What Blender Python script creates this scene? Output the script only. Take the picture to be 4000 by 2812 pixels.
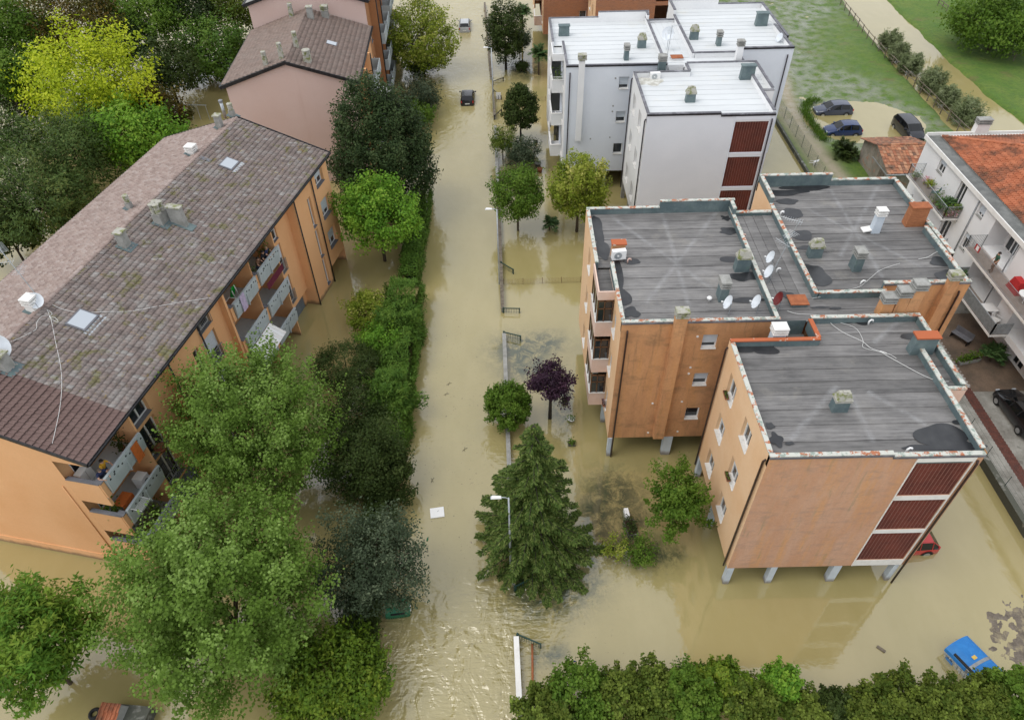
import bpy, bmesh, math, random
import numpy as np
from mathutils import Vector, Matrix

for o in list(bpy.data.objects):
    bpy.data.objects.remove(o)
R = math.radians
random.seed(7)
rng = np.random.default_rng(7)
scn = bpy.context.scene
col = scn.collection

# ------------------------------------------------------------------ camera
FPX, TH, ROLL, HC = 2780.0, R(44.5), R(1.25), 37.0
cd = bpy.data.cameras.new('camera')
cam = bpy.data.objects.new('camera', cd)
col.objects.link(cam)
cd.sensor_width = 36.0
cd.lens = FPX / 4000 * 36.0
cd.clip_start = 0.5
cd.clip_end = 3000
_R = Vector((1, 0, 0)); _D = Vector((0, -math.sin(TH), -math.cos(TH))); _F = Vector((0, math.cos(TH), -math.sin(TH)))
_cr, _sr = math.cos(ROLL), math.sin(ROLL)
_X = _cr * _R + _sr * _D
_Yd = -_sr * _R + _cr * _D
m = Matrix.Identity(4)
for i in range(3):
    m[i][0] = _X[i]; m[i][1] = -_Yd[i]; m[i][2] = -_F[i]
m[2][3] = HC
cam.matrix_world = m
scn.camera = cam


def U(x, y, z=0.0):
    """photo pixel (4000 x 2812) to the point of that ray at height z"""
    x = (x - 2000) / FPX; y = (y - 1406) / FPX
    d = _F + _X * x + _Yd * y
    t = (z - HC) / d.z
    return Vector((d.x * t, d.y * t, z))


# ------------------------------------------------------------------ world, sun, exposure
SUN_EL, SUN_AZ = R(60), R(250)          # azimuth clockwise from +Y: light comes from the left
w = bpy.data.worlds.new('World')
scn.world = w
w.use_nodes = True
nt = w.node_tree
nt.nodes.clear()
sky = nt.nodes.new('ShaderNodeTexSky')
sky.sky_type = 'NISHITA'
sky.sun_disc = False
sky.sun_elevation = SUN_EL
sky.sun_rotation = SUN_AZ
sky.air_density = 1.0
sky.dust_density = 4.0
cloud = nt.nodes.new('ShaderNodeMix'); cloud.data_type = 'RGBA'      # an even cloud layer over the clear sky
cloud.inputs[0].default_value = 0.86
cloud.inputs[7].default_value = (8.9, 9.15, 9.6, 1)
nt.links.new(sky.outputs[0], cloud.inputs[6])
bg = nt.nodes.new('ShaderNodeBackground')
bg.inputs[1].default_value = 0.11
nt.links.new(cloud.outputs[2], bg.inputs[0])
wo = nt.nodes.new('ShaderNodeOutputWorld')
nt.links.new(bg.outputs[0], wo.inputs[0])
sd = bpy.data.lights.new('sun', 'SUN')
sd.energy = 1.0
sd.angle = R(35)
sd.color = (1.0, 0.96, 0.90)
so = bpy.data.objects.new('sun', sd)
col.objects.link(so)
sv = Vector((math.sin(SUN_AZ) * math.cos(SUN_EL), math.cos(SUN_AZ) * math.cos(SUN_EL), math.sin(SUN_EL)))
so.rotation_euler = (-sv).to_track_quat('-Z', 'Y').to_euler()
so.location = (-30, 0, 60)
scn.view_settings.view_transform = 'Standard'
scn.view_settings.look = 'None'
scn.view_settings.exposure = 0.28
scn.view_settings.gamma = 1.0
scn.view_settings.use_curve_mapping = False
scn.render.engine = 'CYCLES'
scn.cycles.max_bounces = 6
scn.cycles.transparent_max_bounces = 6


# ------------------------------------------------------------------ helpers
class MB:
    """collects faces of one mesh"""
    def __init__(s):
        s.v = []; s.f = []; s.r = []

    def add(s, vs, fs, r=None):
        n = len(s.v)
        s.v.extend([tuple(v) for v in vs])
        s.f.extend([tuple(i + n for i in f) for f in fs])
        s.r.extend([0.5 if r is None else r] * len(fs))
        return s

    def quad(s, a, b, c, d, r=None):
        return s.add((a, b, c, d), ((0, 1, 2, 3),), r)

    def box(s, x0, x1, y0, y1, z0, z1, r=None):
        vs = [(x, y, z) for z in (z0, z1) for y in (y0, y1) for x in (x0, x1)]
        return s.add(vs, ((0, 2, 3, 1), (4, 5, 7, 6), (0, 1, 5, 4), (2, 6, 7, 3), (0, 4, 6, 2), (1, 3, 7, 5)), r)

    def obox(s, c, ax, ay, az, hx, hy, hz, r=None):
        c = Vector(c); ax = Vector(ax); ay = Vector(ay); az = Vector(az)
        vs = [c + ax * (i * hx) + ay * (j * hy) + az * (k * hz) for k in (-1, 1) for j in (-1, 1) for i in (-1, 1)]
        return s.add(vs, ((0, 2, 3, 1), (4, 5, 7, 6), (0, 1, 5, 4), (2, 6, 7, 3), (0, 4, 6, 2), (1, 3, 7, 5)), r)

    def frustum(s, x, y, z0, z1, hx0, hy0, hx1, hy1, r=None):
        vs = [(x - hx0, y - hy0, z0), (x + hx0, y - hy0, z0), (x + hx0, y + hy0, z0), (x - hx0, y + hy0, z0),
              (x - hx1, y - hy1, z1), (x + hx1, y - hy1, z1), (x + hx1, y + hy1, z1), (x - hx1, y + hy1, z1)]
        return s.add(vs, ((3, 2, 1, 0), (4, 5, 6, 7), (0, 1, 5, 4), (1, 2, 6, 5), (2, 3, 7, 6), (3, 0, 4, 7)), r)

    def prism(s, poly, z0, z1, r=None):
        n = len(poly)
        vs = [(p[0], p[1], z0) for p in poly] + [(p[0], p[1], z1) for p in poly]
        fs = [tuple(range(n - 1, -1, -1)), tuple(range(n, 2 * n))] + [(i, (i + 1) % n, (i + 1) % n + n, i + n) for i in range(n)]
        return s.add(vs, fs, r)

    def tube(s, pts, rad, n=6, r=None, cap=True):
        pts = [Vector(p) for p in pts]
        if not hasattr(rad, '__len__'):
            rad = [rad] * len(pts)
        rings = []
        up = None
        for i, p in enumerate(pts):
            d = (pts[min(i + 1, len(pts) - 1)] - pts[max(i - 1, 0)])
            if d.length < 1e-9:
                d = Vector((0, 0, 1))
            d.normalize()
            a = Vector((0, 0, 1)) if abs(d.z) < 0.9 else Vector((1, 0, 0))
            if up is not None:
                a = up
            e = d.cross(a)
            if e.length < 1e-6:
                e = d.cross(Vector((0.3, 1, 0.2)))
            e.normalize()
            g = e.cross(d); up = g
            rings.append([p + (e * math.cos(2 * math.pi * k / n) + g * math.sin(2 * math.pi * k / n)) * rad[i] for k in range(n)])
        vs = [v for rg in rings for v in rg]
        fs = [(i * n + k, i * n + (k + 1) % n, (i + 1) * n + (k + 1) % n, (i + 1) * n + k) for i in range(len(pts) - 1) for k in range(n)]
        if cap:
            fs += [tuple(range(n - 1, -1, -1)), tuple(range((len(pts) - 1) * n, len(pts) * n))]
        return s.add(vs, fs, r)

    def lathe(s, x, y, prof, n=12, r=None):
        """prof: list of (radius, z)"""
        vs = [(x + q * math.cos(2 * math.pi * k / n), y + q * math.sin(2 * math.pi * k / n), z) for q, z in prof for k in range(n)]
        fs = [(i * n + k, i * n + (k + 1) % n, (i + 1) * n + (k + 1) % n, (i + 1) * n + k) for i in range(len(prof) - 1) for k in range(n)]
        fs += [tuple(range(n - 1, -1, -1)), tuple(range((len(prof) - 1) * n, len(prof) * n))]
        return s.add(vs, fs, r)

    def mesh(s, name, mat=None, smooth=False):
        used = sorted({i for f in s.f for i in f})
        if len(used) < len(s.v):
            mp = {o: n for n, o in enumerate(used)}
            s.v = [s.v[i] for i in used]; s.f = [tuple(mp[i] for i in f) for f in s.f]
        me = bpy.data.meshes.new(name)
        me.from_pydata(s.v, [], s.f)
        if mat:
            me.materials.append(mat)
        a = me.attributes.new('rnd', 'FLOAT', 'FACE')
        a.data.foreach_set('value', s.r)
        if smooth:
            me.polygons.foreach_set('use_smooth', [True] * len(me.polygons))
        me.validate(); me.update()
        return me

    def build(s, name, mat, parent=None, smooth=False, kind=None):
        return link(name, s.mesh(name, mat, smooth), parent, kind)


def link(name, me, parent=None, kind=None, loc=None):
    o = bpy.data.objects.new(name, me)
    col.objects.link(o)
    if parent:
        o.parent = parent
    if kind:
        o['kind'] = kind
    if loc is not None:
        o.location = loc
    return o


def thing(name, label, cat, loc=(0, 0, 0), rz=0, group=None, scale=None):
    o = bpy.data.objects.new(name, None)
    col.objects.link(o)
    o.location = loc
    o.rotation_euler = (0, 0, rz)
    if scale:
        o.scale = scale
    return tag(o, label, cat, group)


def tag(o, label, cat, group=None):
    o['label'] = label
    o['category'] = cat
    if group:
        o['group'] = group
    return o


# ------------------------------------------------------------------ materials
def nmat(name):
    mt = bpy.data.materials.new(name)
    mt.use_nodes = True
    t = mt.node_tree
    b = t.nodes['Principled BSDF']
    return mt, t, b


def nd(t, typ, **kw):
    n = t.nodes.new('ShaderNode' + typ)
    for k, v in kw.items():
        setattr(n, k, v)
    return n


def ramp(t, src, stops):
    n = nd(t, 'ValToRGB')
    e = n.color_ramp.elements
    while len(e) < len(stops):
        e.new(0.5)
    for i, (p, c) in enumerate(stops):
        e[i].position = p
        e[i].color = (c[0], c[1], c[2], 1) if hasattr(c, '__len__') else (c, c, c, 1)
    t.links.new(src, n.inputs[0])
    return n.outputs[0]


def noise(t, vec, scale, detail=4, rough=0.6, dist=0.0):
    n = nd(t, 'TexNoise')
    n.inputs['Scale'].default_value = scale
    n.inputs['Detail'].default_value = detail
    n.inputs['Roughness'].default_value = rough
    n.inputs['Distortion'].default_value = dist
    if vec is not None:
        t.links.new(vec, n.inputs['Vector'])
    return n.outputs[0]


def mixc(t, fac, a, b, mode='MIX'):
    n = nd(t, 'Mix', data_type='RGBA', blend_type=mode)
    for sock, v in ((n.inputs[0], fac), (n.inputs[6], a), (n.inputs[7], b)):
        if hasattr(v, 'links'):
            t.links.new(v, sock)
        elif hasattr(v, '__len__'):
            sock.default_value = (v[0], v[1], v[2], 1)
        else:
            sock.default_value = v
    return n.outputs[2]


def wpos(t, scale=(1, 1, 1), loc=(0, 0, 0)):
    g = nd(t, 'NewGeometry')
    mp = nd(t, 'Mapping')
    mp.inputs['Scale'].default_value = scale
    mp.inputs['Location'].default_value = loc
    t.links.new(g.outputs['Position'], mp.inputs[0])
    return mp.outputs[0]


def math_(t, op, a, b=None):
    n = nd(t, 'Math', operation=op)
    for i, v in enumerate((a, b)):
        if v is None:
            continue
        if hasattr(v, 'links'):
            t.links.new(v, n.inputs[i])
        else:
            n.inputs[i].default_value = v
    return n.outputs[0]


def bump(t, b, h, strength, dist=0.02):
    n = nd(t, 'Bump')
    n.inputs['Strength'].default_value = strength
    n.inputs['Distance'].default_value = dist
    t.links.new(h, n.inputs['Height'])
    t.links.new(n.outputs[0], b.inputs['Normal'])


def M(name, c1, c2=None, scale=2.0, lo=0.4, hi=0.65, rough=0.85, stretch=(1, 1, 1), metal=0.0, bmp=0.0, bscale=30, spec=0.3, extra=(), fine=0.0, tide=0.0):
    """general weathered surface; extra: list of (colour, scale, stretch, lo, hi, amount)"""
    mt, t, b = nmat(name)
    b.inputs['Roughness'].default_value = rough
    b.inputs['Metallic'].default_value = metal
    b.inputs['Specular IOR Level'].default_value = spec
    c = c1
    if c2 is not None:
        f = ramp(t, noise(t, wpos(t, stretch), scale, 5), ((lo, 0), (hi, 1)))
        c = mixc(t, f, c1, c2)
    for (cc, sc, st, l, h, am) in extra:
        f = ramp(t, noise(t, wpos(t, st, (sc * 3, 7, 1)), sc, 6, 0.65), ((l, 0), (h, am)))
        c = mixc(t, f, c, cc)
    if fine:
        f = noise(t, wpos(t), 9.0, 6, 0.7)
        v = ramp(t, f, ((0.25, 1 - fine), (0.75, 1 + fine * 0.4)))
        c = mixc(t, 1.0, c, v, 'MULTIPLY')
    if tide:      # mud line left by the flood just above the water
        g = nd(t, 'NewGeometry'); sp = nd(t, 'SeparateXYZ'); t.links.new(g.outputs['Position'], sp.inputs[0])
        zz = math_(t, 'ADD', sp.outputs[2], math_(t, 'MULTIPLY', math_(t, 'SUBTRACT', noise(t, wpos(t, (1, 1, 0.3)), 1.6, 4), 0.5), 0.5))
        f = ramp(t, zz, ((0.12, tide), (0.42, 0)))
        c = mixc(t, f, c, (0.17, 0.125, 0.07))
    if hasattr(c, 'links'):
        t.links.new(c, b.inputs['Base Color'])
    else:
        b.inputs['Base Color'].default_value = (c[0], c[1], c[2], 1)
    if bmp:
        bump(t, b, noise(t, wpos(t), bscale, 4), bmp)
    return mt


MT = {}
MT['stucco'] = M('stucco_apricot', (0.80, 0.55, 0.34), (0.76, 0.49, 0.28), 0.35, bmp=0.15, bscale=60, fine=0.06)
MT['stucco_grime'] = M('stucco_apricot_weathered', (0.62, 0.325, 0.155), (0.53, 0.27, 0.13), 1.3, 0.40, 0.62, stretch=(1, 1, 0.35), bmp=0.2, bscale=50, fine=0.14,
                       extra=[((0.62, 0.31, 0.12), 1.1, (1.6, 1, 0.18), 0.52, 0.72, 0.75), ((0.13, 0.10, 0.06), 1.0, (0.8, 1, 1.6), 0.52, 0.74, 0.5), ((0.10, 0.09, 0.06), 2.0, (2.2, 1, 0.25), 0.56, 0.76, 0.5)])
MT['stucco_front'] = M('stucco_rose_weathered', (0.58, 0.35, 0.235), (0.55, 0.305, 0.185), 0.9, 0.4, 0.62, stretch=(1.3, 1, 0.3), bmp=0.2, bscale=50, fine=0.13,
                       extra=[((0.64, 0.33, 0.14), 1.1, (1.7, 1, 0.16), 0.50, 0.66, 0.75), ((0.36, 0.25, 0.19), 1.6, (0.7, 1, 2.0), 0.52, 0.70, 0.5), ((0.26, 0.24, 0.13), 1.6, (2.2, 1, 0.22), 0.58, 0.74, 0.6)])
MT['stucco_L'] = M('stucco_orange', (0.80, 0.45, 0.225), (0.76, 0.405, 0.19), 0.3, bmp=0.12, bscale=60, fine=0.07, tide=0.8)
MT['pink'] = M('stucco_pink', (0.64, 0.49, 0.445), (0.60, 0.44, 0.39), 0.22, 0.35, 0.7, bmp=0.1, bscale=60, fine=0.05, extra=[((0.42, 0.24, 0.18), 0.6, (1.4, 1, 0.12), 0.62, 0.85, 0.35)])
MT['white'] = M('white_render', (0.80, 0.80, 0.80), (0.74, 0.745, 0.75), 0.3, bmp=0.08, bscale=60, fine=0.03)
MT['white_front'] = M('white_render_painted_shade', (0.72, 0.755, 0.81), (0.68, 0.715, 0.77), 0.3, bmp=0.08, bscale=60, fine=0.03)  # bluish darker copy of the white render; shade on these faces put into colour
MT['brickwall'] = None
MT['palepink'] = M('pale_pink_plaster', (0.74, 0.56, 0.47), (0.68, 0.49, 0.40), 0.8, fine=0.06)
MT['whitetrim'] = M('white_trim', (0.78, 0.77, 0.74), (0.62, 0.60, 0.56), 1.5, 0.5, 0.8, rough=0.6)
MT['sill'] = M('stone_sill', (0.72, 0.71, 0.68), (0.55, 0.54, 0.50), 4, 0.5, 0.75, rough=0.6)
MT['concrete'] = M('concrete', (0.36, 0.36, 0.34), (0.25, 0.25, 0.23), 2.0, fine=0.15, bmp=0.3)
MT['mossconc'] = M('mossy_concrete', (0.42, 0.41, 0.36), (0.20, 0.22, 0.08), 3.0, 0.48, 0.62, fine=0.2, bmp=0.3)
MT['darkconc'] = M('dark_mossy_concrete', (0.10, 0.105, 0.085), (0.30, 0.30, 0.27), 1.6, 0.55, 0.7, fine=0.2, bmp=0.3)
MT['column'] = M('column_pale_blue', (0.58, 0.64, 0.70), (0.50, 0.56, 0.62), 1.0, fine=0.05, tide=0.75)
MT['flash'] = M('flashing_teal_lead', (0.105, 0.145, 0.155), (0.17, 0.22, 0.22), 1.2, 0.4, 0.7, rough=0.55, fine=0.15, extra=[((0.09, 0.16, 0.12), 3.0, (1, 1, 1), 0.55, 0.75, 0.6)])
MT['coping'] = M('coping_peeling_paint', (0.52, 0.53, 0.48), (0.40, 0.15, 0.075), 2.6, 0.53, 0.57, rough=0.7, extra=[((0.24, 0.30, 0.26), 2.9, (1, 1, 1), 0.52, 0.58, 0.9), ((0.55, 0.55, 0.51), 5.0, (1, 1, 1), 0.56, 0.62, 0.8)])
MT['coping_red'] = M('coping_red_paint', (0.42, 0.115, 0.045), (0.60, 0.58, 0.50), 2.2, 0.60, 0.64, rough=0.7)
MT['coping_grey'] = M('coping_grey_metal', (0.115, 0.115, 0.13), (0.19, 0.19, 0.21), 1.3, 0.5, 0.6, rough=0.5, extra=[((0.30, 0.31, 0.33), 0.9, (1, 1, 1), 0.63, 0.67, 0.8)])
MT['blackmetal'] = M('black_metal', (0.012, 0.012, 0.014), (0.03, 0.03, 0.033), 4, rough=0.45)
MT['brownpipe'] = M('brown_pipe', (0.055, 0.028, 0.02), (0.035, 0.02, 0.016), 3, rough=0.4)
MT['darkpipe'] = M('dark_violet_pipe', (0.055, 0.045, 0.06), (0.03, 0.028, 0.035), 3, rough=0.4)
MT['greymetal'] = M('grey_metal', (0.30, 0.32, 0.33), (0.22, 0.23, 0.24), 3, rough=0.45, metal=0.4)
MT['galv'] = M('galvanised_steel', (0.50, 0.53, 0.55), (0.38, 0.41, 0.43), 5, rough=0.4, metal=0.6)
MT['greenmetal'] = M('green_painted_steel', (0.018, 0.05, 0.04), (0.03, 0.065, 0.055), 4, rough=0.45)
MT['darkslate'] = M('slate_sill', (0.13, 0.135, 0.15), (0.17, 0.17, 0.185), 3, rough=0.5)
MT['balcony'] = M('balcony_concrete_grey', (0.44, 0.49, 0.50), (0.38, 0.43, 0.44), 1.2, fine=0.08)
MT['rust'] = M('rusty_terracotta', (0.38, 0.13, 0.055), (0.27, 0.09, 0.04), 3, fine=0.15)
MT['brownwood'] = M('brown_wood', (0.17, 0.085, 0.04), (0.10, 0.05, 0.025), 3, stretch=(6, 6, 1), rough=0.6)
MT['greywood'] = M('grey_weathered_wood', (0.20, 0.17, 0.13), (0.12, 0.10, 0.075), 4, stretch=(1, 1, 1), fine=0.15)
MT['white_plastic'] = M('white_plastic', (0.80, 0.80, 0.79), rough=0.4)
MT['dish'] = M('dish_white', (0.68, 0.72, 0.76), (0.60, 0.64, 0.68), 3, rough=0.4)
MT['red_dish'] = M('dish_dark_red', (0.16, 0.018, 0.018), (0.11, 0.014, 0.014), 3, rough=0.4)
MT['copper_pipe'] = M('pink_pvc', (0.60, 0.42, 0.36), rough=0.5)
MT['shutter'] = M('roller_shutter_pale', (0.58, 0.63, 0.68), (0.50, 0.55, 0.60), 2, stretch=(1, 1, 14), rough=0.5)
MT['garage'] = M('garage_door_grey', (0.17, 0.20, 0.225), (0.14, 0.165, 0.19), 2, rough=0.5)
MT['cable'] = M('white_cable', (0.70, 0.70, 0.68), rough=0.5)
MT['black'] = M('black_plastic', (0.015, 0.015, 0.016), rough=0.5)
MT['terracotta'] = M('terracotta_pot', (0.36, 0.13, 0.07), (0.28, 0.10, 0.055), 6, fine=0.1)
MT['rubber'] = M('tyre_rubber', (0.018, 0.018, 0.018), rough=0.8)
MT['rim'] = M('alloy_rim', (0.45, 0.46, 0.47), rough=0.3, metal=0.7)
MT['soil'] = M('soil', (0.05, 0.033, 0.02), rough=0.95)
MT['bark'] = M('bark', (0.11, 0.085, 0.06), (0.06, 0.045, 0.032), 6, stretch=(1, 1, 0.3), bmp=0.5)
MT['darkbark'] = M('dark_bark', (0.045, 0.038, 0.03), (0.025, 0.02, 0.017), 6, stretch=(1, 1, 0.3), bmp=0.5)


def glass_mat(name, c=(0.02, 0.025, 0.03), rough=0.06, spec=0.8):
    mt, t, b = nmat(name)
    b.inputs['Base Color'].default_value = (*c, 1)
    b.inputs['Roughness'].default_value = rough
    b.inputs['Specular IOR Level'].default_value = spec
    return mt


MT['glass'] = glass_mat('window_glass')
MT['glass_pale'] = glass_mat('skylight_glass', (0.42, 0.46, 0.50), 0.1)
MT['carglass'] = glass_mat('car_glass', (0.006, 0.007, 0.008), 0.03, 0.45)


def paint(name, c, rough=0.25):
    mt, t, b = nmat(name)
    b.inputs['Base Color'].default_value = (*c, 1)
    b.inputs['Roughness'].default_value = rough
    b.inputs['Coat Weight'].default_value = 0.35
    b.inputs['Coat Roughness'].default_value = 0.08
    return mt
# ------------------------------------------------------------------ numpy noise
def vnoise(x, y, seed=0):
    xi = np.floor(x).astype(int); yi = np.floor(y).astype(int)
    fx = x - xi; fy = y - yi
    fx = fx * fx * (3 - 2 * fx); fy = fy * fy * (3 - 2 * fy)

    def h(a, b):
        n = (a * 374761393 + b * 668265263 + seed * 974711) & 0x7fffffff
        n = ((n ^ (n >> 13)) * 1274126177) & 0x7fffffff
        return ((n ^ (n >> 16)) & 0xffff) / 65535.0
    return (h(xi, yi) * (1 - fx) + h(xi + 1, yi) * fx) * (1 - fy) + (h(xi, yi + 1) * (1 - fx) + h(xi + 1, yi + 1) * fx) * fy


def fbm(x, y, seed=0, oct=4):
    s = 0; a = 0.5; t = 0
    for i in range(oct):
        s = s + a * vnoise(x * 2 ** i, y * 2 ** i, seed + i); t += a; a *= 0.5
    return s / t


def sstep(a, b, x):
    t = np.clip((x - a) / (b - a), 0, 1)
    return t * t * (3 - 2 * t)


def segdist(X, Y, pts):
    d = np.full(X.shape, 1e9)
    for (ax, ay), (bx, by) in zip(pts[:-1], pts[1:]):
        vx, vy = bx - ax, by - ay
        t = np.clip(((X - ax) * vx + (Y - ay) * vy) / (vx * vx + vy * vy), 0, 1)
        d = np.minimum(d, np.hypot(X - ax - t * vx, Y - ay - t * vy))
    return d


def xat(pts, Y):
    """x of a polyline at each y"""
    p = sorted([(b, a) for a, b in pts])
    return np.interp(Y, [q[0] for q in p], [q[1] for q in p])


def px(pts, z=0.0):
    return [tuple(U(x, y, z)[:2]) for x, y in pts]


def grid(name, xs, ys, hf, mat, attrs=None, keep=None):
    X, Y = np.meshgrid(xs, ys)
    Z = hf(X, Y)
    n, k = X.shape
    vs = np.stack([X.ravel(), Y.ravel(), Z.ravel()], 1)
    i = np.arange(n * k).reshape(n, k)
    f = np.stack([i[:-1, :-1].ravel(), i[:-1, 1:].ravel(), i[1:, 1:].ravel(), i[1:, :-1].ravel()], 1)
    if keep is not None:
        kp = keep(X, Y).ravel()
        f = f[kp[f].all(1)]
    me = bpy.data.meshes.new(name)
    me.vertices.add(len(vs)); me.vertices.foreach_set('co', vs.ravel().astype(np.float32))
    me.loops.add(len(f) * 4); me.polygons.add(len(f))
    me.loops.foreach_set('vertex_index', f.ravel().astype(np.int32))
    me.polygons.foreach_set('loop_start', np.arange(0, len(f) * 4, 4, dtype=np.int32))
    me.polygons.foreach_set('loop_total', np.full(len(f), 4, dtype=np.int32))
    me.materials.append(mat)
    for nm, fn in (attrs or {}).items():
        a = me.attributes.new(nm, 'FLOAT', 'POINT')
        a.data.foreach_set('value', fn(X, Y).ravel().astype(np.float32))
    me.polygons.foreach_set('use_smooth', [True] * len(f))
    me.validate(); me.update()
    return me


def attr(t, name):
    n = nd(t, 'Attribute')
    n.attribute_name = name
    return n.outputs['Fac']


# ------------------------------------------------------------------ flooded ground and water
gm = M('ground_mud', (0.16, 0.13, 0.08), (0.11, 0.09, 0.055), 0.3)
g_ = MB(); g_.quad((-600, -300, -0.9), (700, -300, -0.9), (700, 900, -0.9), (-600, 900, -0.9))
g_.build('ground', gm, kind='structure')

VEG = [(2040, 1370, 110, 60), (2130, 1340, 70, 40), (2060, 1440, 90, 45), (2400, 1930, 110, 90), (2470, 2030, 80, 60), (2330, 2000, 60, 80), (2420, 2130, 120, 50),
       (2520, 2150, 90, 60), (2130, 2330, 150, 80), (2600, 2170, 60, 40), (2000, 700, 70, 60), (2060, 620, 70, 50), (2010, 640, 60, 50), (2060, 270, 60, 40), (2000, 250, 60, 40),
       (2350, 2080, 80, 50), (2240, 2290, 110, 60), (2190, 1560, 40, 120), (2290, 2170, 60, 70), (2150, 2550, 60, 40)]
DEB = [(1750, 1400, 180, 300), (1800, 1950, 260, 300), (2150, 2330, 220, 110), (2150, 2550, 260, 120), (1820, 2600, 200, 200), (3760, 2480, 90, 40), (1700, 2050, 200, 100), (2350, 2000, 150, 100), (3060, 620, 80, 150)]


def pix_of(X, Y):
    """photo pixel of a point on the water"""
    vx, vy, vz = X, Y, -HC
    dz = vy * _F.y + vz * _F.z
    dx = (vx * _X.x + vy * _X.y + vz * _X.z) / dz
    dy = (vx * _Yd.x + vy * _Yd.y + vz * _Yd.z) / dz
    return 2000 + FPX * dx, 1406 + FPX * dy


def blobs(lst):
    def fn(X, Y):
        s = np.zeros(X.shape)
        for (bx, by, rx, ry) in lst:
            c = U(bx, by); ex = (U(bx + rx, by) - c).length; ey = (U(bx, by - ry) - c).length
            s = np.maximum(s, np.exp(-(((X - c.x) / ex) ** 2 + ((Y - c.y) / ey) ** 2)))
        return np.clip(s * 1.35, 0, 1)
    return fn


def ripf(X, Y):
    street = sstep(-9.5, -7, X) * (1 - sstep(-0.6, 2.5, X))
    near = 1 - sstep(17, 24, Y)
    mid = np.exp(-((Y - 29) / 5.0) ** 2) * 0.35
    far = sstep(45, 90, Y) * 0.35
    side = np.exp(-((X - 1.5) / 4.0) ** 2) * np.exp(-((Y - 18.5) / 3) ** 2) * 0.5
    return 0.04 + street * (near * 1.0 + mid + far) + side


wm, t, b = nmat('muddy_flood_water')
pw = wpos(t)
c = mixc(t, ramp(t, noise(t, pw, 0.05, 5), ((0.35, 0), (0.7, 1))), (0.350, 0.295, 0.128), (0.300, 0.256, 0.108))
c = mixc(t, ramp(t, noise(t, wpos(t, (1, 0.45, 1)), 0.5, 5), ((0.42, 0), (0.72, 0.30))), c, (0.43, 0.365, 0.185))
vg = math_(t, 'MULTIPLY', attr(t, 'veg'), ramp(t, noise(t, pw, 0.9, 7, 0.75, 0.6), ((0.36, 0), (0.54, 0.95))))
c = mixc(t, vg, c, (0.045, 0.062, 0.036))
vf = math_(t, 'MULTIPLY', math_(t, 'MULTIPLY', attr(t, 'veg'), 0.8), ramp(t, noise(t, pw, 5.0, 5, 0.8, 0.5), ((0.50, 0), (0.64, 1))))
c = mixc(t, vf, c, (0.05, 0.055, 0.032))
df = math_(t, 'MULTIPLY', attr(t, 'deb'), ramp(t, noise(t, pw, 5.5, 3, 0.6, 0.3), ((0.645, 0), (0.69, 1))))
df = math_(t, 'MULTIPLY', df, ramp(t, noise(t, pw, 0.8, 3), ((0.42, 0), (0.6, 1))))
c = mixc(t, df, c, (0.13, 0.085, 0.045))
t.links.new(c, b.inputs['Base Color'])
b.inputs['Roughness'].default_value = 0.045
b.inputs['IOR'].default_value = 1.9
rip = attr(t, 'rip')
h1 = noise(t, wpos(t, (1.0, 0.7, 1)), 0.75, 3, 0.5, 1.2)
h2 = noise(t, wpos(t, (0.7, 1.9, 1)), 2.2, 3, 0.5, 0.3)
hh = math_(t, 'ADD', h1, math_(t, 'MULTIPLY', h2, 0.35))
bn = nd(t, 'Bump')
bn.inputs['Distance'].default_value = 0.22
t.links.new(hh, bn.inputs['Height'])
t.links.new(rip, bn.inputs['Strength'])
t.links.new(bn.outputs[0], b.inputs['Normal'])
xs = np.concatenate([[-600, -250, -120], np.arange(-70, 75, 0.8), [120, 250, 700]])
ys = np.concatenate([[-300, -100, -20], np.arange(2, 135, 0.8), [180, 300, 900]])
me = grid('flood_water', xs, ys, lambda X, Y: X * 0, wm, {'veg': blobs(VEG), 'deb': blobs(DEB), 'rip': ripf})
link('flood_water', me, kind='structure')

# ------------------------------------------------------------------ the field behind, with track, pool and river bed
RIV_L = px([(3270, -40), (3330, 60), (3400, 150), (3520, 290), (3640, 420), (3730, 510), (3850, 640), (4100, 900)])
RIV_R = px([(3420, -40), (3500, 50), (3580, 120), (3720, 255), (3850, 375), (4000, 490), (4200, 640)])
TRK1 = px([(3040, 400), (3051, 428), (3105, 510), (3160, 590), (3213, 673), (3250, 740)], 0.25)
TRK2 = px([(3040, 250), (3070, 350), (3093, 414), (3149, 520), (3218, 617), (3282, 690), (3330, 760)], 0.25)
WALLF = px([(3010, 430), (3034, 470), (3100, 580), (3165, 686), (3200, 745)], 0.3)
PC = U(3372, 478)


def pool(X, Y):
    q = np.hypot((X - PC.x) / 6.3, (Y - PC.y) / 5.4)
    return q + 0.18 * (fbm(X * 0.25, Y * 0.25, 3) - 0.5)


def wetness(X, Y):
    a = U(2960, 150); b_ = U(3180, 360); c_ = U(3020, 20); d_ = U(3330, 350)
    s = np.exp(-(((X - a.x) / 6) ** 2 + ((Y - a.y) / 16) ** 2)) + np.exp(-(((X - b_.x) / 8) ** 2 + ((Y - b_.y) / 4.5) ** 2))
    s += np.exp(-(((X - c_.x) / 9) ** 2 + ((Y - c_.y) / 12) ** 2)) + 0.9 * np.exp(-(((X - d_.x) / 4) ** 2 + ((Y - d_.y) / 3) ** 2))
    e_ = U(3560, 540)
    s += 0.9 * np.exp(-(((X - e_.x) / 2.5) ** 2 + ((Y - e_.y) / 5) ** 2))
    q = np.hypot((X - PC.x) / 6.3, (Y - PC.y) / 5.4)
    s += 0.8 * np.exp(-((q - 1.12) / 0.22) ** 2)
    return np.clip(1.5 * s * (0.2 + 1.3 * fbm(X * 0.22, Y * 0.22, 11, 5)), 0, 1)


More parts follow.
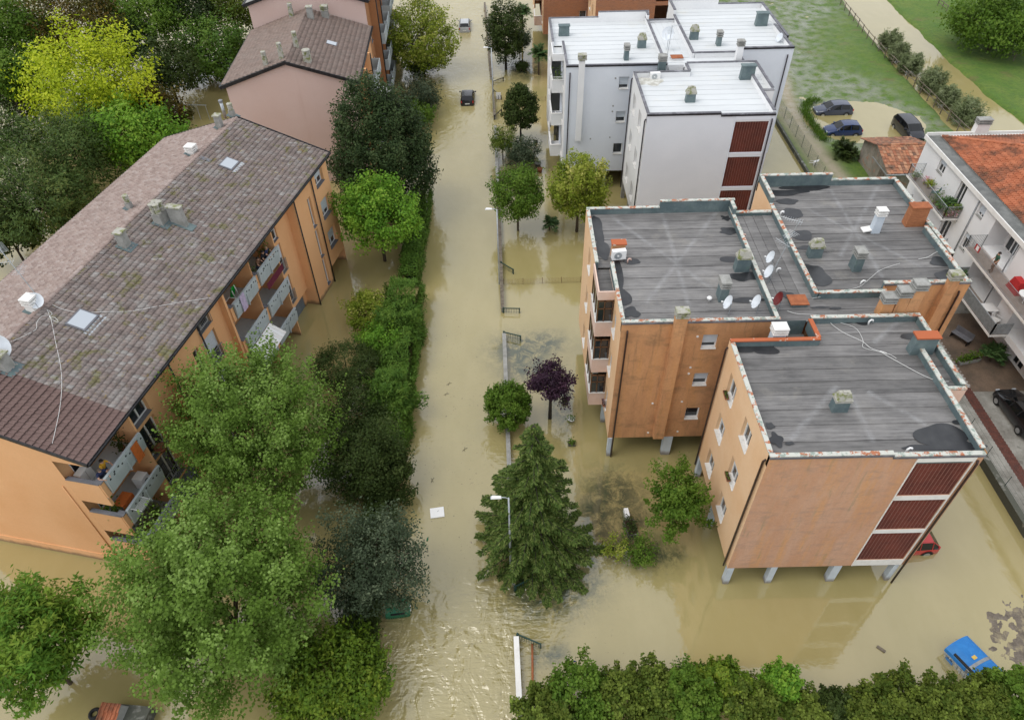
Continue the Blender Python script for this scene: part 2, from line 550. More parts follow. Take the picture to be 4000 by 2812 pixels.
def riverf(X, Y):
    """positive inside the river, metres from the nearer bank"""
    j = 0.9 * (fbm(X * 0.3, Y * 0.3, 21) - 0.5)
    return np.minimum(X - xat(RIV_L, Y), xat(RIV_R, Y) - X) + j


def fieldh(X, Y):
    h = 0.26 + 0.10 * (fbm(X * 0.6, Y * 0.6, 5) - 0.5)
    h = h + 0.10 * (fbm(X * 3.1, Y * 3.1, 8, 2) - 0.5)
    wt = wetness(X, Y)
    h = h - wt * 0.22
    pl = pool(X, Y)
    h = h + (-0.30 - h) * (1 - sstep(0.78, 1.06, pl))
    rv = riverf(X, Y)
    h = h + (-0.6 - h) * sstep(-0.5, 0.6, rv)
    return h


fm, t, b = nmat('field_grass_and_mud')
gr = mixc(t, ramp(t, noise(t, wpos(t), 0.35, 6, 0.7), ((0.32, 0), (0.68, 1))), (0.075, 0.165, 0.014), (0.145, 0.205, 0.03))
gr = mixc(t, ramp(t, noise(t, wpos(t), 2.6, 6, 0.75), ((0.42, 0), (0.70, 0.8))), gr, (0.05, 0.105, 0.02))
gr = mixc(t, ramp(t, noise(t, wpos(t, (1, 1.6, 1)), 0.22, 4), ((0.60, 0), (0.72, 0.7))), gr, (0.155, 0.115, 0.05))
wet = math_(t, 'MULTIPLY', attr(t, 'wet'), ramp(t, noise(t, wpos(t), 0.8, 7, 0.72), ((0.40, 0.0), (0.58, 1))))
c = mixc(t, wet, gr, mixc(t, ramp(t, noise(t, wpos(t), 1.6, 6, 0.7), ((0.35, 0), (0.65, 1))), (0.36, 0.38, 0.29), (0.11, 0.135, 0.075)))  # wet grass; pale grey-green has the sky reflection of shallow water painted in
drt = math_(t, 'MULTIPLY', attr(t, 'dirt'), ramp(t, noise(t, wpos(t), 2.0, 5), ((0.2, 0.6), (0.5, 1))))
c = mixc(t, drt, c, mixc(t, noise(t, wpos(t), 4.0, 5), (0.46, 0.40, 0.29), (0.28, 0.24, 0.17)))
t.links.new(c, b.inputs['Base Color'])
t.links.new(ramp(t, wet, ((0.2, 0.9), (0.8, 0.35))), b.inputs['Roughness'])
bump(t, b, noise(t, wpos(t), 9, 6, 0.8), 0.9, 0.12)


def dirtf(X, Y):
    return np.maximum(np.exp(-(segdist(X, Y, TRK1) / 1.0) ** 2) * 0.85, np.exp(-(segdist(X, Y, TRK2) / 0.95) ** 2))


def fkeep(X, Y):
    return (X > np.where(Y > 81, 18.0, np.where(Y < 84, xat(WALLF, Y), 29.0)) - 0.15)


me = grid('field', np.arange(18, 118, 0.42), np.arange(54, 160, 0.42), fieldh, fm, {'wet': wetness, 'dirt': dirtf}, fkeep)
link('field', me, kind='structure')

# ------------------------------------------------------------------ raised yard on the right
ym = M('yard_concrete', (0.36, 0.355, 0.32), (0.21, 0.20, 0.175), 0.7, 0.38, 0.66, rough=0.6, fine=0.25, bmp=0.3, bscale=20, extra=[((0.085, 0.08, 0.065), 1.6, (1, 1, 1), 0.56, 0.74, 0.8)])
ymud = M('yard_wet_brown', (0.20, 0.145, 0.105), (0.12, 0.095, 0.072), 0.9, rough=0.45, fine=0.3, bmp=0.3, bscale=20)
yd = MB()
yd.box(29.95, 60, 8, 41.5, -0.8, 0.30)
yd.box(27.6, 60, 41.5, 58.5, -0.8, 0.22)
yard = yd.build('yard', ym, kind='structure')
YO = MB(); YO.quad((31.95, 33.2, 0.304), (36.5, 33.2, 0.304), (36.5, 41.4, 0.304), (31.95, 41.4, 0.304))
YO.build('wet_paving', ymud, yard)
pm = M('paver_red', (0.145, 0.055, 0.04), (0.09, 0.042, 0.034), 3, fine=0.25, rough=0.6)
sm_ = MB()
y = 8.2; k = 0
while y < 33.6:
    for i in range(3):
        x0 = 31.22 + i * 0.235 + (0 if k % 2 else 0.03)
        sm_.box(x0, x0 + 0.225, y, y + 0.115, 0.29, 0.312 + random.uniform(-.003, .003))
    y += 0.125; k += 1
o = sm_.build('paver_strip', pm, yard, kind='stuff')
pg = M('paver_grey', (0.46, 0.45, 0.42), (0.22, 0.15, 0.11), 1.1, 0.45, 0.62, fine=0.25, rough=0.6)
sm_ = MB()
for r_ in range(46):
    for q in range(18):
        x0 = 27.9 + q * 0.225 + (r_ % 2) * 0.11; y0 = 33.6 + r_ * 0.165
        if x0 > 31.9 or (x0 < 30.3 and y0 < 34.4):
            continue
        sm_.box(x0, x0 + 0.205, y0, y0 + 0.145, 0.29, 0.315 + random.uniform(-.004, .004))
sm_.build('paver_field', pg, yard, kind='stuff')
yd2 = MB(); yd2.box(27.6, 29.95, 33.4, 41.5, -0.8, 0.30); yd2.build('paving_bed', ym, yard)
for (y0, y1, hh_) in ((8, 33.4, 0.62),):
    rw = thing('retaining_wall', 'mossy low retaining wall with peeling white paint beside the red paver strip', 'wall', (29.78, y0, 0))
    mb = MB(); mb.box(-0.16, 0.16, 0, y1 - y0, -0.8, hh_); mb.build('wall', M('mossy_wall', (0.075, 0.078, 0.06), (0.50, 0.50, 0.46), 0.9, 0.58, 0.64, fine=0.3, bmp=0.3), rw)
    mb = MB(); mb.box(-0.19, 0.19, 0, y1 - y0, hh_, hh_ + 0.05); mb.build('coping', MT['darkconc'], rw)
    for k in range(11):
        mb = MB(); mb.tube([(0.05, 1.0 + k * 2.3, hh_ + .05), (0.05, 1.0 + k * 2.3, hh_ + 1.0)], 0.02, 5); mb.build('post', MT['greenmetal'], rw)
    mb = MB()
    for z in (0.3, 0.6, 0.93):
        mb.tube([(0.05, 0.5, hh_ + z), (0.05, y1 - y0 - .3, hh_ + z)], 0.006, 4)
    mb.build('wire', MT['greenmetal'], rw)


# muddy shore that rises out of the water near the blue container
def shoreh(X, Y):
    c_ = U(4060, 2480)
    d = np.hypot((X - c_.x) / 4.2, (Y - c_.y) / 3.4)
    return 0.055 - 0.12 * d + 0.12 * (fbm(X * 1.3, Y * 1.3, 31, 5) - 0.5) + 0.10 * (fbm(X * 6, Y * 6, 33, 3) - 0.5)


c_ = U(4060, 2480)
sh = M('shore_mud', (0.20, 0.17, 0.135), (0.115, 0.095, 0.075), 1.5, rough=0.6, fine=0.35, bmp=0.6, bscale=14, extra=[((0.34, 0.29, 0.18), 2.2, (1, 1, 1), 0.50, 0.64, 0.8)])
me = grid('muddy_shore', np.arange(c_.x - 5.5, 29.5, 0.12), np.arange(c_.y - 5, c_.y + 5.5, 0.12), shoreh, sh)
link('muddy_shore', me, kind='structure')
# ------------------------------------------------------------------ building helpers
OFF = {}
_link0 = link


def link(name, me, parent=None, kind=None, loc=None):
    o = _link0(name, me, parent, kind, loc)
    if parent is not None and parent.name in OFF and loc is None:
        o.location = OFF[parent.name]
    return o


def wall(mb, p0, p1, z0, z1, ops=(), depth=0.22):
    """wall face from p0 to p1 (outside on the right of the walk) with recessed openings (u0,u1,za,zb)"""
    p0 = Vector((*p0, 0)); p1 = Vector((*p1, 0))
    d = (p1 - p0); Ln = d.length; d.normalize()
    n = Vector((d.y, -d.x, 0))
    us = sorted({0, Ln} | {v for o in ops for v in o[:2]}); zs = sorted({z0, z1} | {v for o in ops for v in o[2:4]})
    P = lambda u, z, k=0: p0 + d * u - n * k + Vector((0, 0, z))
    for a, b in zip(us[:-1], us[1:]):
        for e, f in zip(zs[:-1], zs[1:]):
            um, zm = (a + b) / 2, (e + f) / 2
            if any(o[0] < um < o[1] and o[2] < zm < o[3] for o in ops):
                continue
            mb.quad(P(a, e), P(b, e), P(b, f), P(a, f))
    for (a, b, e, f) in [o[:4] for o in ops]:
        k = depth
        mb.quad(P(a, e), P(a, e, k), P(b, e, k), P(b, e))
        mb.quad(P(a, f), P(b, f), P(b, f, k), P(a, f, k))
        mb.quad(P(a, e), P(a, f), P(a, f, k), P(a, e, k))
        mb.quad(P(b, e), P(b, e, k), P(b, f, k), P(b, f))
    return d, n


def window(root, p0, p1, op, depth=0.22, frame=None, shutter=0.0, sill=None, glass=None, sash=True, wood=None):
    """one window set into an opening of wall p0-p1: frame > pane, sill, shutter"""
    p0 = Vector((*p0, 0)); p1 = Vector((*p1, 0)); d = (p1 - p0).normalized(); n = Vector((d.y, -d.x, 0))
    a, b, e, f = op[:4]
    frame = frame or MT['white_plastic']
    up = Vector((0, 0, 1))
    Q = lambda u, z, k: p0 + d * u - n * k + up * z
    fw = 0.07
    k = depth - 0.04
    mb = MB()

    def bar(u0, u1, z0, z1):
        mb.obox(Q((u0 + u1) / 2, (z0 + z1) / 2, k), d, n, up, (u1 - u0) / 2, 0.035, (z1 - z0) / 2)
    bar(a, b, e, e + fw); bar(a, b, f - fw, f); bar(a, a + fw, e + fw, f - fw); bar(b - fw, b, e + fw, f - fw)
    if sash:
        um = (a + b) / 2; bar(um - 0.04, um + 0.04, e + fw, f - fw)
    w_ = mb.build('window', frame, root)
    mb = MB(); mb.quad(Q(a, e, depth - .01), Q(b, e, depth - .01), Q(b, f, depth - .01), Q(a, f, depth - .01))
    mb.build('pane', glass or MT['glass'], w_)
    if sill is not None:
        mb = MB(); mb.obox(Q((a + b) / 2, e + 0.012, depth / 2 - 0.03), d, n, up, (b - a) / 2 - 0.003, depth / 2 + 0.03, 0.02)
        mb.build('sill', sill, w_)
    if shutter > 0:
        zs = f - fw - (f - e - 2 * fw) * shutter
        mb = MB(); z = f - fw
        while z > zs + 0.02:
            z2 = max(zs, z - 0.12)
            mb.obox(Q((a + b) / 2, (z + z2) / 2, k - 0.05), d, n, up, (b - a) / 2 - fw * 0.6, 0.012, (z - z2) / 2 - 0.004)
            z = z2
        mb.build('shutter', MT['shutter'], w_)
    return w_


def chimney(root, x, y, z0, hx, hy, h, body, cap='slots', capm=None, taper=0.92, name='chimney'):
    mb = MB(); mb.frustum(x, y, z0, z0 + h, hx, hy, hx * taper, hy * taper)
    c = mb.build(name, body, root)
    capm = capm or MT['mossconc']
    mb = MB(); z = z0 + h
    hx *= taper; hy *= taper
    if cap == 'slots':
        for i in range(3):
            mb.box(x - hx - .06, x + hx + .06, y - hy - .06, y + hy + .06, z + .02 + i * .16, z + .10 + i * .16)
            mb.box(x - hx * .6, x + hx * .6, y - hy * .6, y + hy * .6, z - .02 + i * .16 + (.001 * i), z + .055 + i * .16)
        mb.frustum(x, y, z + .44, z + .52, hx + .07, hy + .07, hx * .6, hy * .6)
    elif cap == 'mossy':
        mb.box(x - hx - .05, x + hx + .05, y - hy - .05, y + hy + .05, z, z + .16)
        mb.frustum(x, y, z + .16, z + .5, hx + .02, hy + .02, hx * .75, hy * .6)
        mb.box(x - hx * .3, x + hx * .3, y - hy * .35, y + hy * .35, z + .5, z + .56)
    elif cap == 'round':
        for q, dz in ((1.0, 0.0), (1.1, .14), (1.1, .28), (1.15, .42)):
            mb.lathe(x, y, [(hx * q * .8, z + dz), (hx * q * 1.12, z + dz + .03), (hx * q * 1.05, z + dz + .10), (hx * q * .8, z + dz + .13)], 10)
    else:
        mb.box(x - hx - .07, x + hx + .07, y - hy - .07, y + hy + .07, z, z + .09)
    mb.build('cap', capm, c)
    return c


def pipe(root, pts, mat, r=0.055, name='downpipe'):
    mb = MB(); mb.tube(pts, r, 6)
    return mb.build(name, mat, root, smooth=True)


def blob(mb, x, y, z, rx, ry, seed=0, n=26, rough=0.35):
    rs = random.Random(seed)
    ph = [(rs.uniform(0, 6.28), rs.choice((1, 2, 3, 4, 5)), rs.uniform(.3, .9)) for _ in range(5)]
    pts = []
    for i in range(n):
        a = 2 * math.pi * i / n
        q = 1 + rough * sum(w * math.sin(k * a + p) for p, k, w in ph) / 3
        pts.append((x + rx * q * math.cos(a), y + ry * q * math.sin(a), z))
    mb.add(pts, [tuple(range(n))])


# ------------------------------------------------------------------ flat-roofed apartment houses (one plan, three copies along the street)
def membrane(name, c1, c2, streak, lines, pale, var=(0.72, 1.15)):
    mt, t, b = nmat(name)
    inf = nd(t, 'ObjectInfo')
    c = mixc(t, ramp(t, noise(t, wpos(t, (0.5, 1.2, 1)), 0.9, 6, 0.7), ((0.33, 0), (0.68, 1))), c1, c2)
    c = mixc(t, ramp(t, noise(t, wpos(t, (0.25, 5, 1)), 1.5, 5, 0.7), ((0.45, 0), (0.75, streak))), c, pale)
    v = ramp(t, inf.outputs['Random'], ((0, var[0]), (1, var[1])))
    c = mixc(t, 1.0, c, v, 'MULTIPLY')
    c = mixc(t, ramp(t, noise(t, wpos(t), 0.45, 5, 0.7), ((0.56, 0), (0.75, 0.45))), c, (pale[0] * .9, pale[1] * .86, pale[2] * .75))
    if lines:
        g = nd(t, 'NewGeometry'); sp = nd(t, 'SeparateXYZ'); t.links.new(g.outputs['Position'], sp.inputs[0])
        acc = None
        for (p, q) in lines:
            A, B = U(*p, 11), U(*q, 11)
            dx, dy = B.x - A.x, B.y - A.y; l = math.hypot(dx, dy); nx, ny = -dy / l, dx / l
            e = math_(t, 'ADD', math_(t, 'MULTIPLY', math_(t, 'SUBTRACT', sp.outputs[0], A.x), nx), math_(t, 'MULTIPLY', math_(t, 'SUBTRACT', sp.outputs[1], A.y), ny))
            f = ramp(t, math_(t, 'ABSOLUTE', e), ((0.03, 1), (0.22, 0)))
            al = math_(t, 'ADD', math_(t, 'MULTIPLY', math_(t, 'SUBTRACT', sp.outputs[0], A.x), dx / l), math_(t, 'MULTIPLY', math_(t, 'SUBTRACT', sp.outputs[1], A.y), dy / l))
            f = math_(t, 'MULTIPLY', f, math_(t, 'LESS_THAN', math_(t, 'ABSOLUTE', math_(t, 'SUBTRACT', al, l / 2)), l / 2))
            acc = f if acc is None else math_(t, 'MAXIMUM', acc, f)
        acc = math_(t, 'MULTIPLY', acc, ramp(t, noise(t, wpos(t), 0.9, 6, 0.75), ((0.38, 0.0), (0.62, 0.32))))
        c = mixc(t, acc, c, (0.40, 0.41, 0.42))
    t.links.new(c, b.inputs['Base Color'])
    b.inputs['Roughness'].default_value = 0.75
    bump(t, b, noise(t, wpos(t), 25, 5), 0.25)
    return mt


_A = lambda x, y: (2200 + .4646 * x, 750 + .4646 * y)
_B = lambda x, y: (3000 + .4646 * x, 650 + .4646 * y)
_C = lambda x, y: (2650 + .588 * x, 1500 + .588 * y)
GREY1, GREY2, PALE = (0.098, 0.095, 0.094), (0.21, 0.203, 0.196), (0.33, 0.322, 0.315)
MEM = {
    1: membrane('bitumen_roof_west', GREY1, GREY2, 0.6, [(_A(390, 210), _A(1280, 850)), (_A(820, 150), _A(1060, 990)), (_A(1300, 160), _A(690, 950))], PALE),
    2: membrane('bitumen_roof_east', GREY1, GREY2, 0.6, [(_B(520, 210), _B(960, 950)), (_B(920, 180), _B(600, 770)), (_B(330, 370), _B(1290, 860))], PALE),
    3: membrane('bitumen_roof_south', GREY1, GREY2, 0.6, [(_C(1050, 20), _C(740, 380)), (_C(1130, 60), _C(1290, 400)), (_C(1250, 60), _C(1640, 280)), (_B(1100, 1310), _B(880, 1500))], PALE),
    0: membrane('bitumen_roof_core', GREY1, GREY2, 0.6, [], PALE)}
MEMW = membrane('white_membrane', (0.64, 0.665, 0.675), (0.585, 0.61, 0.62), 0.3, [], (0.66, 0.675, 0.68), (0.95, 1.02))
MEMB = membrane('grey_membrane', (0.30, 0.30, 0.30), (0.36, 0.36, 0.36), 0.4, [], (0.42, 0.42, 0.42))
wetm, t, b = nmat('rain_puddle')
b.inputs['Base Color'].default_value = (0.035, 0.037, 0.042, 1)
c = mixc(t, ramp(t, noise(t, wpos(t), 1.2, 5), ((0.4, 0), (0.7, 1))), (0.020, 0.021, 0.024), (0.042, 0.044, 0.046))
t.links.new(c, b.inputs['Base Color'])
b.inputs['Roughness'].default_value = 0.35
bkm, t, b = nmat('brick_facing')
br = nd(t, 'TexBrick')
br.inputs['Scale'].default_value = 1.0
br.inputs['Color1'].default_value = (0.36, 0.12, 0.05, 1); br.inputs['Color2'].default_value = (0.25, 0.08, 0.035, 1); br.inputs['Mortar'].default_value = (0.40, 0.27, 0.19, 1)
br.inputs['Mortar Size'].default_value = 0.01; br.inputs['Brick Width'].default_value = 0.26; br.inputs['Row Height'].default_value = 0.075
g = nd(t, 'NewGeometry'); sp = nd(t, 'SeparateXYZ'); cb = nd(t, 'CombineXYZ')
t.links.new(g.outputs['Position'], sp.inputs[0])
t.links.new(math_(t, 'ADD', sp.outputs[0], sp.outputs[1]), cb.inputs[0]); t.links.new(sp.outputs[2], cb.inputs[1]); t.links.new(cb.outputs[0], br.inputs['Vector'])
c = mixc(t, ramp(t, noise(t, wpos(t, (1, 1, 4)), 1.2, 5), ((0.35, 0), (0.7, 0.6))), br.outputs[0], (0.44, 0.17, 0.07))
t.links.new(c, b.inputs['Base Color'])
MT['brickwall'] = bkm
MT['lattice'] = M('lattice_brick', (0.20, 0.055, 0.038), (0.13, 0.04, 0.03), 0.8, fine=0.15)
MT['lattice_dark'] = M('lattice_back', (0.03, 0.014, 0.012), rough=0.9)
MT['lattice_joint'] = M('lattice_mortar', (0.27, 0.13, 0.10), rough=0.9)


def flat_block(kind, label, loc, scale=None):
    root = thing('apartment_block', label, 'building', loc, scale=scale)
    OFF[root.name] = (-11.45, -19.4, 0)
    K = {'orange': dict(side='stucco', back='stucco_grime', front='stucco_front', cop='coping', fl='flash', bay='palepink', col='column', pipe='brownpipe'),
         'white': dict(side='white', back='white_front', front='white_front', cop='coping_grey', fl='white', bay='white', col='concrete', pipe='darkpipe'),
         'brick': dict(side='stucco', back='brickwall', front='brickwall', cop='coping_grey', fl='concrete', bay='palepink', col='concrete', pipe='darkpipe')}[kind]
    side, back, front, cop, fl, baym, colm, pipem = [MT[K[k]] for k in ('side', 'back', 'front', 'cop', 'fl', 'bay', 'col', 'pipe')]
    mem = MEM if kind == 'orange' else dict.fromkeys(range(4), MEMW if kind == 'white' else MEMB)
    sills = MT['sill']
    Z0, ZR, ZP = 1.8, 11.10, 11.5

    def W(p0, p1, mat, ops=(), z0=Z0, z1=ZP, depth=0.22, win=True, **kw):
        mb = MB(); wall(mb, p0, p1, z0, z1, ops, depth)
        mb.build('wall', mat, root)
        if win:
            for i, o in enumerate(ops):
                window(root, p0, p1, o, depth, sill=sills, shutter=kw.get('sh', (0, .25, .5))[i % 3], sash=(o[1] - o[0]) > 1.0)
    fl3 = lambda u0, u1, zz: [(u0, u1, a, b) for a, b in zz]
    # --- block one
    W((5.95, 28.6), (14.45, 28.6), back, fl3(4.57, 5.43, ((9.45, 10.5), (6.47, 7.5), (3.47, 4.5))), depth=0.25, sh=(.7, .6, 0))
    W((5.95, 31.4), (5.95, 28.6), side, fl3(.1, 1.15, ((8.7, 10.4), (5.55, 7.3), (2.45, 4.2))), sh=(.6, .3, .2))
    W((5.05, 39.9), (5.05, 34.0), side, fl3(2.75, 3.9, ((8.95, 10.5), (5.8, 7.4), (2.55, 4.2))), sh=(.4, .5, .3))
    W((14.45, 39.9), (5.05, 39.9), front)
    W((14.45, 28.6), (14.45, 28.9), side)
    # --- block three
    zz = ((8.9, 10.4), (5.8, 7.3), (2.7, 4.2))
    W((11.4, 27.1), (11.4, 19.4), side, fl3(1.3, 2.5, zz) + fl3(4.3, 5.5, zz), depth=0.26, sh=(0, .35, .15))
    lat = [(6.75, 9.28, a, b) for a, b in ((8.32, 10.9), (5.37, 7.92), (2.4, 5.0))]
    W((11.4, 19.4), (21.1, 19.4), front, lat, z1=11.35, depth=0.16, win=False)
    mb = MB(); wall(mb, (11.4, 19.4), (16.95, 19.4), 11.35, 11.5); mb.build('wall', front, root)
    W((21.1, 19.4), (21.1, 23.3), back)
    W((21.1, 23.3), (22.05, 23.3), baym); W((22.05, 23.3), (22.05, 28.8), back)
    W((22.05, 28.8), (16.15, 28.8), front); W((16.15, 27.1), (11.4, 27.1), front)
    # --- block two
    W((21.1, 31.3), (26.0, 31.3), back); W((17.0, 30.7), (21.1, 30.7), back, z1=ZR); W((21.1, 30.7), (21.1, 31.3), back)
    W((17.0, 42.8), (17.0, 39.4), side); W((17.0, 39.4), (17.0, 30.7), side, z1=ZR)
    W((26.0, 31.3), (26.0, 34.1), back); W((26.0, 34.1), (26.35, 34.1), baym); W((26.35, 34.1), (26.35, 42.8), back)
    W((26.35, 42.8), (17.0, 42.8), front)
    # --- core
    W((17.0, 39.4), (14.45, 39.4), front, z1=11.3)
    mb = MB(); mb.box(14.6, 16.9, 30.0, 38.0, -0.8, Z0 - .003); mb.build('stairwell', side, root)
    # --- undersides and flat decks
    mb = MB()
    for (x0, x1, y0, y1) in ((5.95, 14.45, 28.6, 39.9), (11.4, 21.1, 19.4, 27.1), (17.0, 26.0, 31.3, 42.8), (14.45, 22.0, 27.1, 39.4)):
        mb.box(x0 + .01, x1 - .01, y0 + .01, y1 - .01, Z0, Z0 + .15)
    mb.build('underside', MT['concrete'], root)
    # --- lattice panels
    if kind != 'brick':
        for (u0, u1, za, zb) in lat:
            p = MB(); p.quad((11.4 + u0, 19.56, za), (11.4 + u1, 19.56, za), (11.4 + u1, 19.56, zb), (11.4 + u0, 19.56, zb))
            pan = p.build('brick_screen', MT['lattice_dark'], root)
            mb = MB(); nx_ = 13; nz = 27; dx = (u1 - u0) / nx_; dz = (zb - za) / nz
            for i in range(nx_):
                for j in range(nz):
                    xx = 11.4 + u0 + i * dx; zc = za + j * dz
                    mb.box(xx + .012, xx + dx - .012, 19.42 + random.uniform(-.006, .006), 19.55, zc + .006, zc + dz * .62)
            mb.build('screen_bricks', MT['lattice'], pan, kind='stuff')
            mb = MB()
            for i in range(nx_ + 1):
                xx = 11.4 + u0 + i * dx; mb.box(xx - .009, xx + .009, 19.413, 19.54, za, zb)
            mb.build('screen_joint', MT['lattice_joint'], pan, kind='stuff')
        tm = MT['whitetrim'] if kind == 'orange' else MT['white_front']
        for za, zb in ((10.93, 11.33), (7.95, 8.29), (5.03, 5.34), (1.84, 2.37)):
            mb = MB(); mb.box(18.12, 20.72, 19.37, 19.398, za, zb); mb.build('panel_band', tm, root)
        for x in (18.09, 20.71):
            mb = MB(); mb.box(x, x + .045, 19.35, 19.397, 1.84, 11.33); mb.build('panel_edge', tm, root)
    # --- bay of block one (glazed on the orange house, open balcony on the white one)
    for k, zf in enumerate((8.05, 5.0, 1.95)):
        mb = MB()
        mb.box(4.95, 5.05, 31.3, 34.0, zf, zf + 1.12); mb.box(5.05, 5.95, 31.3, 31.4, zf, zf + 1.12)
        if kind != 'white':
            mb.box(5.05, 5.95, 31.4, 34.0, zf, zf + .15)
        else:
            mb.box(5.05, 5.95, 31.4, 34.0, zf + .02, zf + .17)
        by = mb.build('balcony', baym, root)
        mb = MB(); mb.box(4.92, 5.06, 31.27, 34.0, zf + 1.122, zf + 1.16); mb.box(5.06, 5.95, 31.27, 31.41, zf + 1.122, zf + 1.16)
        mb.build('ledge', MT['sill'] if kind == 'orange' else MT['whitetrim'], by)
        if kind == 'orange':
            mb = MB()
            z2 = zf + 2.75
            for yy in (31.34, 32.2, 33.1, 33.94):
                mb.box(4.98, 5.05, yy - .03, yy + .03, zf + 1.16, z2)
            for xx in (5.40, 5.88):
                mb.box(xx - .03, xx + .03, 31.32, 31.39, zf + 1.16, z2)
            mb.box(4.98, 5.05, 31.32, 33.98, z2 - .07, z2); mb.box(5.05, 5.95, 31.32, 31.39, z2 - .07, z2)
            mb.box(5.05, 5.95, 31.32, 31.39, zf + 2.1, zf + 2.16)
            gl = mb.build('bay_window', MT['brownwood'], root)
            mb = MB(); mb.quad((5.02, 34, zf + 1.16), (5.02, 31.36, zf + 1.16), (5.02, 31.36, z2), (5.02, 34, z2)); mb.quad((5.02, 31.36, zf + 1.16), (5.95, 31.36, zf + 1.16), (5.95, 31.36, z2), (5.02, 31.36, z2))
            mb.build('pane', MT['glass'], gl)
            mb = MB(); mb.quad((5.1, 31.45, zf + 1.2), (5.42, 31.45, zf + 1.2), (5.42, 31.45, zf + 2.6), (5.1, 31.45, zf + 2.6))
            mb.build('curtain', MT['white_plastic'], gl)
        else:
            mb = MB(); mb.quad((5.93, 34, zf), (5.93, 31.4, zf), (5.93, 31.4, zf + 3), (5.93, 34, zf + 3)); mb.build('balcony_back', back, root)
            if k == 0:
                mb = MB()
                for z in (1.3, 1.42):
                    mb.tube([(4.98, 34, zf + z), (4.98, 31.34, zf + z), (5.95, 31.34, zf + z)], .02, 4)
                mb.build('rail', MT['white_plastic'], by)
    mb = MB(); mb.box(5.05, 5.95, 31.4, 34.0, 10.9, 11.0); mb.box(4.97, 5.05, 31.32, 34.0, 10.85, 11.45); mb.box(5.05, 5.95, 31.32, 31.4, 10.85, 11.45)
    mb.build('bay_roof', baym, root)
    mb = MB(); mb.quad((5.07, 31.42, 11.004), (5.93, 31.42, 11.004), (5.93, 34, 11.004), (5.07, 34, 11.004)); mb.build('bay_deck', mem[0], root)
    # --- parapets: (x0,x1,y0,y1,ztop)
    th = .26
    PA = [(5.95, 14.5, 28.604, 28.604 + th, 11.5), (5.954, 5.954 + th, 28.86, 34.0, 11.5), (5.054, 5.054 + th, 34.0, 39.64, 11.5), (5.06, 9.8, 39.64, 39.896, 11.5),
          (9.8, 14.6, 39.62, 39.9, 11.95), (14.27, 14.45, 28.78, 39.6, 11.5), (14.28, 14.46, 38.7, 39.62, 11.95),
          (11.404, 11.404 + th, 19.66, 26.84, 11.5), (11.4, 16.95, 19.404, 19.404 + th, 11.5), (16.96, 21.09, 19.404, 19.404 + th, 11.35), (20.84, 21.096, 19.66, 26.2, 11.5),
          (21.79, 22.046, 23.55, 28.54, 11.5), (21.1, 22.04, 23.304, 23.55, 11.4), (16.15, 22.04, 28.54, 28.8, 11.5), (11.41, 16.1, 26.84, 27.1, 11.5), (15.9, 16.15, 27.1, 28.54, 11.5),
          (17.004, 17.26, 30.7, 39.9, 11.5), (17.004, 17.27, 39.9, 42.5, 11.95), (17.0, 21.9, 42.5, 42.796, 11.95), (21.9, 26.34, 42.52, 42.796, 11.5), (17.26, 21.05, 30.704, 30.704 + th, 11.5),
          (21.1, 26.0, 31.304, 31.304 + th, 11.6), (25.74, 25.996, 31.56, 37.0, 11.5), (26.09, 26.346, 34.1, 42.5, 11.5), (14.6, 16.98, 39.15, 39.396, 11.3), (21.0, 21.26, 28.8, 30.7, 11.3)]
    WX = (5.05, 5.95, 14.45, 11.4, 21.1, 22.05, 17.0, 26.0, 26.35, 16.15); WY = (28.6, 39.9, 19.4, 28.8, 27.1, 42.8, 31.3, 30.7, 39.4, 23.3)
    for i, (x0, x1, y0, y1, zt) in enumerate(PA):
        if x1 - x0 > y1 - y0:
            if min(abs(y0 - v) for v in WY) <= min(abs(y1 - v) for v in WY):
                y1 = y0 + .18
            else:
                y0 = y1 - .18
        elif min(abs(x0 - v) for v in WX) <= min(abs(x1 - v) for v in WX):
            x1 = x0 + .18
        else:
            x0 = x1 - .18
        mb = MB(); mb.box(x0, x1, y0, y1, ZR - .3, zt)
        pr = mb.build('parapet', fl, root)
        lx = x1 - x0 > y1 - y0
        cm = cop
        if kind == 'orange' and i in (13, 14, 15, 5):
            cm = MT['coping_red'] if i != 5 and i != 13 else cop
        e = .018 + i * .0006
        mb = MB(); mb.box(x0 - (.004 if lx else e), x1 + (.004 if lx else e), y0 - (e if lx else .004), y1 + (e if lx else .004), zt + .001, zt + .055 + i * .0008)
        mb.build('coping', cm, pr)
        if lx and y0 in (28.604, 19.404, 31.304):
            mb = MB(); mb.box(x0, x1, y0 - .06, y0 - .006, zt - .10, zt - .002); mb.build('drip_edge', MT['blackmetal'] if kind != 'orange' else MT['coping_grey'], pr)
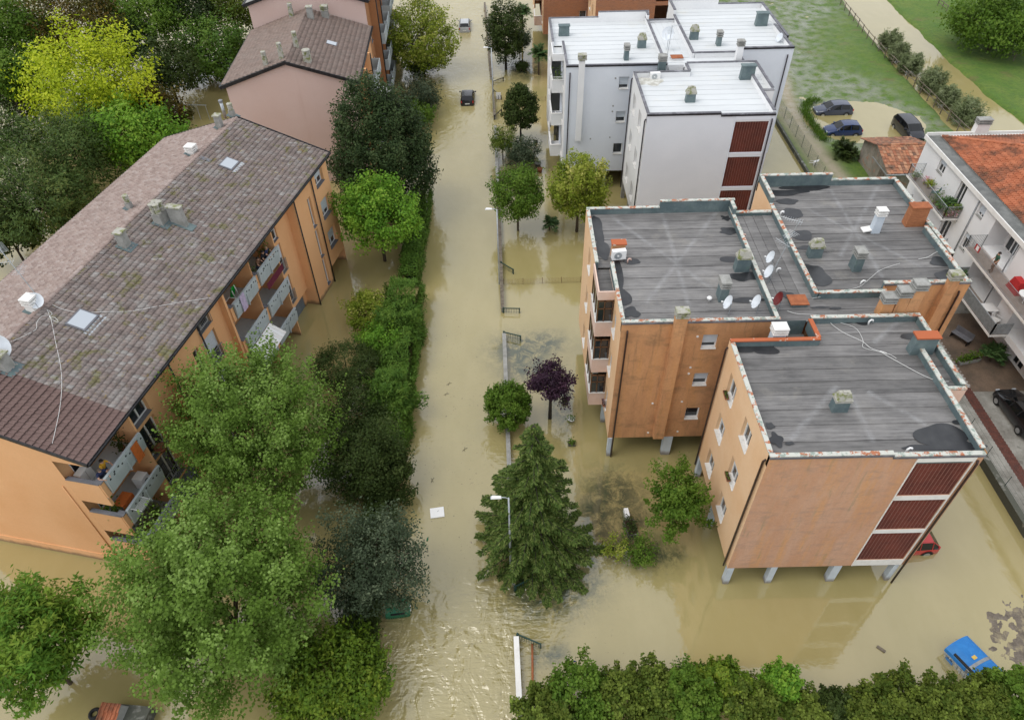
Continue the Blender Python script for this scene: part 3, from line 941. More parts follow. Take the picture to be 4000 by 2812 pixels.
    # --- roofing strips
    def strips(x0, x1, y0, y1, m_, along='x', wd=0.98):
        n = max(1, round(((y1 - y0) if along == 'x' else (x1 - x0)) / wd))
        for i in range(n):
            mb = MB()
            za, zb = ZR + .034, ZR + .002
            if along == 'x':
                s = (y1 - y0) / n; a = y0 + i * s; b_ = a + s + .03
                jag = [random.uniform(-.015, .015) for _ in range(9)]
                xs_ = np.linspace(x0, x1, 9)
                for q in range(8):
                    mb.quad((xs_[q], a + jag[q], za), (xs_[q + 1], a + jag[q + 1], za), (xs_[q + 1], b_, zb), (xs_[q], b_, zb))
                    mb.quad((xs_[q], a + jag[q], za - .03), (xs_[q + 1], a + jag[q + 1], za - .03), (xs_[q + 1], a + jag[q + 1], za), (xs_[q], a + jag[q], za))
            else:
                s = (x1 - x0) / n; a = x0 + i * s; b_ = a + s + .03
                mb.quad((a, y0, za), (b_, y0, zb), (b_, y1, zb), (a, y1, za))
                mb.quad((a, y1, za - .03), (a, y0, za - .03), (a, y0, za), (a, y1, za))
            mb.build('roofing_strip', m_, root)
    strips(6.12, 14.3, 28.77, 34.0, mem[1]); strips(5.22, 14.3, 33.98, 39.74, mem[1])
    strips(17.17, 25.83, 31.47, 34.2, mem[2]); strips(17.17, 21.05, 30.87, 31.5, mem[2]); strips(17.17, 26.18, 34.18, 42.63, mem[2])
    strips(11.57, 20.93, 19.57, 23.5, mem[3]); strips(11.57, 21.88, 23.48, 26.93, mem[3]); strips(16.05, 21.88, 26.93, 28.63, mem[3])
    strips(14.5, 17.0, 30.8, 39.15, mem[0], 'y', .62); strips(14.5, 21.0, 28.8, 30.8, mem[0])
    mb = MB(); mb.quad((14.5, 27.1, 10.4), (16, 27.1, 10.4), (16, 28.6, 10.4), (14.5, 28.6, 10.4)); mb.build('lightwell_floor', mem[0], root)
    mb = MB(); mb.quad((14.5, 27.1, 10.4), (14.5, 28.6, 10.4), (14.5, 28.6, 11.4), (14.5, 27.1, 11.4)); mb.quad((14.5, 28.6, 10.4), (15.9, 28.6, 10.4), (15.9, 28.6, 11.4), (14.5, 28.6, 11.4)); mb.build('lightwell_wall', fl, root)
    if kind == 'brick':
        return root
    # --- columns
    for (x, y, hw) in ((11.65, 19.6, .16), (14.0, 19.6, .17), (17.47, 19.62, .22), (20.64, 19.6, .13), (11.57, 23.3, .16), (11.55, 26.9, .16), (6.17, 28.72, .17), (9.8, 28.72, .28), (6.05, 31.6, .14),
                       (13.9, 28.75, .17), (6.0, 36, .17), (6.0, 39.6, .17), (17.47, 23.5, .2), (20.7, 23.5, .15), (14, 23.5, .17), (21.3, 31.5, .17), (25.7, 31.5, .17), (20.8, 28.5, .17), (10, 34, .2), (14, 27, .17)):
        mb = MB(); mb.box(x - hw, x + hw, y - .17, y + .17, -0.85, Z0 + .01)
        mb.build('column', colm, root)
    # --- downpipes
    pipe(root, [(11.36, 19.62, 11.05), (11.30, 19.65, 10.9), (11.30, 19.7, 1.6)], pipem)
    pipe(root, [(11.36, 27.0, 11.05), (11.30, 27.0, 10.9), (11.30, 27.0, 1.0)], pipem)
    pipe(root, [(6.3, 28.56, 10.95), (6.3, 28.50, 10.8), (6.27, 28.50, -0.3)], pipem)
    pipe(root, [(20.88, 19.36, 11.0), (20.88, 19.30, 10.8), (20.88, 19.30, -0.3)], pipem)
    pipe(root, [(25.55, 31.26, 11.0), (25.55, 31.20, 10.8), (25.55, 31.20, 1.0)], pipem)
    # --- chimney breasts on the walls
    stack = MT['stucco_grime'] if kind == 'orange' else MT['white']
    if kind == 'orange':
        mb = MB(); mb.box(8.72, 9.36, 28.18, 28.598, 2.1, 12.1); cb_ = mb.build('chimney_breast', MT['stucco_grime'], root)
    else:
        mb = MB(); mb.box(7.0, 7.5, 28.2, 28.598, 5.0, 12.0); cb_ = mb.build('chimney_breast', MT['white'], root)
    xx = 9.04 if kind == 'orange' else 7.25
    mb = MB()
    for i in range(3):
        mb.box(xx - .36, xx + .36, 28.10, 28.66, 12.12 + i * .16, 12.22 + i * .16); mb.box(xx - .22, xx + .22, 28.2, 28.55, 12.05 + i * .16, 12.13 + i * .16)
    mb.build('cap', MT['mossconc'], cb_)
    mb = MB(); mb.box(24.5, 25.05, 30.93, 31.298, 1.9, 12.0 if kind == 'orange' else 2.2); cb_ = mb.build('chimney_breast', stack, root)
    mb = MB()
    for i in range(3 if kind == 'orange' else 0):
        mb.box(24.45 - .02, 25.1 + .02, 30.86, 31.42, 12.02 + i * .16, 12.12 + i * .16); mb.box(24.55, 25.0, 30.95, 31.3, 11.95 + i * .16, 12.03 + i * .16)
    if kind == 'orange':
        mb.build('cap', MT['mossconc'], cb_)
    # --- chimneys on the roof
    fm_ = MT['flash'] if kind == 'orange' else MT['coping_grey'] if False else MT['flash']
    Zc = ZR - .02
    if kind == 'orange':
        chimney(root, 13.62, 33.5, Zc, .42, .25, .95, fm_, 'mossy')
        chimney(root, 11.9, 30.95, Zc, .24, .38, .95, fm_, 'slots', MT['concrete'])
        chimney(root, 18.3, 34.7, Zc, .40, .26, .75, fm_, 'mossy')
        chimney(root, 20.3, 33.4, Zc, .26, .34, .95, fm_, 'slots', MT['concrete'])
        chimney(root, 22.85, 37.1, Zc, .26, .22, 1.25, MT['column'], 'slots', MT['whitetrim'])
        chimney(root, 25.55, 37.8, Zc + .02, .58, .30, 1.35, M('bare_brick_render', (0.42, 0.17, 0.075), (0.33, 0.13, 0.06), 2.5, stretch=(1, 1, 5), fine=0.2), 'flat', MT['rust'])
        chimney(root, 15.6, 22.5, Zc, .38, .24, .72, fm_, 'mossy')
        chimney(root, 21.1, 26.3, Zc, .60, .24, 1.15, fm_, 'flat', MT['coping_red'])
        chimney(root, 14.05, 27.5, 10.6, .36, .28, 1.0, MT['column'], 'slots', MT['whitetrim'])
        for i, (x, h) in enumerate(((20.3, 1.0), (21.0, 1.4), (21.65, 1.85))):
            chimney(root, x, 29.25, Zc, .33, .27, h, MT['stucco_grime'], 'slots', MT['concrete'])
        mb = MB(); mb.box(15.55, 16.45, 30.0, 30.75, ZR, 11.32); h_ = mb.build('roof_hatch', MT['flash'], root)
        mb = MB(); mb.box(15.48, 16.52, 29.93, 30.82, 11.32, 11.38); mb.build('hatch_lid', MT['rust'], h_)
        chimney(root, 6.55, 35.2, Zc, .42, .22, .95, MT['stucco_grime'], 'flat', MT['coping_red'])
        # puddles and damp patches
        for k, (q, rx, ry) in enumerate(((_A(350, 180), .55, .28), (_A(290, 330), .35, 1.5), (_A(330, 500), .4, 1.1), (_A(580, 600), .5, .3), (_A(1385, 345), .6, .38), (_A(1385, 580), .55, .3), (_A(1365, 235), .3, .25), (_A(1510, 730), .9, .4),
                                         (_A(1160, 150), .35, .15), (_A(1335, 140), .25, .2), (_A(470, 720), .25, 1.4), (_A(500, 900), .4, .8), (_A(570, 1030), .45, .45), (_A(1560, 925), 1.1, .22), (_A(1870, 880), .35, .3), (_A(1720, 185), .2, .12),
                                         (_B(300, 190), 1.6, .42), (_B(150, 235), 1.4, .35), (_B(160, 310), .7, .35), (_B(200, 410), .7, .55), (_B(280, 590), .6, .6), (_B(400, 930), .75, 1.0), (_B(1420, 820), .55, .45), (_B(1490, 930), .6, .5), (_B(330, 700), .6, .2),
                                         (_B(130, 1095), .35, .25), (_B(420, 1205), .5, .1), (_B(560, 1208), .35, .09), (_B(740, 1310), .75, .3), (_B(1180, 1445), .6, .25), (_A(1650, 1320), .9, .5), (_A(1500, 1330), .7, .3),
                                         (_C(650, 380), .3, .4), (_C(605, 290), .2, .2), (_C(1760, 370), 1.2, .75), (_C(1860, 425), 1.0, .35), (_C(1640, 435), 1.1, .18), (_C(1850, 265), .25, .15), (_C(730, 405), .2, .1))):
            p = U(*q, 11.0); mb = MB(); blob(mb, p.x, p.y, ZR + .034 + k * .0006, rx, ry, k + 5, n=36, rough=.42); mb.build('damp_patch', wetm, root)
    else:
        for (x, y, hx, hy, h, cap, cm) in ((13.0, 33.2, .38, .24, .75, 'mossy', MT['mossconc']), (11.3, 30.7, .20, .30, .85, 'slots', MT['concrete']), (18.0, 34.9, .38, .24, .75, 'mossy', MT['mossconc']), (19.9, 33.4, .20, .3, .8, 'slots', MT['concrete']),
                                           (15.2, 22.3, .38, .24, .7, 'mossy', MT['mossconc']), (20.6, 26.2, .58, .22, 1.1, 'flat', MT['flash']), (24.9, 37.9, .55, .28, 1.1, 'flat', MT['flash']), (6.3, 36.4, .5, .22, .9, 'flat', MT['flash']), (13.9, 28.0, .3, .3, .95, 'slots', MT['concrete'])):
            chimney(root, x, y, Zc, hx, hy, h, MT['flash'] if h < 2 else stack, cap, cm)
        chimney(root, 20.6, 29.3, Zc, .27, .25, 1.5, stack, 'slots', MT['concrete'])
        mb = MB(); mb.box(15.2, 16.1, 30.2, 30.8, ZR, 11.3); h_ = mb.build('roof_hatch', MT['white'], root)
        mb = MB(); mb.box(15.13, 16.17, 30.13, 30.87, 11.3, 11.36); mb.build('hatch_lid', MT['rust'], h_)
        p = U(2420, 305, 11.5)
        mb = MB(); blob(mb, 12.6, 26.0, ZR + .034, 1.1, .8, 3, rough=.4); mb.build('damp_patch', M('white_roof_stain', (0.42, 0.41, 0.36), (0.62, 0.62, 0.58), 2.5, 0.4, 0.6), root)
    # --- vent discs on the walls
    vm = MT['whitetrim'] if kind == 'orange' else MT['concrete']
    for (x, z) in ((10.2, 10.4), (10.2, 8.0), (10.18, 7.5), (10.15, 5.1), (8.4, 5.0), (8.45, 2.25), (10.3, 2.3)):
        mb = MB(); mb.tube([(x, 28.598, z), (x, 28.56, z)], .07, 10); mb.build('wall_vent', vm, root)
    return root


OBK = flat_block('orange', 'apricot orange flat-roofed apartment block on columns, grey bitumen roof with peeling red copings', (11.45, 19.4, 0))
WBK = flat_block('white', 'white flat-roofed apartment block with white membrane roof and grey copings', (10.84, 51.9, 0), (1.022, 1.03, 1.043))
flat_block('brick', 'red brick apartment block at the top edge behind the white block', (10.62, 87.1, 0), (1.022, 1.03, 1.043))
# ------------------------------------------------------------------ tiled roofs
def tile_mesh(name, wd, ln, roll, mat, lift=0.075):
    pr = [(0, 0.004), (wd * .16, roll), (wd * .38, roll), (wd * .54, 0.004), (wd * .97, 0.0)]
    vs = [(x, 0, z + lift) for x, z in pr] + [(x, ln, z) for x, z in pr] + [(x, 0, z + lift - .026) for x, z in pr]
    n = len(pr)
    fs = [(i, i + 1, n + i + 1, n + i) for i in range(n - 1)] + [(2 * n + i, 2 * n + i + 1, i + 1, i) for i in range(n - 1)]
    me = bpy.data.meshes.new(name); me.from_pydata(vs, [], fs); me.materials.append(mat); me.update()
    return me, np.array(vs), fs


def tile_mat(name, cols, lichen=None, lich_amt=0.5, dark=None):
    mt, t, b = nmat(name)
    at = nd(t, 'Attribute'); at.attribute_name = 'rnd'
    inf = nd(t, 'ObjectInfo')
    f = math_(t, 'FRACT', math_(t, 'ADD', at.outputs['Fac'], math_(t, 'MULTIPLY', inf.outputs['Random'], 1.0)))
    k = len(cols)
    c = ramp(t, f, [(i / (k - 1), cc) for i, cc in enumerate(cols)])
    if dark:
        c = mixc(t, ramp(t, noise(t, wpos(t), dark[1], 6, 0.7), ((dark[2], 0), (dark[3], dark[4]))), c, dark[0])
    if lichen:
        for (lc, sc, lo, hi, am) in lichen:
            c = mixc(t, ramp(t, noise(t, wpos(t), sc, 6, 0.75), ((lo, 0), (hi, am))), c, lc)
    c = mixc(t, 1.0, c, ramp(t, noise(t, wpos(t), 14, 4, 0.7), ((0.3, 0.78), (0.7, 1.15))), 'MULTIPLY')
    t.links.new(c, b.inputs['Base Color'])
    b.inputs['Roughness'].default_value = 0.85
    return mt


def roof_slope(parent, org, ux, uy, nx_, ny_, wd, exp_, mesh_d, mat, pick=None, jit=0.006, name='tile', single=None):
    """tiles from org along ux (eave) and uy (up the slope). pick(i,j) -> tiles made as single objects"""
    me, vs, fs = mesh_d
    ux = Vector(ux).normalized(); uy = Vector(uy).normalized(); uz = ux.cross(uy)
    B = np.array([ux, uy, uz]); org = np.array(org)
    I, J = np.meshgrid(np.arange(nx_), np.arange(ny_)); I = I.ravel(); J = J.ravel()
    pk = np.array([bool(pick and pick(i, j)) for i, j in zip(I, J)])
    rs = np.random.default_rng(len(I))
    P = org + np.outer(I * wd, ux) + np.outer(J * exp_, uy) + np.outer(rs.uniform(-jit, jit, len(I)), uz) + np.outer(rs.uniform(-jit, jit, len(I)), uy)
    rot = Matrix((ux, uy, uz)).transposed().to_4x4()
    for p in P[pk]:
        o = bpy.data.objects.new(name, single or me); col.objects.link(o); o.parent = parent
        o.matrix_local = Matrix.Translation(Vector(p)) @ rot
    Q = P[~pk]; n = len(vs)
    if not len(Q):
        return
    V = (Q[:, None, :] + (vs @ B)[None]).reshape(-1, 3)
    F = (np.arange(len(Q))[:, None, None] * n + np.array(fs)[None]).reshape(-1, 4)
    m2 = bpy.data.meshes.new('tiles')
    m2.vertices.add(len(V)); m2.vertices.foreach_set('co', V.ravel().astype(np.float32))
    m2.loops.add(len(F) * 4); m2.polygons.add(len(F))
    m2.loops.foreach_set('vertex_index', F.ravel().astype(np.int32))
    m2.polygons.foreach_set('loop_start', np.arange(0, len(F) * 4, 4, dtype=np.int32)); m2.polygons.foreach_set('loop_total', np.full(len(F), 4, dtype=np.int32))
    a = m2.attributes.new('rnd', 'FLOAT', 'FACE'); a.data.foreach_set('value', np.repeat(rs.random(len(Q)), len(fs)).astype(np.float32))
    m2.materials.append(mat); m2.validate(); m2.update()
    link('tiles', m2, parent, 'stuff', loc=(0, 0, 0))


def ridge_row(parent, a, b, mat, rad=0.13, step=0.42, name='ridge_tile'):
    a = Vector(a); b = Vector(b); d = (b - a); L = d.length; d.normalize()
    mb = MB(); s = d.cross(Vector((0, 0, 1))).normalized(); u = s.cross(d)
    vs = []; n = 7
    for t_, r_ in ((0, rad * 1.08), (step * 1.08, rad * .95)):
        vs += [Vector((0, 0, 0)) + d * t_ + s * (r_ * math.cos(math.pi * k / (n - 1))) + u * (r_ * .8 * math.sin(math.pi * k / (n - 1))) for k in range(n)]
    mb.add(vs, [(k, k + 1, n + k + 1, n + k) for k in range(n - 1)])
    me = mb.mesh(name, mat)
    for i in range(int(L / step)):
        o = bpy.data.objects.new(name, me); col.objects.link(o); o.parent = parent; o.location = a + d * (i * step)


OLD = tile_mat('old_grey_brown_tiles', [(0.235, 0.190, 0.172), (0.265, 0.215, 0.195), (0.285, 0.225, 0.20), (0.25, 0.20, 0.18), (0.31, 0.275, 0.255), (0.24, 0.192, 0.175), (0.29, 0.235, 0.21), (0.37, 0.35, 0.33)],
               [((0.36, 0.345, 0.325), 0.5, 0.54, 0.66, 0.6), ((0.156, 0.152, 0.033), 0.9, 0.545, 0.62, 0.7), ((0.34, 0.235, 0.06), 1.7, 0.61, 0.65, 0.7)], dark=((0.125, 0.098, 0.088), 1.6, 0.48, 0.68, 0.75))
OLD2 = tile_mat('old_pinkish_tiles', [(0.27, 0.20, 0.175), (0.33, 0.25, 0.22), (0.37, 0.29, 0.255), (0.25, 0.185, 0.16), (0.40, 0.33, 0.30), (0.30, 0.22, 0.19)], dark=((0.25, 0.18, 0.155), 2.5, 0.5, 0.75, 0.6))
NEWT = tile_mat('new_brown_tiles', [(0.135, 0.085, 0.075), (0.155, 0.10, 0.088), (0.145, 0.092, 0.081), (0.16, 0.105, 0.092)])
PINKT = tile_mat('brown_flat_tiles', [(0.213, 0.156, 0.131), (0.254, 0.193, 0.164), (0.238, 0.172, 0.143), (0.201, 0.148, 0.123)], [((0.115, 0.107, 0.049), 0.9, 0.60, 0.74, 0.5), ((0.221, 0.189, 0.164), 0.4, 0.5, 0.7, 0.45)], dark=((0.082, 0.061, 0.053), 2.2, 0.5, 0.75, 0.6))
REDT = tile_mat('red_clay_tiles', [(0.44, 0.145, 0.065), (0.37, 0.115, 0.05), (0.49, 0.175, 0.085), (0.41, 0.13, 0.06)], dark=((0.075, 0.045, 0.03), 0.42, 0.47, 0.62, 0.85), lichen=[((0.13, 0.11, 0.035), 0.8, 0.62, 0.72, 0.5)])
SHEDT = tile_mat('shed_clay_tiles', [(0.40, 0.15, 0.075), (0.46, 0.21, 0.11), (0.30, 0.105, 0.055), (0.52, 0.27, 0.155), (0.17, 0.09, 0.06), (0.43, 0.17, 0.085)], dark=((0.06, 0.05, 0.035), 1.3, 0.50, 0.68, 0.8))


def dishobj(label, loc, aim, dia=0.8, mat=None, mast=0.6, group=None):
    """satellite dish: pole, reflector, arm, receiver"""
    r = thing('satellite_dish', label, 'satellite dish', loc, group=group)
    mb = MB(); mb.tube([(0, 0, 0), (0, 0, mast)], .025, 6); mb.build('pole', MT['galv'], r)
    d = Vector(aim).normalized(); up = Vector((0, 0, 1)); s = d.cross(up).normalized(); u = s.cross(d)
    c = Vector((0, 0, mast)) + d * .12; n = 18; rings = []
    for q in (0.0, .35, .7, 1.0):
        rings.append([c + d * (.16 * dia * q * q) + (s * math.cos(2 * math.pi * k / n) + u * math.sin(2 * math.pi * k / n) * 1.06) * (dia / 2 * max(q, .01)) for k in range(n)])
    mb = MB(); mb.add([v for g in rings for v in g], [(i * n + k, i * n + (k + 1) % n, (i + 1) * n + (k + 1) % n, (i + 1) * n + k) for i in range(3) for k in range(n)])
    mb.tube([c - d * .12, c - d * .01], .05, 6)
    mb.build('reflector', mat or MT['dish'], r, smooth=True)
    f = c + d * (dia * .62) - u * .12
    mb = MB(); mb.tube([c - u * dia * .48 + d * .12, f], .015, 5); mb.build('arm', MT['galv'], r)
    mb = MB(); mb.tube([f - d * .02, f + u * .02 - d * .12], .04, 8); mb.build('receiver', MT['white_plastic'], r)
    return r


# ------------------------------------------------------------------ left orange apartment house with the long tiled roof
LB = thing('apartment_house', 'long orange apartment house with weathered brown tiled gable roof on the left', 'building', (-20.3, 21.0, 0), math.atan2(.9771, .2127))
so_ = MT['stucco_L']
ZE, ZRI, WR, LS = 10.15, 12.45, 6.85, 30.1


def LW(p0, p1, z0, z1, ops=(), depth=.28, **kw):
    mb = MB(); wall(mb, p0, p1, z0, z1, ops, depth); mb.build('wall', so_, LB)
    for i, o in enumerate(ops):
        st = kw.get('style', 'win')
        if st == 'garage':
            continue
        window(LB, p0, p1, o, depth, sill=MT['darkslate'], shutter=kw.get('sh', (0.3,))[i % len(kw.get('sh', (0.3,)))], sash=(o[1] - o[0]) > .8)


# stair towers and end bay
for s0, s1, sl in ((24.0, 27.1, 2.05), (7.2, 10.4, 2.1)):
    LW((s0, .3), (s1, .3), -.8, 10.05, [(sl, sl + .55, a, b) for a, b in ((5.95, 8.5), (3.13, 5.7), (.4, 2.95))], .25, sh=(0,))
    LW((s0, 2.3), (s0, .3), -.8, 10.05)
    LW((s1, .3), (s1, 2.3), -.8, 10.05)
    pipe(LB, [(s0 + .04, .2, 9.95), (s0 + .04, .2, -.6)], MT['blackmetal'])
    pipe(LB, [(s1 + .02, .2, 9.95), (s1 + .02, .2, -.6)], MT['blackmetal'])
LW((27.1, .3), (30.15, .3), 1.33, 10.05, [(.8, 2.25, a, b) for a, b in ((8.3, 9.85), (5.5, 7.1), (2.67, 4.3))], .32, sh=(.65, .72, .62))
LW((27.1, 1.6), (30.15, 1.6), -.8, 1.34)
mb = MB(); mb.box(27.1, 30.14, .31, 2.0, 1.33, 1.45); mb.build('soffit', so_, LB)
# recessed wall next to the far tower, with garage doors
LW((20.3, 1.0), (24.0, 1.0), 1.6, 10.05, [(.6, 1.8, a, b) for a, b in ((7.75, 9.2), (4.95, 7.35), (2.1, 4.5))], .2, sh=(.45, .5, .4))
LW((20.3, 1.3), (24.0, 1.3), -.8, 1.6, [(1.0, 3.3, -.75, 1.45)], .12, style='garage')
LW((3.4, .6), (7.2, .6), 2.5, 10.05, [(.35, 1.75, a, b) for a, b in ((8.1, 9.5), (5.45, 7.8), (2.78, 5.2))], .3, sh=(0, 0, 0))
LW((3.4, .8), (7.2, .8), -.8, 2.5, [(.65, 2.75, -.75, 2.4)], .12, style='garage')
LW((10.4, .7), (13.6, .7), -.8, 10.05, [(.2, 1.8, a, b) for a, b in ((8.4, 9.9), (5.6, 7.9), (2.8, 5.1))], .25, sh=(0, .6, .5))
for (s0, s1, w_, z1) in ((21.3, 23.6, 1.40, 1.45), (4.05, 6.15, .90, 2.4)):
    mb = MB(); nn = 16
    for i in range(nn):
        a = s0 + (s1 - s0) * i / nn; mb.box(a + .01, a + (s1 - s0) / nn - .01, w_ - .02, w_ + .02, -.75, z1)
    mb.box(s0, s1, w_, w_ + .03, -.75, z1)
    mb.build('garage_door', MT['garage'], LB)
# balcony stacks
for (s0, s1, endl, endr) in ((0.0, 3.4, 0, 1), (13.6, 16.9, 1, 1), (17.0, 20.3, 0, 1)):
    ops = [(.7, 1.7, zf + .1, zf + 2.2) for zf in (7.2, 4.4, 1.7)]
    mb = MB(); wall(mb, (s0, 2.3), (s1, 2.3), -.8, 10.05, ops, .1); mb.build('wall', so_, LB)
    for o in ops:
        window(LB, (s0, 2.3), (s1, 2.3), o, .1, sash=True)
    if s0 > 1:
        mb = MB(); mb.box(s0 - (.2 if endl else .1), s0 + (.003 if endl else .0), .3, 2.3, -.8, 10.05); mb.build('fin_wall', so_, LB)
    mb = MB(); mb.box(s1 - .005, s1 + .1, .3, 2.3, -.8, 10.05); mb.build('fin_wall', so_, LB)
    for k, zf in enumerate((7.2, 4.4, 1.7)):
        mb = MB(); mb.box(s0 + .02, s1 - .01, .28, 2.29, zf - .12, zf); sl = mb.build('balcony_slab', MT['balcony'], LB)
        a, b = s0 + .3, s1 - .06
        mb = MB()
        # parapet with an outward fold
        zt = zf + 1.22
        vs = [(x, y, z) for x in (a, b) for (y, z) in ((.30, zf - .05), (.10, zf + .02), (.02, zf + .75), (.02, zt), (.16, zt), (.16, zf + .1))]
        mb.add(vs, [(i, (i + 1) % 6, 6 + (i + 1) % 6, 6 + i) for i in range(6)] + [(5, 4, 3, 2, 1, 0), (6, 7, 8, 9, 10, 11)])
        for xm in ((a + b) / 2,):
            mb.box(xm - .03, xm + .03, -.02, .14, zf, zt - .3)
        pp = mb.build('balcony_parapet', MT['balcony'], LB)
        mb = MB()
        for i in range(9):
            for j in range(2):
                if (i * 7 + j * 3 + k) % 5 < 3:
                    x = a + .18 + i * (b - a - .3) / 8.2 + j * .06; mb.box(x, x + .10, .008, .06, zf + .86 + j * .12, zf + .95 + j * .12)
        mb.build('slots', MT['black'], pp, kind='stuff')
        if s0 > 1 or k < 3:
            mb = MB(); mb.box(s0 + .02, s0 + .30, .2, .5, zf - .05, zf + 1.1); mb.build('pier', so_, LB)
            mb = MB(); mb.box(s0 + .0, s0 + .33, .12, .55, zf + 1.1, zf + 1.15); mb.build('pier_cap', MT['darkslate'], LB)
    if s0 < 1:
        for zf in (7.2, 4.4, 1.7):
            mb = MB(); mb.box(.002, .16, .3, 2.1, zf - .75, zf + 1.05); mb.build('side_panel', so_, LB)
            mb = MB(); mb.box(-.03, .2, .25, 2.1, zf + 1.05, zf + 1.10); mb.build('side_sill', MT['darkslate'], LB)
        mb = MB(); mb.box(.002, .16, .3, 2.1, 9.75, 10.05); mb.box(.002, .16, .3, .55, -.8, .95); mb.build('side_panel', so_, LB)
# railings across the tall windows
for (s0, s1, w_, z0) in ((10.55, 12.25, .62, 8.4), (10.55, 12.25, .62, 5.6), (20.85, 22.15, .92, 4.95), (20.85, 22.15, .92, 2.1), (3.7, 5.2, .5, 2.8)):
    mb = MB()
    for i in range(13):
        x = s0 + (s1 - s0) * i / 12; mb.box(x - .012, x + .012, w_ - .012, w_ + .012, z0 + .05, z0 + 1.0)
    mb.box(s0, s1, w_ - .02, w_ + .02, z0 + 1.0, z0 + 1.04); mb.box(s0, s1, w_ - .02, w_ + .02, z0 + .03, z0 + .06)
    mb.build('railing', MT['greymetal'], LB)
# gables and rear
for s_, flip in ((0.0, False), (30.15, True)):
    g = [(s_, 2.1, -.8), (s_, 13.4, -.8), (s_, 13.4, 10.0), (s_, WR, 12.25), (s_, 2.1, 10.72)]
    mb = MB(); mb.add(g, [tuple(range(5))]); mb.add([(s_, .3, 10.05), (s_, 2.1, 10.05), (s_, 2.1, 10.72), (s_, .3, 10.12)], [(0, 1, 2, 3)])
    if flip:
        mb.add([(s_, .3, -.8), (s_, 2.1, -.8), (s_, 2.1, 10.05), (s_, .3, 10.05)], [(0, 1, 2, 3)])
    mb.build('gable_wall', so_, LB)
mb = MB(); mb.box(-.045, -.002, 2.1, 13.4, -.8, .75); mb.build('plinth', so_, LB)
pipe(LB, [(-.03, 2.6, 7.6), (-.03, 2.6, .6)], so_, .03, 'wall_pipe')
mb = MB(); wall(mb, (30.15, 13.4), (0, 13.4), -.8, 10.0); mb.build('wall', so_, LB)
mb = MB(); mb.box(.2, 30, 2.35, 13.3, 9.85, 9.95); mb.build('attic_floor', MT['concrete'], LB)
# roof
sl_len = math.hypot(WR + .1, ZRI - ZE)
uy = Vector((0, WR + .1, ZRI - ZE)).normalized()
mb = MB()
for sg in (0, 1):
    f = lambda x, y, z: (x, (2 * WR - y) if sg else y, z)
    q = [f(-.12, -.1, ZE - .03), f(30.25, -.1, ZE - .03), f(30.25, WR, ZRI - .03), f(-.12, WR, ZRI - .03)]
    mb.quad(*(q if not sg else q[::-1]))
rf = mb.build('roof', MT['concrete'], LB)
tm = tile_mesh('tile', .235, .40, .035, NEWT)
tm2 = (tm[0], tm[1], tm[2])
nx_, ny_ = 129, 22
ex = (sl_len - .05) / ny_
brown = lambda i, j: i < 14
roof_slope(LB, (-.12, -.1, ZE), (1, 0, 0), uy, 14, ny_, .235, ex, tm, NEWT, pick=lambda i, j: True)
roof_slope(LB, (-.12 + 14 * .235, -.1, ZE), (1, 0, 0), uy, nx_ - 14, ny_, .235, ex, tm, OLD)
uy2 = Vector((0, -(WR + .1), ZRI - ZE)).normalized()
roof_slope(LB, (30.2, 2 * WR + .1, ZE), (-1, 0, 0), uy2, nx_, ny_, .235, ex, tm, OLD2)
ridge_row(LB, (-.12, WR, ZRI + .02), (30.25, WR, ZRI + .02), OLD2)
for a_ in (-.24, 2 * WR + .1):
    mb = MB(); mb.box(-.15, 30.28, a_, a_ + .14, ZE - .08, ZE + .02); mb.build('gutter', MT['blackmetal'], LB)
for x0 in (-.20, 30.25):
    mb = MB()
    for sg in (0, 1):
        f = lambda y: (2 * WR - y) if sg else y
        mb.add([(x0, f(-.15), ZE - .12), (x0 + .08, f(-.15), ZE - .12), (x0 + .08, f(WR), ZRI - .10), (x0, f(WR), ZRI - .10), (x0, f(-.15), ZE + .07), (x0 + .08, f(-.15), ZE + .07), (x0 + .08, f(WR), ZRI + .08), (x0, f(WR), ZRI + .08)],
               [(3, 2, 1, 0), (4, 5, 6, 7), (0, 1, 5, 4), (1, 2, 6, 5), (2, 3, 7, 6), (3, 0, 4, 7)])
    mb.build('verge_trim', MT['blackmetal'], LB)
_inv = LB.matrix_basis.inverted()


def onroof(x, y):
    """pixel on the tiled roof -> local point"""
    best = None
    for it in range(400):
        z = 10.1 + it * .0065
        p = _inv @ U(x, y, z)
        zr = ZE + (ZRI - ZE) * (1 - abs(p.y - WR) / (WR + .1))
        d = abs(zr - z)
        if best is None or d < best[0]:
            best = (d, p)
    return best[1]


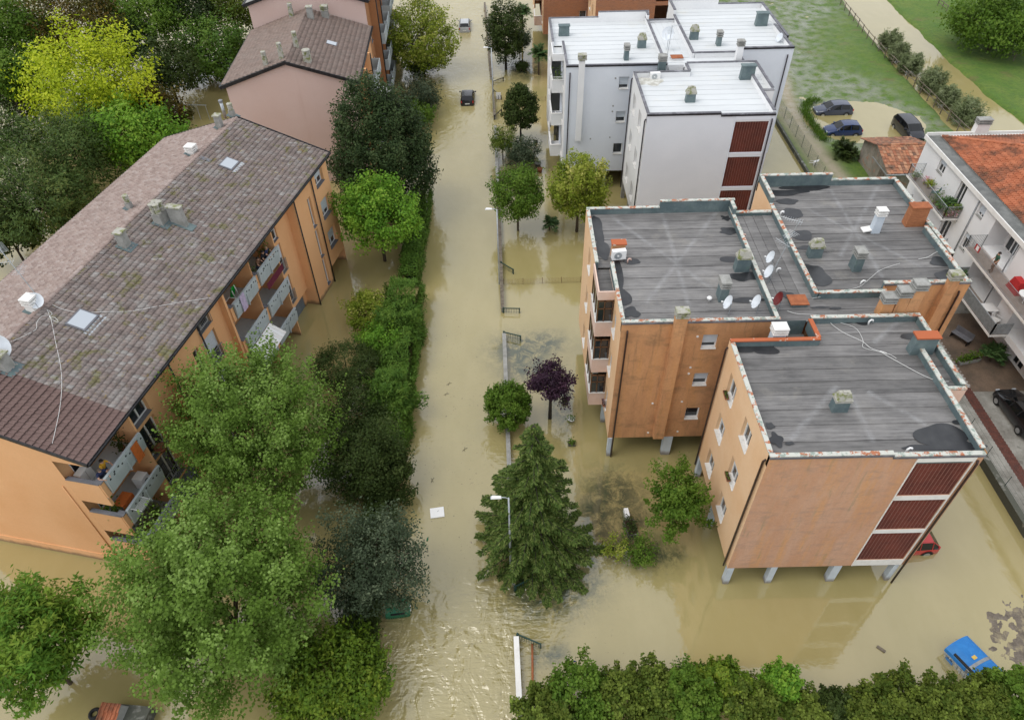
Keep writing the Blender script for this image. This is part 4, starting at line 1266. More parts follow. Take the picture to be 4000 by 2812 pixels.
LZ1 = lambda x, y: (.5577 * x, .5577 * y)
LZ5 = lambda x, y: (.5577 * x, 900 + .5577 * y)
conc = MT['concrete']
for (q, hx, hy, h, cap) in ((LZ1(1140, 1555), .42, .28, .75, 'x4'), (LZ1(1265, 1575), .17, .5, 1.3, 'flat'), (LZ1(915, 1465), .17, .17, .5, 'round'), (LZ1(1350, 1080), .3, .3, .25, 'slots'), (LZ1(1545, 900), .22, .22, 1.0, 'flat'),
                            (LZ1(1630, 815), .19, .19, .5, 'round'), (LZ5(880, 110), .28, .24, 1.0, 'flat'), (LZ5(250, 560), .3, .28, .5, 'slots'), (LZ5(55, 965), .3, .25, .9, 'flat')):
    p = onroof(*q)
    if cap == 'x4':
        mb = MB(); mb.box(p.x - hx, p.x + hx, p.y - hy, p.y + hy, p.z - .2, p.z + h); c4 = mb.build('chimney', conc, LB)
        for dx in (-.19, .19):
            for dy in (-.14, .16):
                mb = MB()
                for i in range(4):
                    z = p.z + h + i * .15
                    mb.lathe(p.x + dx, p.y + dy, [(.12, z), (.17, z + .03), (.16, z + .11), (.12, z + .14)], 10)
                mb.lathe(p.x + dx, p.y + dy, [(.2, p.z + h + .6), (.21, p.z + h + .66), (.12, p.z + h + .70)], 10)
                mb.build('chimney_pot', MT['mossconc'], c4)
    else:
        cm_ = MT['whitetrim'] if (cap == 'slots') else conc
        chimney(LB, p.x, p.y, p.z - .25, hx, hy, h + .25, cm_, cap, MT['mossconc'] if cap != 'slots' else MT['whitetrim'])
    mb = MB(); mb.obox((p.x, p.y - hy * .4, p.z + .045), (1, 0, 0), uy, Vector((1, 0, 0)).cross(uy), hx + .15, hy + .25, .012); mb.build('flashing', MT['flash'], LB)
p = onroof(*LZ1(1578, 820)); mb = MB(); mb.tube([p - Vector((0, 0, .1)), p + Vector((0, 0, 1.15))], .12, 10); ck = mb.build('flue', MT['galv'], LB, smooth=True)
mb = MB(); mb.lathe(p.x, p.y, [(.13, p.z + 1.15), (.17, p.z + 1.2), (.17, p.z + 1.34), (.05, p.z + 1.4)], 10); mb.build('cowl', MT['greymetal'], ck)
un = Vector((1, 0, 0)).cross(uy)
for (q, a, b) in ((LZ1(1605, 1155), .62, .5), (LZ5(578, 635), .66, .55)):
    p = onroof(*q)
    mb = MB(); mb.obox(p + un * .07, (1, 0, 0), uy, un, a, b, .07); sk = mb.build('skylight', MT['darkslate'], LB)
    mb = MB(); mb.obox(p + un * .145, (1, 0, 0), uy, un, a - .09, b - .09, .008); mb.build('pane', MT['glass_pale'], sk)
    mb = MB(); mb.obox(p + un * .045 - uy * (b + .16), (1, 0, 0), uy, un, a + .1, .18, .012); mb.build('apron', MT['galv'], sk)
p = onroof(*LZ1(1440, 1120)); mb = MB(); mb.obox(p + un * .06, (1, 0, 0), uy, un, .15, .4, .02); mb.build('vent_tile', MT['darkslate'], LB)

# ------------------------------------------------------------------ pink houses with brown roofs
ang = math.atan2(.9992, -.0405)
pk = MT['pink']
OR2 = MT['stucco_L']


def pink_house(label, s0, s1, ze, zr, w1, detail, wall_r):
    r = thing('pink_house', label, 'building', (-13.47 - .0405 * s0, 63.88 + .9992 * s0, 0), ang)
    L = s1 - s0; wm = w1 / 2
    for s_ in (0.1, L):
        mb = MB(); mb.add([(s_, .25, -.8), (s_, w1 - .25, -.8), (s_, w1 - .25, ze), (s_, wm, zr - .08), (s_, .25, ze)], [tuple(range(5))]); mb.build('gable_wall', pk, r)
    mb = MB(); wall(mb, (L, w1 - .25), (.1, w1 - .25), -.8, ze); mb.build('wall', pk, r)
    # street side
    mb = MB(); n = 0
    ops = []
    for zf in (7.0, 4.1, 1.3):
        ops += [(1.0, 2.2, zf + .8, zf + 2.2)]
        if L > 8:
            ops += [(4.0, 5.2, zf + .1, zf + 2.3), (8.0, 9.2, zf + .1, zf + 2.3)]
    if L > 20:
        ops += [(u, u + 1.2, zf + .1, zf + 2.3) for u in (13, 17, 22) for zf in (7.0, 4.1, 1.3)]
    wall(mb, (.1, .25), (L, .25), -.8, ze, ops, .2); mb.build('wall', wall_r, r)
    for o in ops:
        window(r, (.1, .25), (L, .25), o, .2, sill=MT['darkslate'], shutter=.4, frame=MT['white_plastic'])
    for u0, u1 in ((3.3, 6.2), (7.0, 10.2)) + (((12, 15), (16, 19)) if L > 20 else ()):
        if u1 > L:
            continue
        for zf in (7.0, 4.1, 1.3):
            mb = MB(); mb.box(u0, u1, -.95, .245, zf - .1, zf + .02); sl = mb.build('balcony_slab', MT['balcony'], r)
            mb = MB(); mb.box(u0, u1, -.98, -.9, zf + .02, zf + 1.05); mb.box(u0, u0 + .06, -.9, .24, zf + .02, zf + 1.05); mb.box(u1 - .06, u1, -.9, .24, zf + .02, zf + 1.05); mb.build('balcony_parapet', MT['balcony'], r)
    for u in (2.9, 6.6):
        mb = MB(); mb.box(u, u + .2, -.5, .24, -.8, ze - .05); mb.build('fin_wall', wall_r, r)
        pipe(r, [(u + .1, -.56, ze - .1), (u + .1, -.56, -.5)], MT['blackmetal'], .06)
    # roof
    mb = MB(); mb.quad((-.05, -.15, ze - .06), (L + .1, -.15, ze - .06), (L + .1, wm, zr - .04), (-.05, wm, zr - .04)); mb.quad((-.05, wm, zr - .04), (L + .1, wm, zr - .04), (L + .1, w1 + .15, ze - .06), (-.05, w1 + .15, ze - .06))
    mb.build('roof', MT['concrete'], r)
    if detail:
        u1_ = Vector((0, wm + .15, zr - ze)).normalized(); u2_ = Vector((0, -(wm + .15), zr - ze)).normalized(); sl_ = math.hypot(wm + .15, zr - ze)
        tmm = tile_mesh('tile', .30, .50, .03, PINKT); ny = int(sl_ / .42); ex_ = sl_ / ny; nx2 = int(L / .30)
        roof_slope(r, (0, -.15, ze), (1, 0, 0), u1_, nx2, ny, .30, ex_, tmm, PINKT)
        roof_slope(r, (L, w1 + .15, ze), (-1, 0, 0), u2_, nx2, ny, .30, ex_, tmm, PINKT)
        ridge_row(r, (0, wm, zr + .02), (L, wm, zr + .02), PINKT, .12)
    for a_ in (-.30, w1 + .15):
        mb = MB(); mb.box(-.1, L, a_, a_ + .15, ze - .12, ze); mb.build('gutter', MT['blackmetal'], r)
    mb = MB()
    for sg in (0, 1):
        f = lambda y: (w1 - y) if sg else y
        mb.add([(-.14, f(-.2), ze - .26), (-.05, f(-.2), ze - .26), (-.05, f(wm), zr - .22), (-.14, f(wm), zr - .22), (-.14, f(-.2), ze + .06), (-.05, f(-.2), ze + .06), (-.05, f(wm), zr + .07), (-.14, f(wm), zr + .07)],
               [(3, 2, 1, 0), (4, 5, 6, 7), (0, 1, 5, 4), (1, 2, 6, 5), (2, 3, 7, 6), (3, 0, 4, 7)])
    mb.build('verge_trim', MT['blackmetal'], r)
    return r


P1 = pink_house('pink gable house with brown tiled roof behind the long orange house', 0, 13.7, 10.0, 12.0, 12.1, True, OR2)
P2 = pink_house('taller pink house at the top edge behind the brown tiled roof', 13.75, 40, 12.5, 14.4, 12.3, False, M('stucco_dull_orange', (0.42, 0.20, 0.09), (0.36, 0.17, 0.08), 0.6, fine=0.1))
for (u, w_, h, cap, hx) in ((1.0, 6.5, .9, 'round', .2), (1.2, 4.3, .6, 'round', .32), (0.9, 8.0, .75, 'round', .2), (3.6, 5.6, .9, 'round', .2), (11.2, 5.4, 1.1, 'flat', .28), (12.7, 7.6, .8, 'round', .22), (12.6, 4.2, .7, 'slots', .34)):
    zz = 10 + 2 * (1 - abs(w_ - 6.05) / 6.05)
    chimney(P1, u, w_, zz - .2, hx, hx, h + .2, MT['mossconc'] if cap == 'round' else conc, cap, MT['mossconc'])
zz = 10 + 2 * (1 - abs(2.9 - 6.05) / 6.05); u1_ = Vector((0, 6.2, 2)).normalized(); un1 = Vector((1, 0, 0)).cross(u1_)
mb = MB(); mb.obox((6.5, 2.9, zz + .07), (1, 0, 0), u1_, un1, .42, .5, .06); sk = mb.build('skylight', MT['darkslate'], P1)
mb = MB(); mb.obox((6.5, 2.9, zz + .135), (1, 0, 0), u1_, un1, .36, .44, .008); mb.build('pane', MT['glass_pale'], sk)
awn = MB(); awn.quad((5.2, -.9, 6.6), (7.6, -.9, 6.6), (7.6, -2.3, 5.5), (5.2, -2.3, 5.5)); awn.quad((5.2, -.9, 6.57), (5.2, -2.3, 5.47), (7.6, -2.3, 5.47), (7.6, -.9, 6.57)); awn.build('awning', MT['whitetrim'], P1)

# ------------------------------------------------------------------ white house with red roof on the right
RB = thing('white_house', 'white two-storey house with red clay tile roof and planted balconies at the right edge', 'building', (34.4, 30.0, 0))
wh = MT['white']
XW, Y1 = 0.0, 23.7     # local: x=0 facade, y from -8 to 23.7


def yo(a, b, z0, z1):    # facade facing -x is walked from far to near: u = Y1 - y
    return (Y1 - (b - 30), Y1 - (a - 30), z0, z1)


ops = [yo(49.95, 50.95, 7.3, 8.4), yo(46.5, 47.5, 6.08, 8.45), yo(43.6, 44.42, 7.4, 8.42), yo(43.6, 44.42, 4.5, 5.85), yo(46.4, 47.5, 3.15, 5.3), yo(50.0, 51.0, 4.4, 5.4), yo(39.0, 42.25, 6.08, 8.5), yo(38.0, 42.25, 3.15, 5.6), yo(33.5, 36.5, 3.15, 5.5), yo(33.5, 37, 6.08, 8.4)]
mb = MB(); wall(mb, (0, Y1), (0, -8), 2.7, 8.75, ops[:6], .2); mb2 = MB()
mb = MB(); wall(mb, (0, Y1), (0, -8), 2.7, 8.75, ops, .2); mb.build('wall', wh, RB)
fr = MT['white_plastic']
for o, s_ in zip(ops[:6], (.4, 0, .75, .3, 0, .3)):
    window(RB, (0, Y1), (0, -8), o, .2, sill=MT['concrete'], shutter=s_, frame=fr)
for (a, b, z0, z1) in ((39.0, 42.25, 6.08, 8.5), (38.0, 42.25, 3.15, 5.6), (33.5, 36.5, 3.15, 5.5), (33.5, 37, 6.08, 8.4)):
    mb = MB(); x1 = 1.5
    mb.quad((.2, a - 30, z0), (x1, a - 30, z0), (x1, b - 30, z0), (.2, b - 30, z0))
    mb.quad((x1, a - 30, z0), (x1, a - 30, z1), (x1, b - 30, z1), (x1, b - 30, z0))
    for y_ in (a - 30, b - 30):
        mb.quad((.2, y_, z0), (x1, y_, z0), (x1, y_, z1), (.2, y_, z1))
    mb.quad((.2, a - 30, z1), (.2, b - 30, z1), (x1, b - 30, z1), (x1, a - 30, z1))
    mb.build('loggia', wh, RB)
    window(RB, (x1 - .02, b - 30), (x1 - .02, a - 30), (.25, 1.55, z0 + .02, z0 + 2.15), .02, frame=fr)
# ground floor set back, far end wall, rear
mb = MB(); wall(mb, (1.65, Y1), (1.65, -8), 0, 2.72, [(6.0, 7.2, .35, 2.4), (17.5, 18.7, .35, 2.4)], .15); mb.build('wall', wh, RB)
for o in ((6.0, 7.2, .35, 2.4), (17.5, 18.7, .35, 2.4)):
    window(RB, (1.65, Y1), (1.65, -8), o, .15, frame=fr)
mb = MB(); mb.box(0, 1.7, -8, Y1, 2.66, 2.70); mb.build('soffit', wh, RB)
mb = MB(); wall(mb, (14, Y1), (0, Y1), 0, 8.75); mb.build('wall', wh, RB)
mb = MB(); mb.box(.25, 13.9, -8, Y1 - .2, 8.45, 8.55); mb.build('attic_floor', MT['concrete'], RB)
for y_ in (17.8 - 3.2, 9.2, 3.0):
    pipe(RB, [(-.08, y_, 8.6), (-.08, y_, 2.6), (1.5, y_, 2.3), (1.5, y_, .3)], MT['greymetal'], .05)
# gutter and roof
gut = M('lead_gutter', (0.13, 0.135, 0.13), (0.20, 0.205, 0.195), 1.5, fine=0.2)
mb = MB(); mb.box(-.18, .95, -8, Y1 + .1, 8.752, 8.80); mb.build('gutter', gut, RB)
mb = MB(); mb.box(-.26, -.18, -8, Y1 + .1, 8.55, 8.90); mb.box(-.18, 14, Y1 + .02, Y1 + .12, 8.55, 9.05); mb.box(.95, 14, Y1 - .25, Y1 - .05, 8.8, 8.86); mb.build('fascia', MT['whitetrim'], RB)
E_ = Vector((.9, Y1 - .3, 8.85)); rise = .30
tmr = tile_mesh('tile', .24, .46, .07, REDT, .03)
ux_ = Vector((0, -1, 0)); uys = Vector((1, 0, rise)).normalized(); step_ = .40
nrow = 17
for j in range(nrow):
    off = j * step_ * uys.x
    n_ = int((Y1 - .3 - off + 8) / .24)
    roof_slope(RB, (E_.x + off, E_.y - off, E_.z + j * step_ * uys.z), (0, -1, 0), uys, n_, 1, .24, step_, tmr, REDT, pick=(lambda i, jj: i > n_ - 60 and False) if j > 5 else (lambda i, jj, o_=off: 12 <= i + o_ / .24 < 62))
u3 = Vector((0, -1, rise)).normalized()
for j in range(nrow):
    off = j * step_ * uys.x
    n_ = int((13 - off) / .24)
    roof_slope(RB, (14, E_.y - off, E_.z + j * step_ * uys.z), (-1, 0, 0), u3, n_, 1, .24, step_, tmr, REDT)
mb = MB(); k = nrow * step_ * uys.x
mb.quad((E_.x, -8, 8.82), (E_.x + k, -8, 8.82 + k * rise), (E_.x + k, E_.y - k, 8.82 + k * rise), (E_.x, E_.y, 8.82)); mb.quad((14, E_.y, 8.82), (E_.x, E_.y, 8.82), (E_.x + k, E_.y - k, 8.82 + k * rise), (14, E_.y - k, 8.82 + k * rise))
mb.build('roof', MT['concrete'], RB)
ridge_row(RB, E_ + Vector((0, 0, .06)), E_ + Vector((k, -k, k * rise + .06)), REDT, .13)
for (x_, hx) in ((4.1, .55), (8.2, .33)):
    chimney(RB, x_, Y1 + .15, 8.6, hx, .28, 1.1, MT['whitetrim'], 'slots', MT['concrete'])


def r_balcony(y0, y1, z, slats, depth=1.25, bw=.009):
    mb = MB(); mb.box(-depth, -.003, y0, y1, z - .16, z); sl_ = mb.build('balcony_slab', MT['whitetrim'], RB)
    mb = MB(); mb.quad((-depth + .03, y0 + .03, z + .004), (-.01, y0 + .03, z + .004), (-.01, y1 - .03, z + .004), (-depth + .03, y1 - .03, z + .004)); mb.build('balcony_floor', M('balcony_tiles', (0.36, 0.30, 0.26), (0.30, 0.25, 0.215), 3, fine=.1), sl_)
    mb = MB(); g = MT['galv'] if slats else MT['greymetal']
    pth = [(-.02, y0 + .04), (-depth + .04, y0 + .04), (-depth + .04, y1 - .04), (-.02, y1 - .04)]
    for (a, b) in zip(pth[:-1], pth[1:]):
        for zz_ in (z + 1.0, z + .1):
            mb.tube([(*a, zz_), (*b, zz_)], .02, 4)
        n_ = max(2, int(math.hypot(b[0] - a[0], b[1] - a[1]) / .11))
        for i in range(n_ + 1):
            q = (a[0] + (b[0] - a[0]) * i / n_, a[1] + (b[1] - a[1]) * i / n_)
            mb.box(q[0] - bw, q[0] + bw, q[1] - bw, q[1] + bw, z + .1, z + 1.0)
        for f_ in (0, 1):
            q = a if f_ == 0 else b; mb.box(q[0] - .022, q[0] + .022, q[1] - .022, q[1] + .022, z - .3, z + 1.03)
    mb.build('railing', g, sl_)


r_balcony(15.9, 22.5, 6.0, True); r_balcony(3.4, 12.3, 6.0, False); r_balcony(5.9, 12.35, 3.1, True, bw=.034); r_balcony(15.9, 22.5, 3.1, True)

# ------------------------------------------------------------------ old shed
SH = thing('shed', 'small old brick shed with mossy clay tile roof beside the flooded cars', 'shed', (35.2, 58.6, 0.2))
shw = M('shed_plaster', (0.34, 0.31, 0.26), (0.24, 0.21, 0.17), 0.9, fine=0.25, bmp=.4, extra=[((0.42, 0.20, 0.13), 1.2, (1, 1, 1.6), .55, .65, .8)])
mb = MB(); mb.add([(.3, 0.2, -.3), (.3, 6.6, -.3), (.3, 6.6, 2.35), (.3, 3.4, 3.3), (.3, .2, 2.35)], [tuple(range(5))]); wall(mb, (.3, .2), (4.8, .2), -.3, 2.35); wall(mb, (4.8, 6.6), (.3, 6.6), -.3, 2.35); mb.add([(4.8, 0.2, -.3), (4.8, 6.6, -.3), (4.8, 6.6, 2.35), (4.8, 3.4, 3.3), (4.8, .2, 2.35)], [tuple(range(5))]); mb.build('wall', shw, SH)
mb = MB(); mb.box(.24, .29, 1.0, 2.0, -.2, 1.7); mb.build('door', MT['greywood'], SH)
mb = MB(); mb.quad((-.1, -.1, 2.3), (5.0, -.1, 2.3), (5.0, 3.4, 3.38), (-.1, 3.4, 3.38)); mb.quad((-.1, 3.4, 3.38), (5.0, 3.4, 3.38), (5.0, 6.9, 2.3), (-.1, 6.9, 2.3)); mb.build('roof', MT['greywood'], SH)
tms = tile_mesh('tile', .30, .46, .02, SHEDT, .035)
us = Vector((0, 3.5, 1.08)).normalized()
roof_slope(SH, (-.05, -.1, 2.33), (1, 0, 0), us, 17, 10, .30, .366, tms, SHEDT, pick=lambda i, j: True, jit=.02)
roof_slope(SH, (5.0, 6.9, 2.33), (-1, 0, 0), Vector((0, -3.5, 1.08)).normalized(), 17, 10, .30, .366, tms, SHEDT, jit=.02)
ridge_row(SH, (-.05, 3.4, 3.42), (5.0, 3.4, 3.42), SHEDT)
mb = MB(); mb.box(-.12, 5.0, -.24, -.11, 2.22, 2.32); mb.box(-.14, -.08, -.2, 3.4, 2.2, 2.26); mb.build('gutter', MT['galv'], SH)
# ------------------------------------------------------------------ plants
def leaf_mat(name, cols, trans=0.28, rough=0.5):
    mt, t, b = nmat(name)
    at = nd(t, 'Attribute'); at.attribute_name = 'rnd'
    k = len(cols)
    c = ramp(t, at.outputs['Fac'], [(i / (k - 1), cc) for i, cc in enumerate(cols)])
    t.links.new(c, b.inputs['Base Color'])
    b.inputs['Roughness'].default_value = rough
    b.inputs['Specular IOR Level'].default_value = 0.10
    tr = nd(t, 'BsdfTranslucent')
    t.links.new(mixc(t, 1.0, c, (1.0, 1.15, 0.5), 'MULTIPLY'), tr.inputs[0])
    mx = nd(t, 'MixShader'); mx.inputs[0].default_value = trans
    t.links.new(b.outputs[0], mx.inputs[1]); t.links.new(tr.outputs[0], mx.inputs[2])
    t.links.new(mx.outputs[0], t.nodes['Material Output'].inputs[0])
    return mt


def G(*k):
    return list(k)


LM = {
    'poplar': leaf_mat('leaves_poplar', G((0.060, 0.110, 0.014), (0.105, 0.180, 0.026), (0.155, 0.250, 0.045), (0.25, 0.36, 0.10))),
    'pinnate': leaf_mat('leaves_pinnate', G((0.065, 0.152, 0.017), (0.102, 0.210, 0.026), (0.167, 0.261, 0.032), (0.232, 0.304, 0.043))),
    'dark': leaf_mat('leaves_dark', G((0.023, 0.039, 0.010), (0.036, 0.058, 0.013), (0.050, 0.077, 0.018), (0.076, 0.098, 0.029)), .15),
    'darkoak': leaf_mat('leaves_dark_oak', G((0.018, 0.036, 0.012), (0.030, 0.054, 0.018), (0.045, 0.074, 0.025), (0.085, 0.115, 0.045)), .15),
    'olive': leaf_mat('leaves_grey_olive', G((0.026, 0.040, 0.020), (0.042, 0.062, 0.032), (0.065, 0.090, 0.050), (0.14, 0.17, 0.10)), .15),
    'maple': leaf_mat('leaves_bright', G((0.065, 0.160, 0.017), (0.109, 0.239, 0.026), (0.174, 0.326, 0.032), (0.275, 0.406, 0.058))),
    'mid': leaf_mat('leaves_mid_green', G((0.055, 0.109, 0.014), (0.081, 0.153, 0.019), (0.117, 0.198, 0.025), (0.156, 0.232, 0.038))),
    'lime': leaf_mat('leaves_lime', G((0.203, 0.275, 0.017), (0.319, 0.406, 0.020), (0.435, 0.493, 0.026), (0.551, 0.580, 0.043))),
    'rust': leaf_mat('leaves_rusty', G((0.052, 0.060, 0.013), (0.080, 0.079, 0.017), (0.118, 0.084, 0.017), (0.160, 0.095, 0.019))),
    'pine': leaf_mat('needles_pine', G((0.034, 0.060, 0.016), (0.051, 0.087, 0.020), (0.075, 0.122, 0.029), (0.137, 0.162, 0.043)), .1),
    'spruce': leaf_mat('needles_spruce', G((0.041, 0.075, 0.015), (0.071, 0.118, 0.024), (0.109, 0.160, 0.036), (0.172, 0.210, 0.060)), .1),
    'yellowgreen': leaf_mat('leaves_yellow_green', G((0.109, 0.167, 0.017), (0.181, 0.239, 0.026), (0.275, 0.319, 0.043), (0.493, 0.464, 0.145))),
    'laurel': leaf_mat('leaves_laurel', G((0.052, 0.102, 0.011), (0.086, 0.152, 0.016), (0.139, 0.210, 0.021), (0.227, 0.275, 0.034)), .2, .35),
    'cypress': leaf_mat('leaves_cypress_hedge', G((0.039, 0.087, 0.014), (0.062, 0.131, 0.019), (0.095, 0.174, 0.025), (0.138, 0.217, 0.035)), .15),
    'purple': leaf_mat('leaves_purple', G((0.023, 0.014, 0.023), (0.038, 0.020, 0.035), (0.055, 0.026, 0.046), (0.087, 0.043, 0.065)), .15),
    'autumn': leaf_mat('leaves_autumn_hedge', G((0.052, 0.092, 0.014), (0.085, 0.130, 0.020), (0.123, 0.157, 0.026), (0.199, 0.270, 0.045))),
    'willow': leaf_mat('leaves_willow', G((0.109, 0.138, 0.065), (0.160, 0.196, 0.094), (0.217, 0.254, 0.131), (0.290, 0.319, 0.189))),
    'palm': leaf_mat('leaves_palm', G((0.043, 0.102, 0.032), (0.065, 0.138, 0.043), (0.094, 0.174, 0.058), (0.131, 0.203, 0.072)), .15),
    'flower': leaf_mat('petals_pink', G((0.600, 0.174, 0.261), (0.600, 0.435, 0.507), (0.600, 0.600, 0.600))),
    'straw': leaf_mat('leaves_straw', G((0.203, 0.174, 0.072), (0.145, 0.189, 0.058), (0.261, 0.232, 0.102))),
}


def leaves(name, P, N, ln, wd, rnd, mat, rs, axis=None):
    """diamond leaves at P, facing N"""
    n = len(P)
    N = N / np.maximum(np.linalg.norm(N, axis=1, keepdims=True), 1e-6)
    A = rs.normal(size=(n, 3)) if axis is None else axis + rs.normal(size=(n, 3)) * .25
    A = A - N * (A * N).sum(1, keepdims=True)
    A /= np.maximum(np.linalg.norm(A, axis=1, keepdims=True), 1e-6)
    Bv = np.cross(N, A)
    s = rs.uniform(.7, 1.3, (n, 1))
    l = A * (ln * s / 2); w_ = Bv * (wd * s / 2)
    V = np.stack([P - l, P + w_ - l * .15 + N * (wd * .12), P + l, P - w_ - l * .15 + N * (wd * .12)], 1).reshape(-1, 3)
    me = bpy.data.meshes.new(name)
    me.vertices.add(4 * n); me.vertices.foreach_set('co', V.ravel().astype(np.float32))
    me.loops.add(4 * n); me.polygons.add(n)
    me.loops.foreach_set('vertex_index', np.arange(4 * n, dtype=np.int32))
    me.polygons.foreach_set('loop_start', np.arange(0, 4 * n, 4, dtype=np.int32)); me.polygons.foreach_set('loop_total', np.full(n, 4, dtype=np.int32))
    a = me.attributes.new('rnd', 'FLOAT', 'FACE'); a.data.foreach_set('value', np.clip(rnd, 0, 1).astype(np.float32))
    me.materials.append(mat); me.update()
    return me


def sphere_dirs(rs, n):
    v = rs.normal(size=(n, 3)); return v / np.linalg.norm(v, axis=1, keepdims=True)


def lump(D, rs, amt, k=7):
    q = np.zeros(len(D))
    for _ in range(k):
        d = sphere_dirs(rs, 1)[0]; f = rs.uniform(2, 6)
        q += np.sin(f * (D @ d) * 2 + rs.uniform(0, 6.28)) / math.sqrt(f)
    return 1 + amt * q / 2.2


def crown_pts(rs, r, zc, n_cl, per, cl_r, lower=-.75, rough=.22, fill=.5, flat=.75, shape='ball', elong=0.0):
    D = sphere_dirs(rs, n_cl * 3)
    D = D[D[:, 2] > lower][:n_cl]
    f = 1 - fill * rs.random(len(D)) ** 2
    q = lump(D, rs, rough)
    C = D * (f * q)[:, None]
    if shape == 'cone':
        C[:, :2] *= np.clip(1.0 - .75 * (C[:, 2:3] + .6) / 1.6, .12, 1)
        C[:, 2] = C[:, 2]
    if shape == 'dome':
        C[:, 2] = np.abs(C[:, 2]) * 1.0 - .0
    if shape == 'egg':
        C[:, :2] *= np.clip(1.12 - .42 * (C[:, 2:3] + 1) / 2, .3, 1.2)
    C = C * np.array(r)
    O = np.clip(rs.normal(size=(len(C), per, 3)), -1.5, 1.5) * cl_r * rs.uniform(.6, 1.25, (len(C), 1, 1))
    O[:, :, 2] *= flat
    if elong:
        ax = C / np.maximum(np.linalg.norm(C, axis=1, keepdims=True), 1e-6) * .6 + np.array([0, 0, .7]); ax /= np.linalg.norm(ax, axis=1, keepdims=True)
        al = (O * ax[:, None, :]).sum(2, keepdims=True)
        O = (O - al * ax[:, None, :]) * (1 - .38 * np.clip(al / cl_r * .5 + .3, 0, 1.2)) + al * (1 + elong) * ax[:, None, :]
    P = (C[:, None, :] + O).reshape(-1, 3)
    Dn = np.repeat(C / np.maximum(np.linalg.norm(C, axis=1, keepdims=True), 1e-6), per, 0)
    crn = np.repeat(rs.random(len(C)), per)
    P[:, 2] += zc
    return P, Dn, crn, C + np.array([0, 0, zc])


def trunk(root, zc, r0, C, rs, mat, limbs=8, base=-.9, lean=(0, 0)):
    mb = MB()
    top = Vector((lean[0], lean[1], zc))
    mb.tube([(0, 0, base), (lean[0] * .2, lean[1] * .2, zc * .3), (lean[0] * .7, lean[1] * .7, zc * .75), top], [r0 * 1.15, r0 * .9, r0 * .6, r0 * .3], 8)
    idx = rs.choice(len(C), min(limbs, len(C)), replace=False)
    for i in idx:
        e = Vector(C[i]); s = Vector((0, 0, 0)).lerp(top, rs.uniform(.35, .85)); mdl = s.lerp(e, .5) + Vector((0, 0, .12 * (e - s).length))
        mb.tube([s, mdl, e], [r0 * .42, r0 * .26, r0 * .08], 5)
    mb.build('trunk', mat, root, smooth=True)


def tree(name, label, cat, pos, r, zc, kind, n_cl, per, cl_r, leaf=(.15, .11), seed=1, group=None, lower=-.75, rough=.22, fill=.5, flat=.75, shape='ball', tr=None, limbs=8, up=.6, outw=.5, axis_out=False, bark='bark', tips=None, trunk_base=-.9, elong=.55):
    rs = np.random.default_rng(seed)
    root = thing(name, label, cat, (pos[0], pos[1], 0), group=group)
    P, Dn, crn, C = crown_pts(rs, r, zc, n_cl, per, cl_r, lower, rough, fill, flat, shape, elong)
    P[:, 2] = np.where(P[:, 2] < .05, rs.random(len(P)) * .35 + .03, P[:, 2])
    n = len(P)
    N = Dn * outw + np.array([0, 0, up]) + rs.normal(size=(n, 3)) * .55
    rnd = .02 + .58 * crn + .4 * rs.random(n)
    if tips:
        rnd = rnd + tips * np.clip((Dn[:, 2] - .55) * 2, 0, 1)  # leaf colour gets lighter toward the top of the crown
    me = leaves('crown', P, N, leaf[0], leaf[1], rnd, LM[kind], rs, axis=(Dn + np.array([0, 0, .3])) if axis_out else None)
    link('crown', me, root)
    trunk(root, zc * .9 if zc > 1 else .5, tr or max(.06, .045 * max(r)), C, rs, MT[bark], limbs, base=trunk_base)
    return root


def at_px(cx, cy, z):
    p = U(cx, cy, z); dep = (p - Vector((0, 0, HC))).dot(_F)
    return p, dep / FPX


def zmatch(base, c):
    b = U(*base); best = min(np.arange(.3, 14, .05), key=lambda z: abs(U(*c, z).y - b.y))
    return float(best), b


def T(label, c, rpx, zc=None, base=None, kind='mid', n_cl=110, per=70, cl=.16, leaf=(.16, .12), asp=None, name='tree', cat='tree', seed=None, dens=1.0, **kw):
    """tree from its crown in the photo: c centre px, rpx half width px, zc height of the crown centre or base px on the water"""
    if base is not None:
        zc, b = zmatch(base, c); p, s = at_px(*c, zc); p.x = (p.x + b.x) / 2; p.y = b.y
    else:
        p, s = at_px(*c, zc)
    rx = rpx * s
    rz = rx * (asp or .85)
    if not kw.pop('ground', False):
        rz = min(rz, zc * .96)
    return tree(name, label, cat, p, (rx, rx, rz), zc, kind, int(n_cl * dens), per, max(.12, cl * rx), leaf, seed or int(c[0] * 7 + c[1]) % 9973, **kw)


# --- big trees in the left courtyard
T('largest pale green poplar in the foreground, in front of the orange gable wall', (850, 2330), 375, 6.3, kind='poplar', n_cl=760, per=80, cl=.07, leaf=(.14, .12), asp=1.0, rough=.22, fill=.6, elong=1.3, tips=.15, name='poplar_tree')
T('second large pale green poplar in front of the balconies of the orange house', (985, 1665), 292, 6.4, kind='poplar', n_cl=600, per=80, cl=.075, leaf=(.14, .12), asp=1.05, rough=.22, fill=.6, elong=1.3, tips=.1, name='poplar_tree')
T('feathery green tree cut by the lower left corner of the picture', (85, 2500), 215, 5.0, kind='pinnate', n_cl=230, per=80, cl=.14, leaf=(.30, .09), asp=.95, rough=.3, up=.8, name='walnut_tree')
T('dark grey-green spreading tree beside the green waste container', (1450, 2190), 205, 3.7, kind='olive', n_cl=230, per=75, cl=.13, leaf=(.15, .08), asp=.85, rough=.3, fill=.6, name='olive_tree', tips=.15)
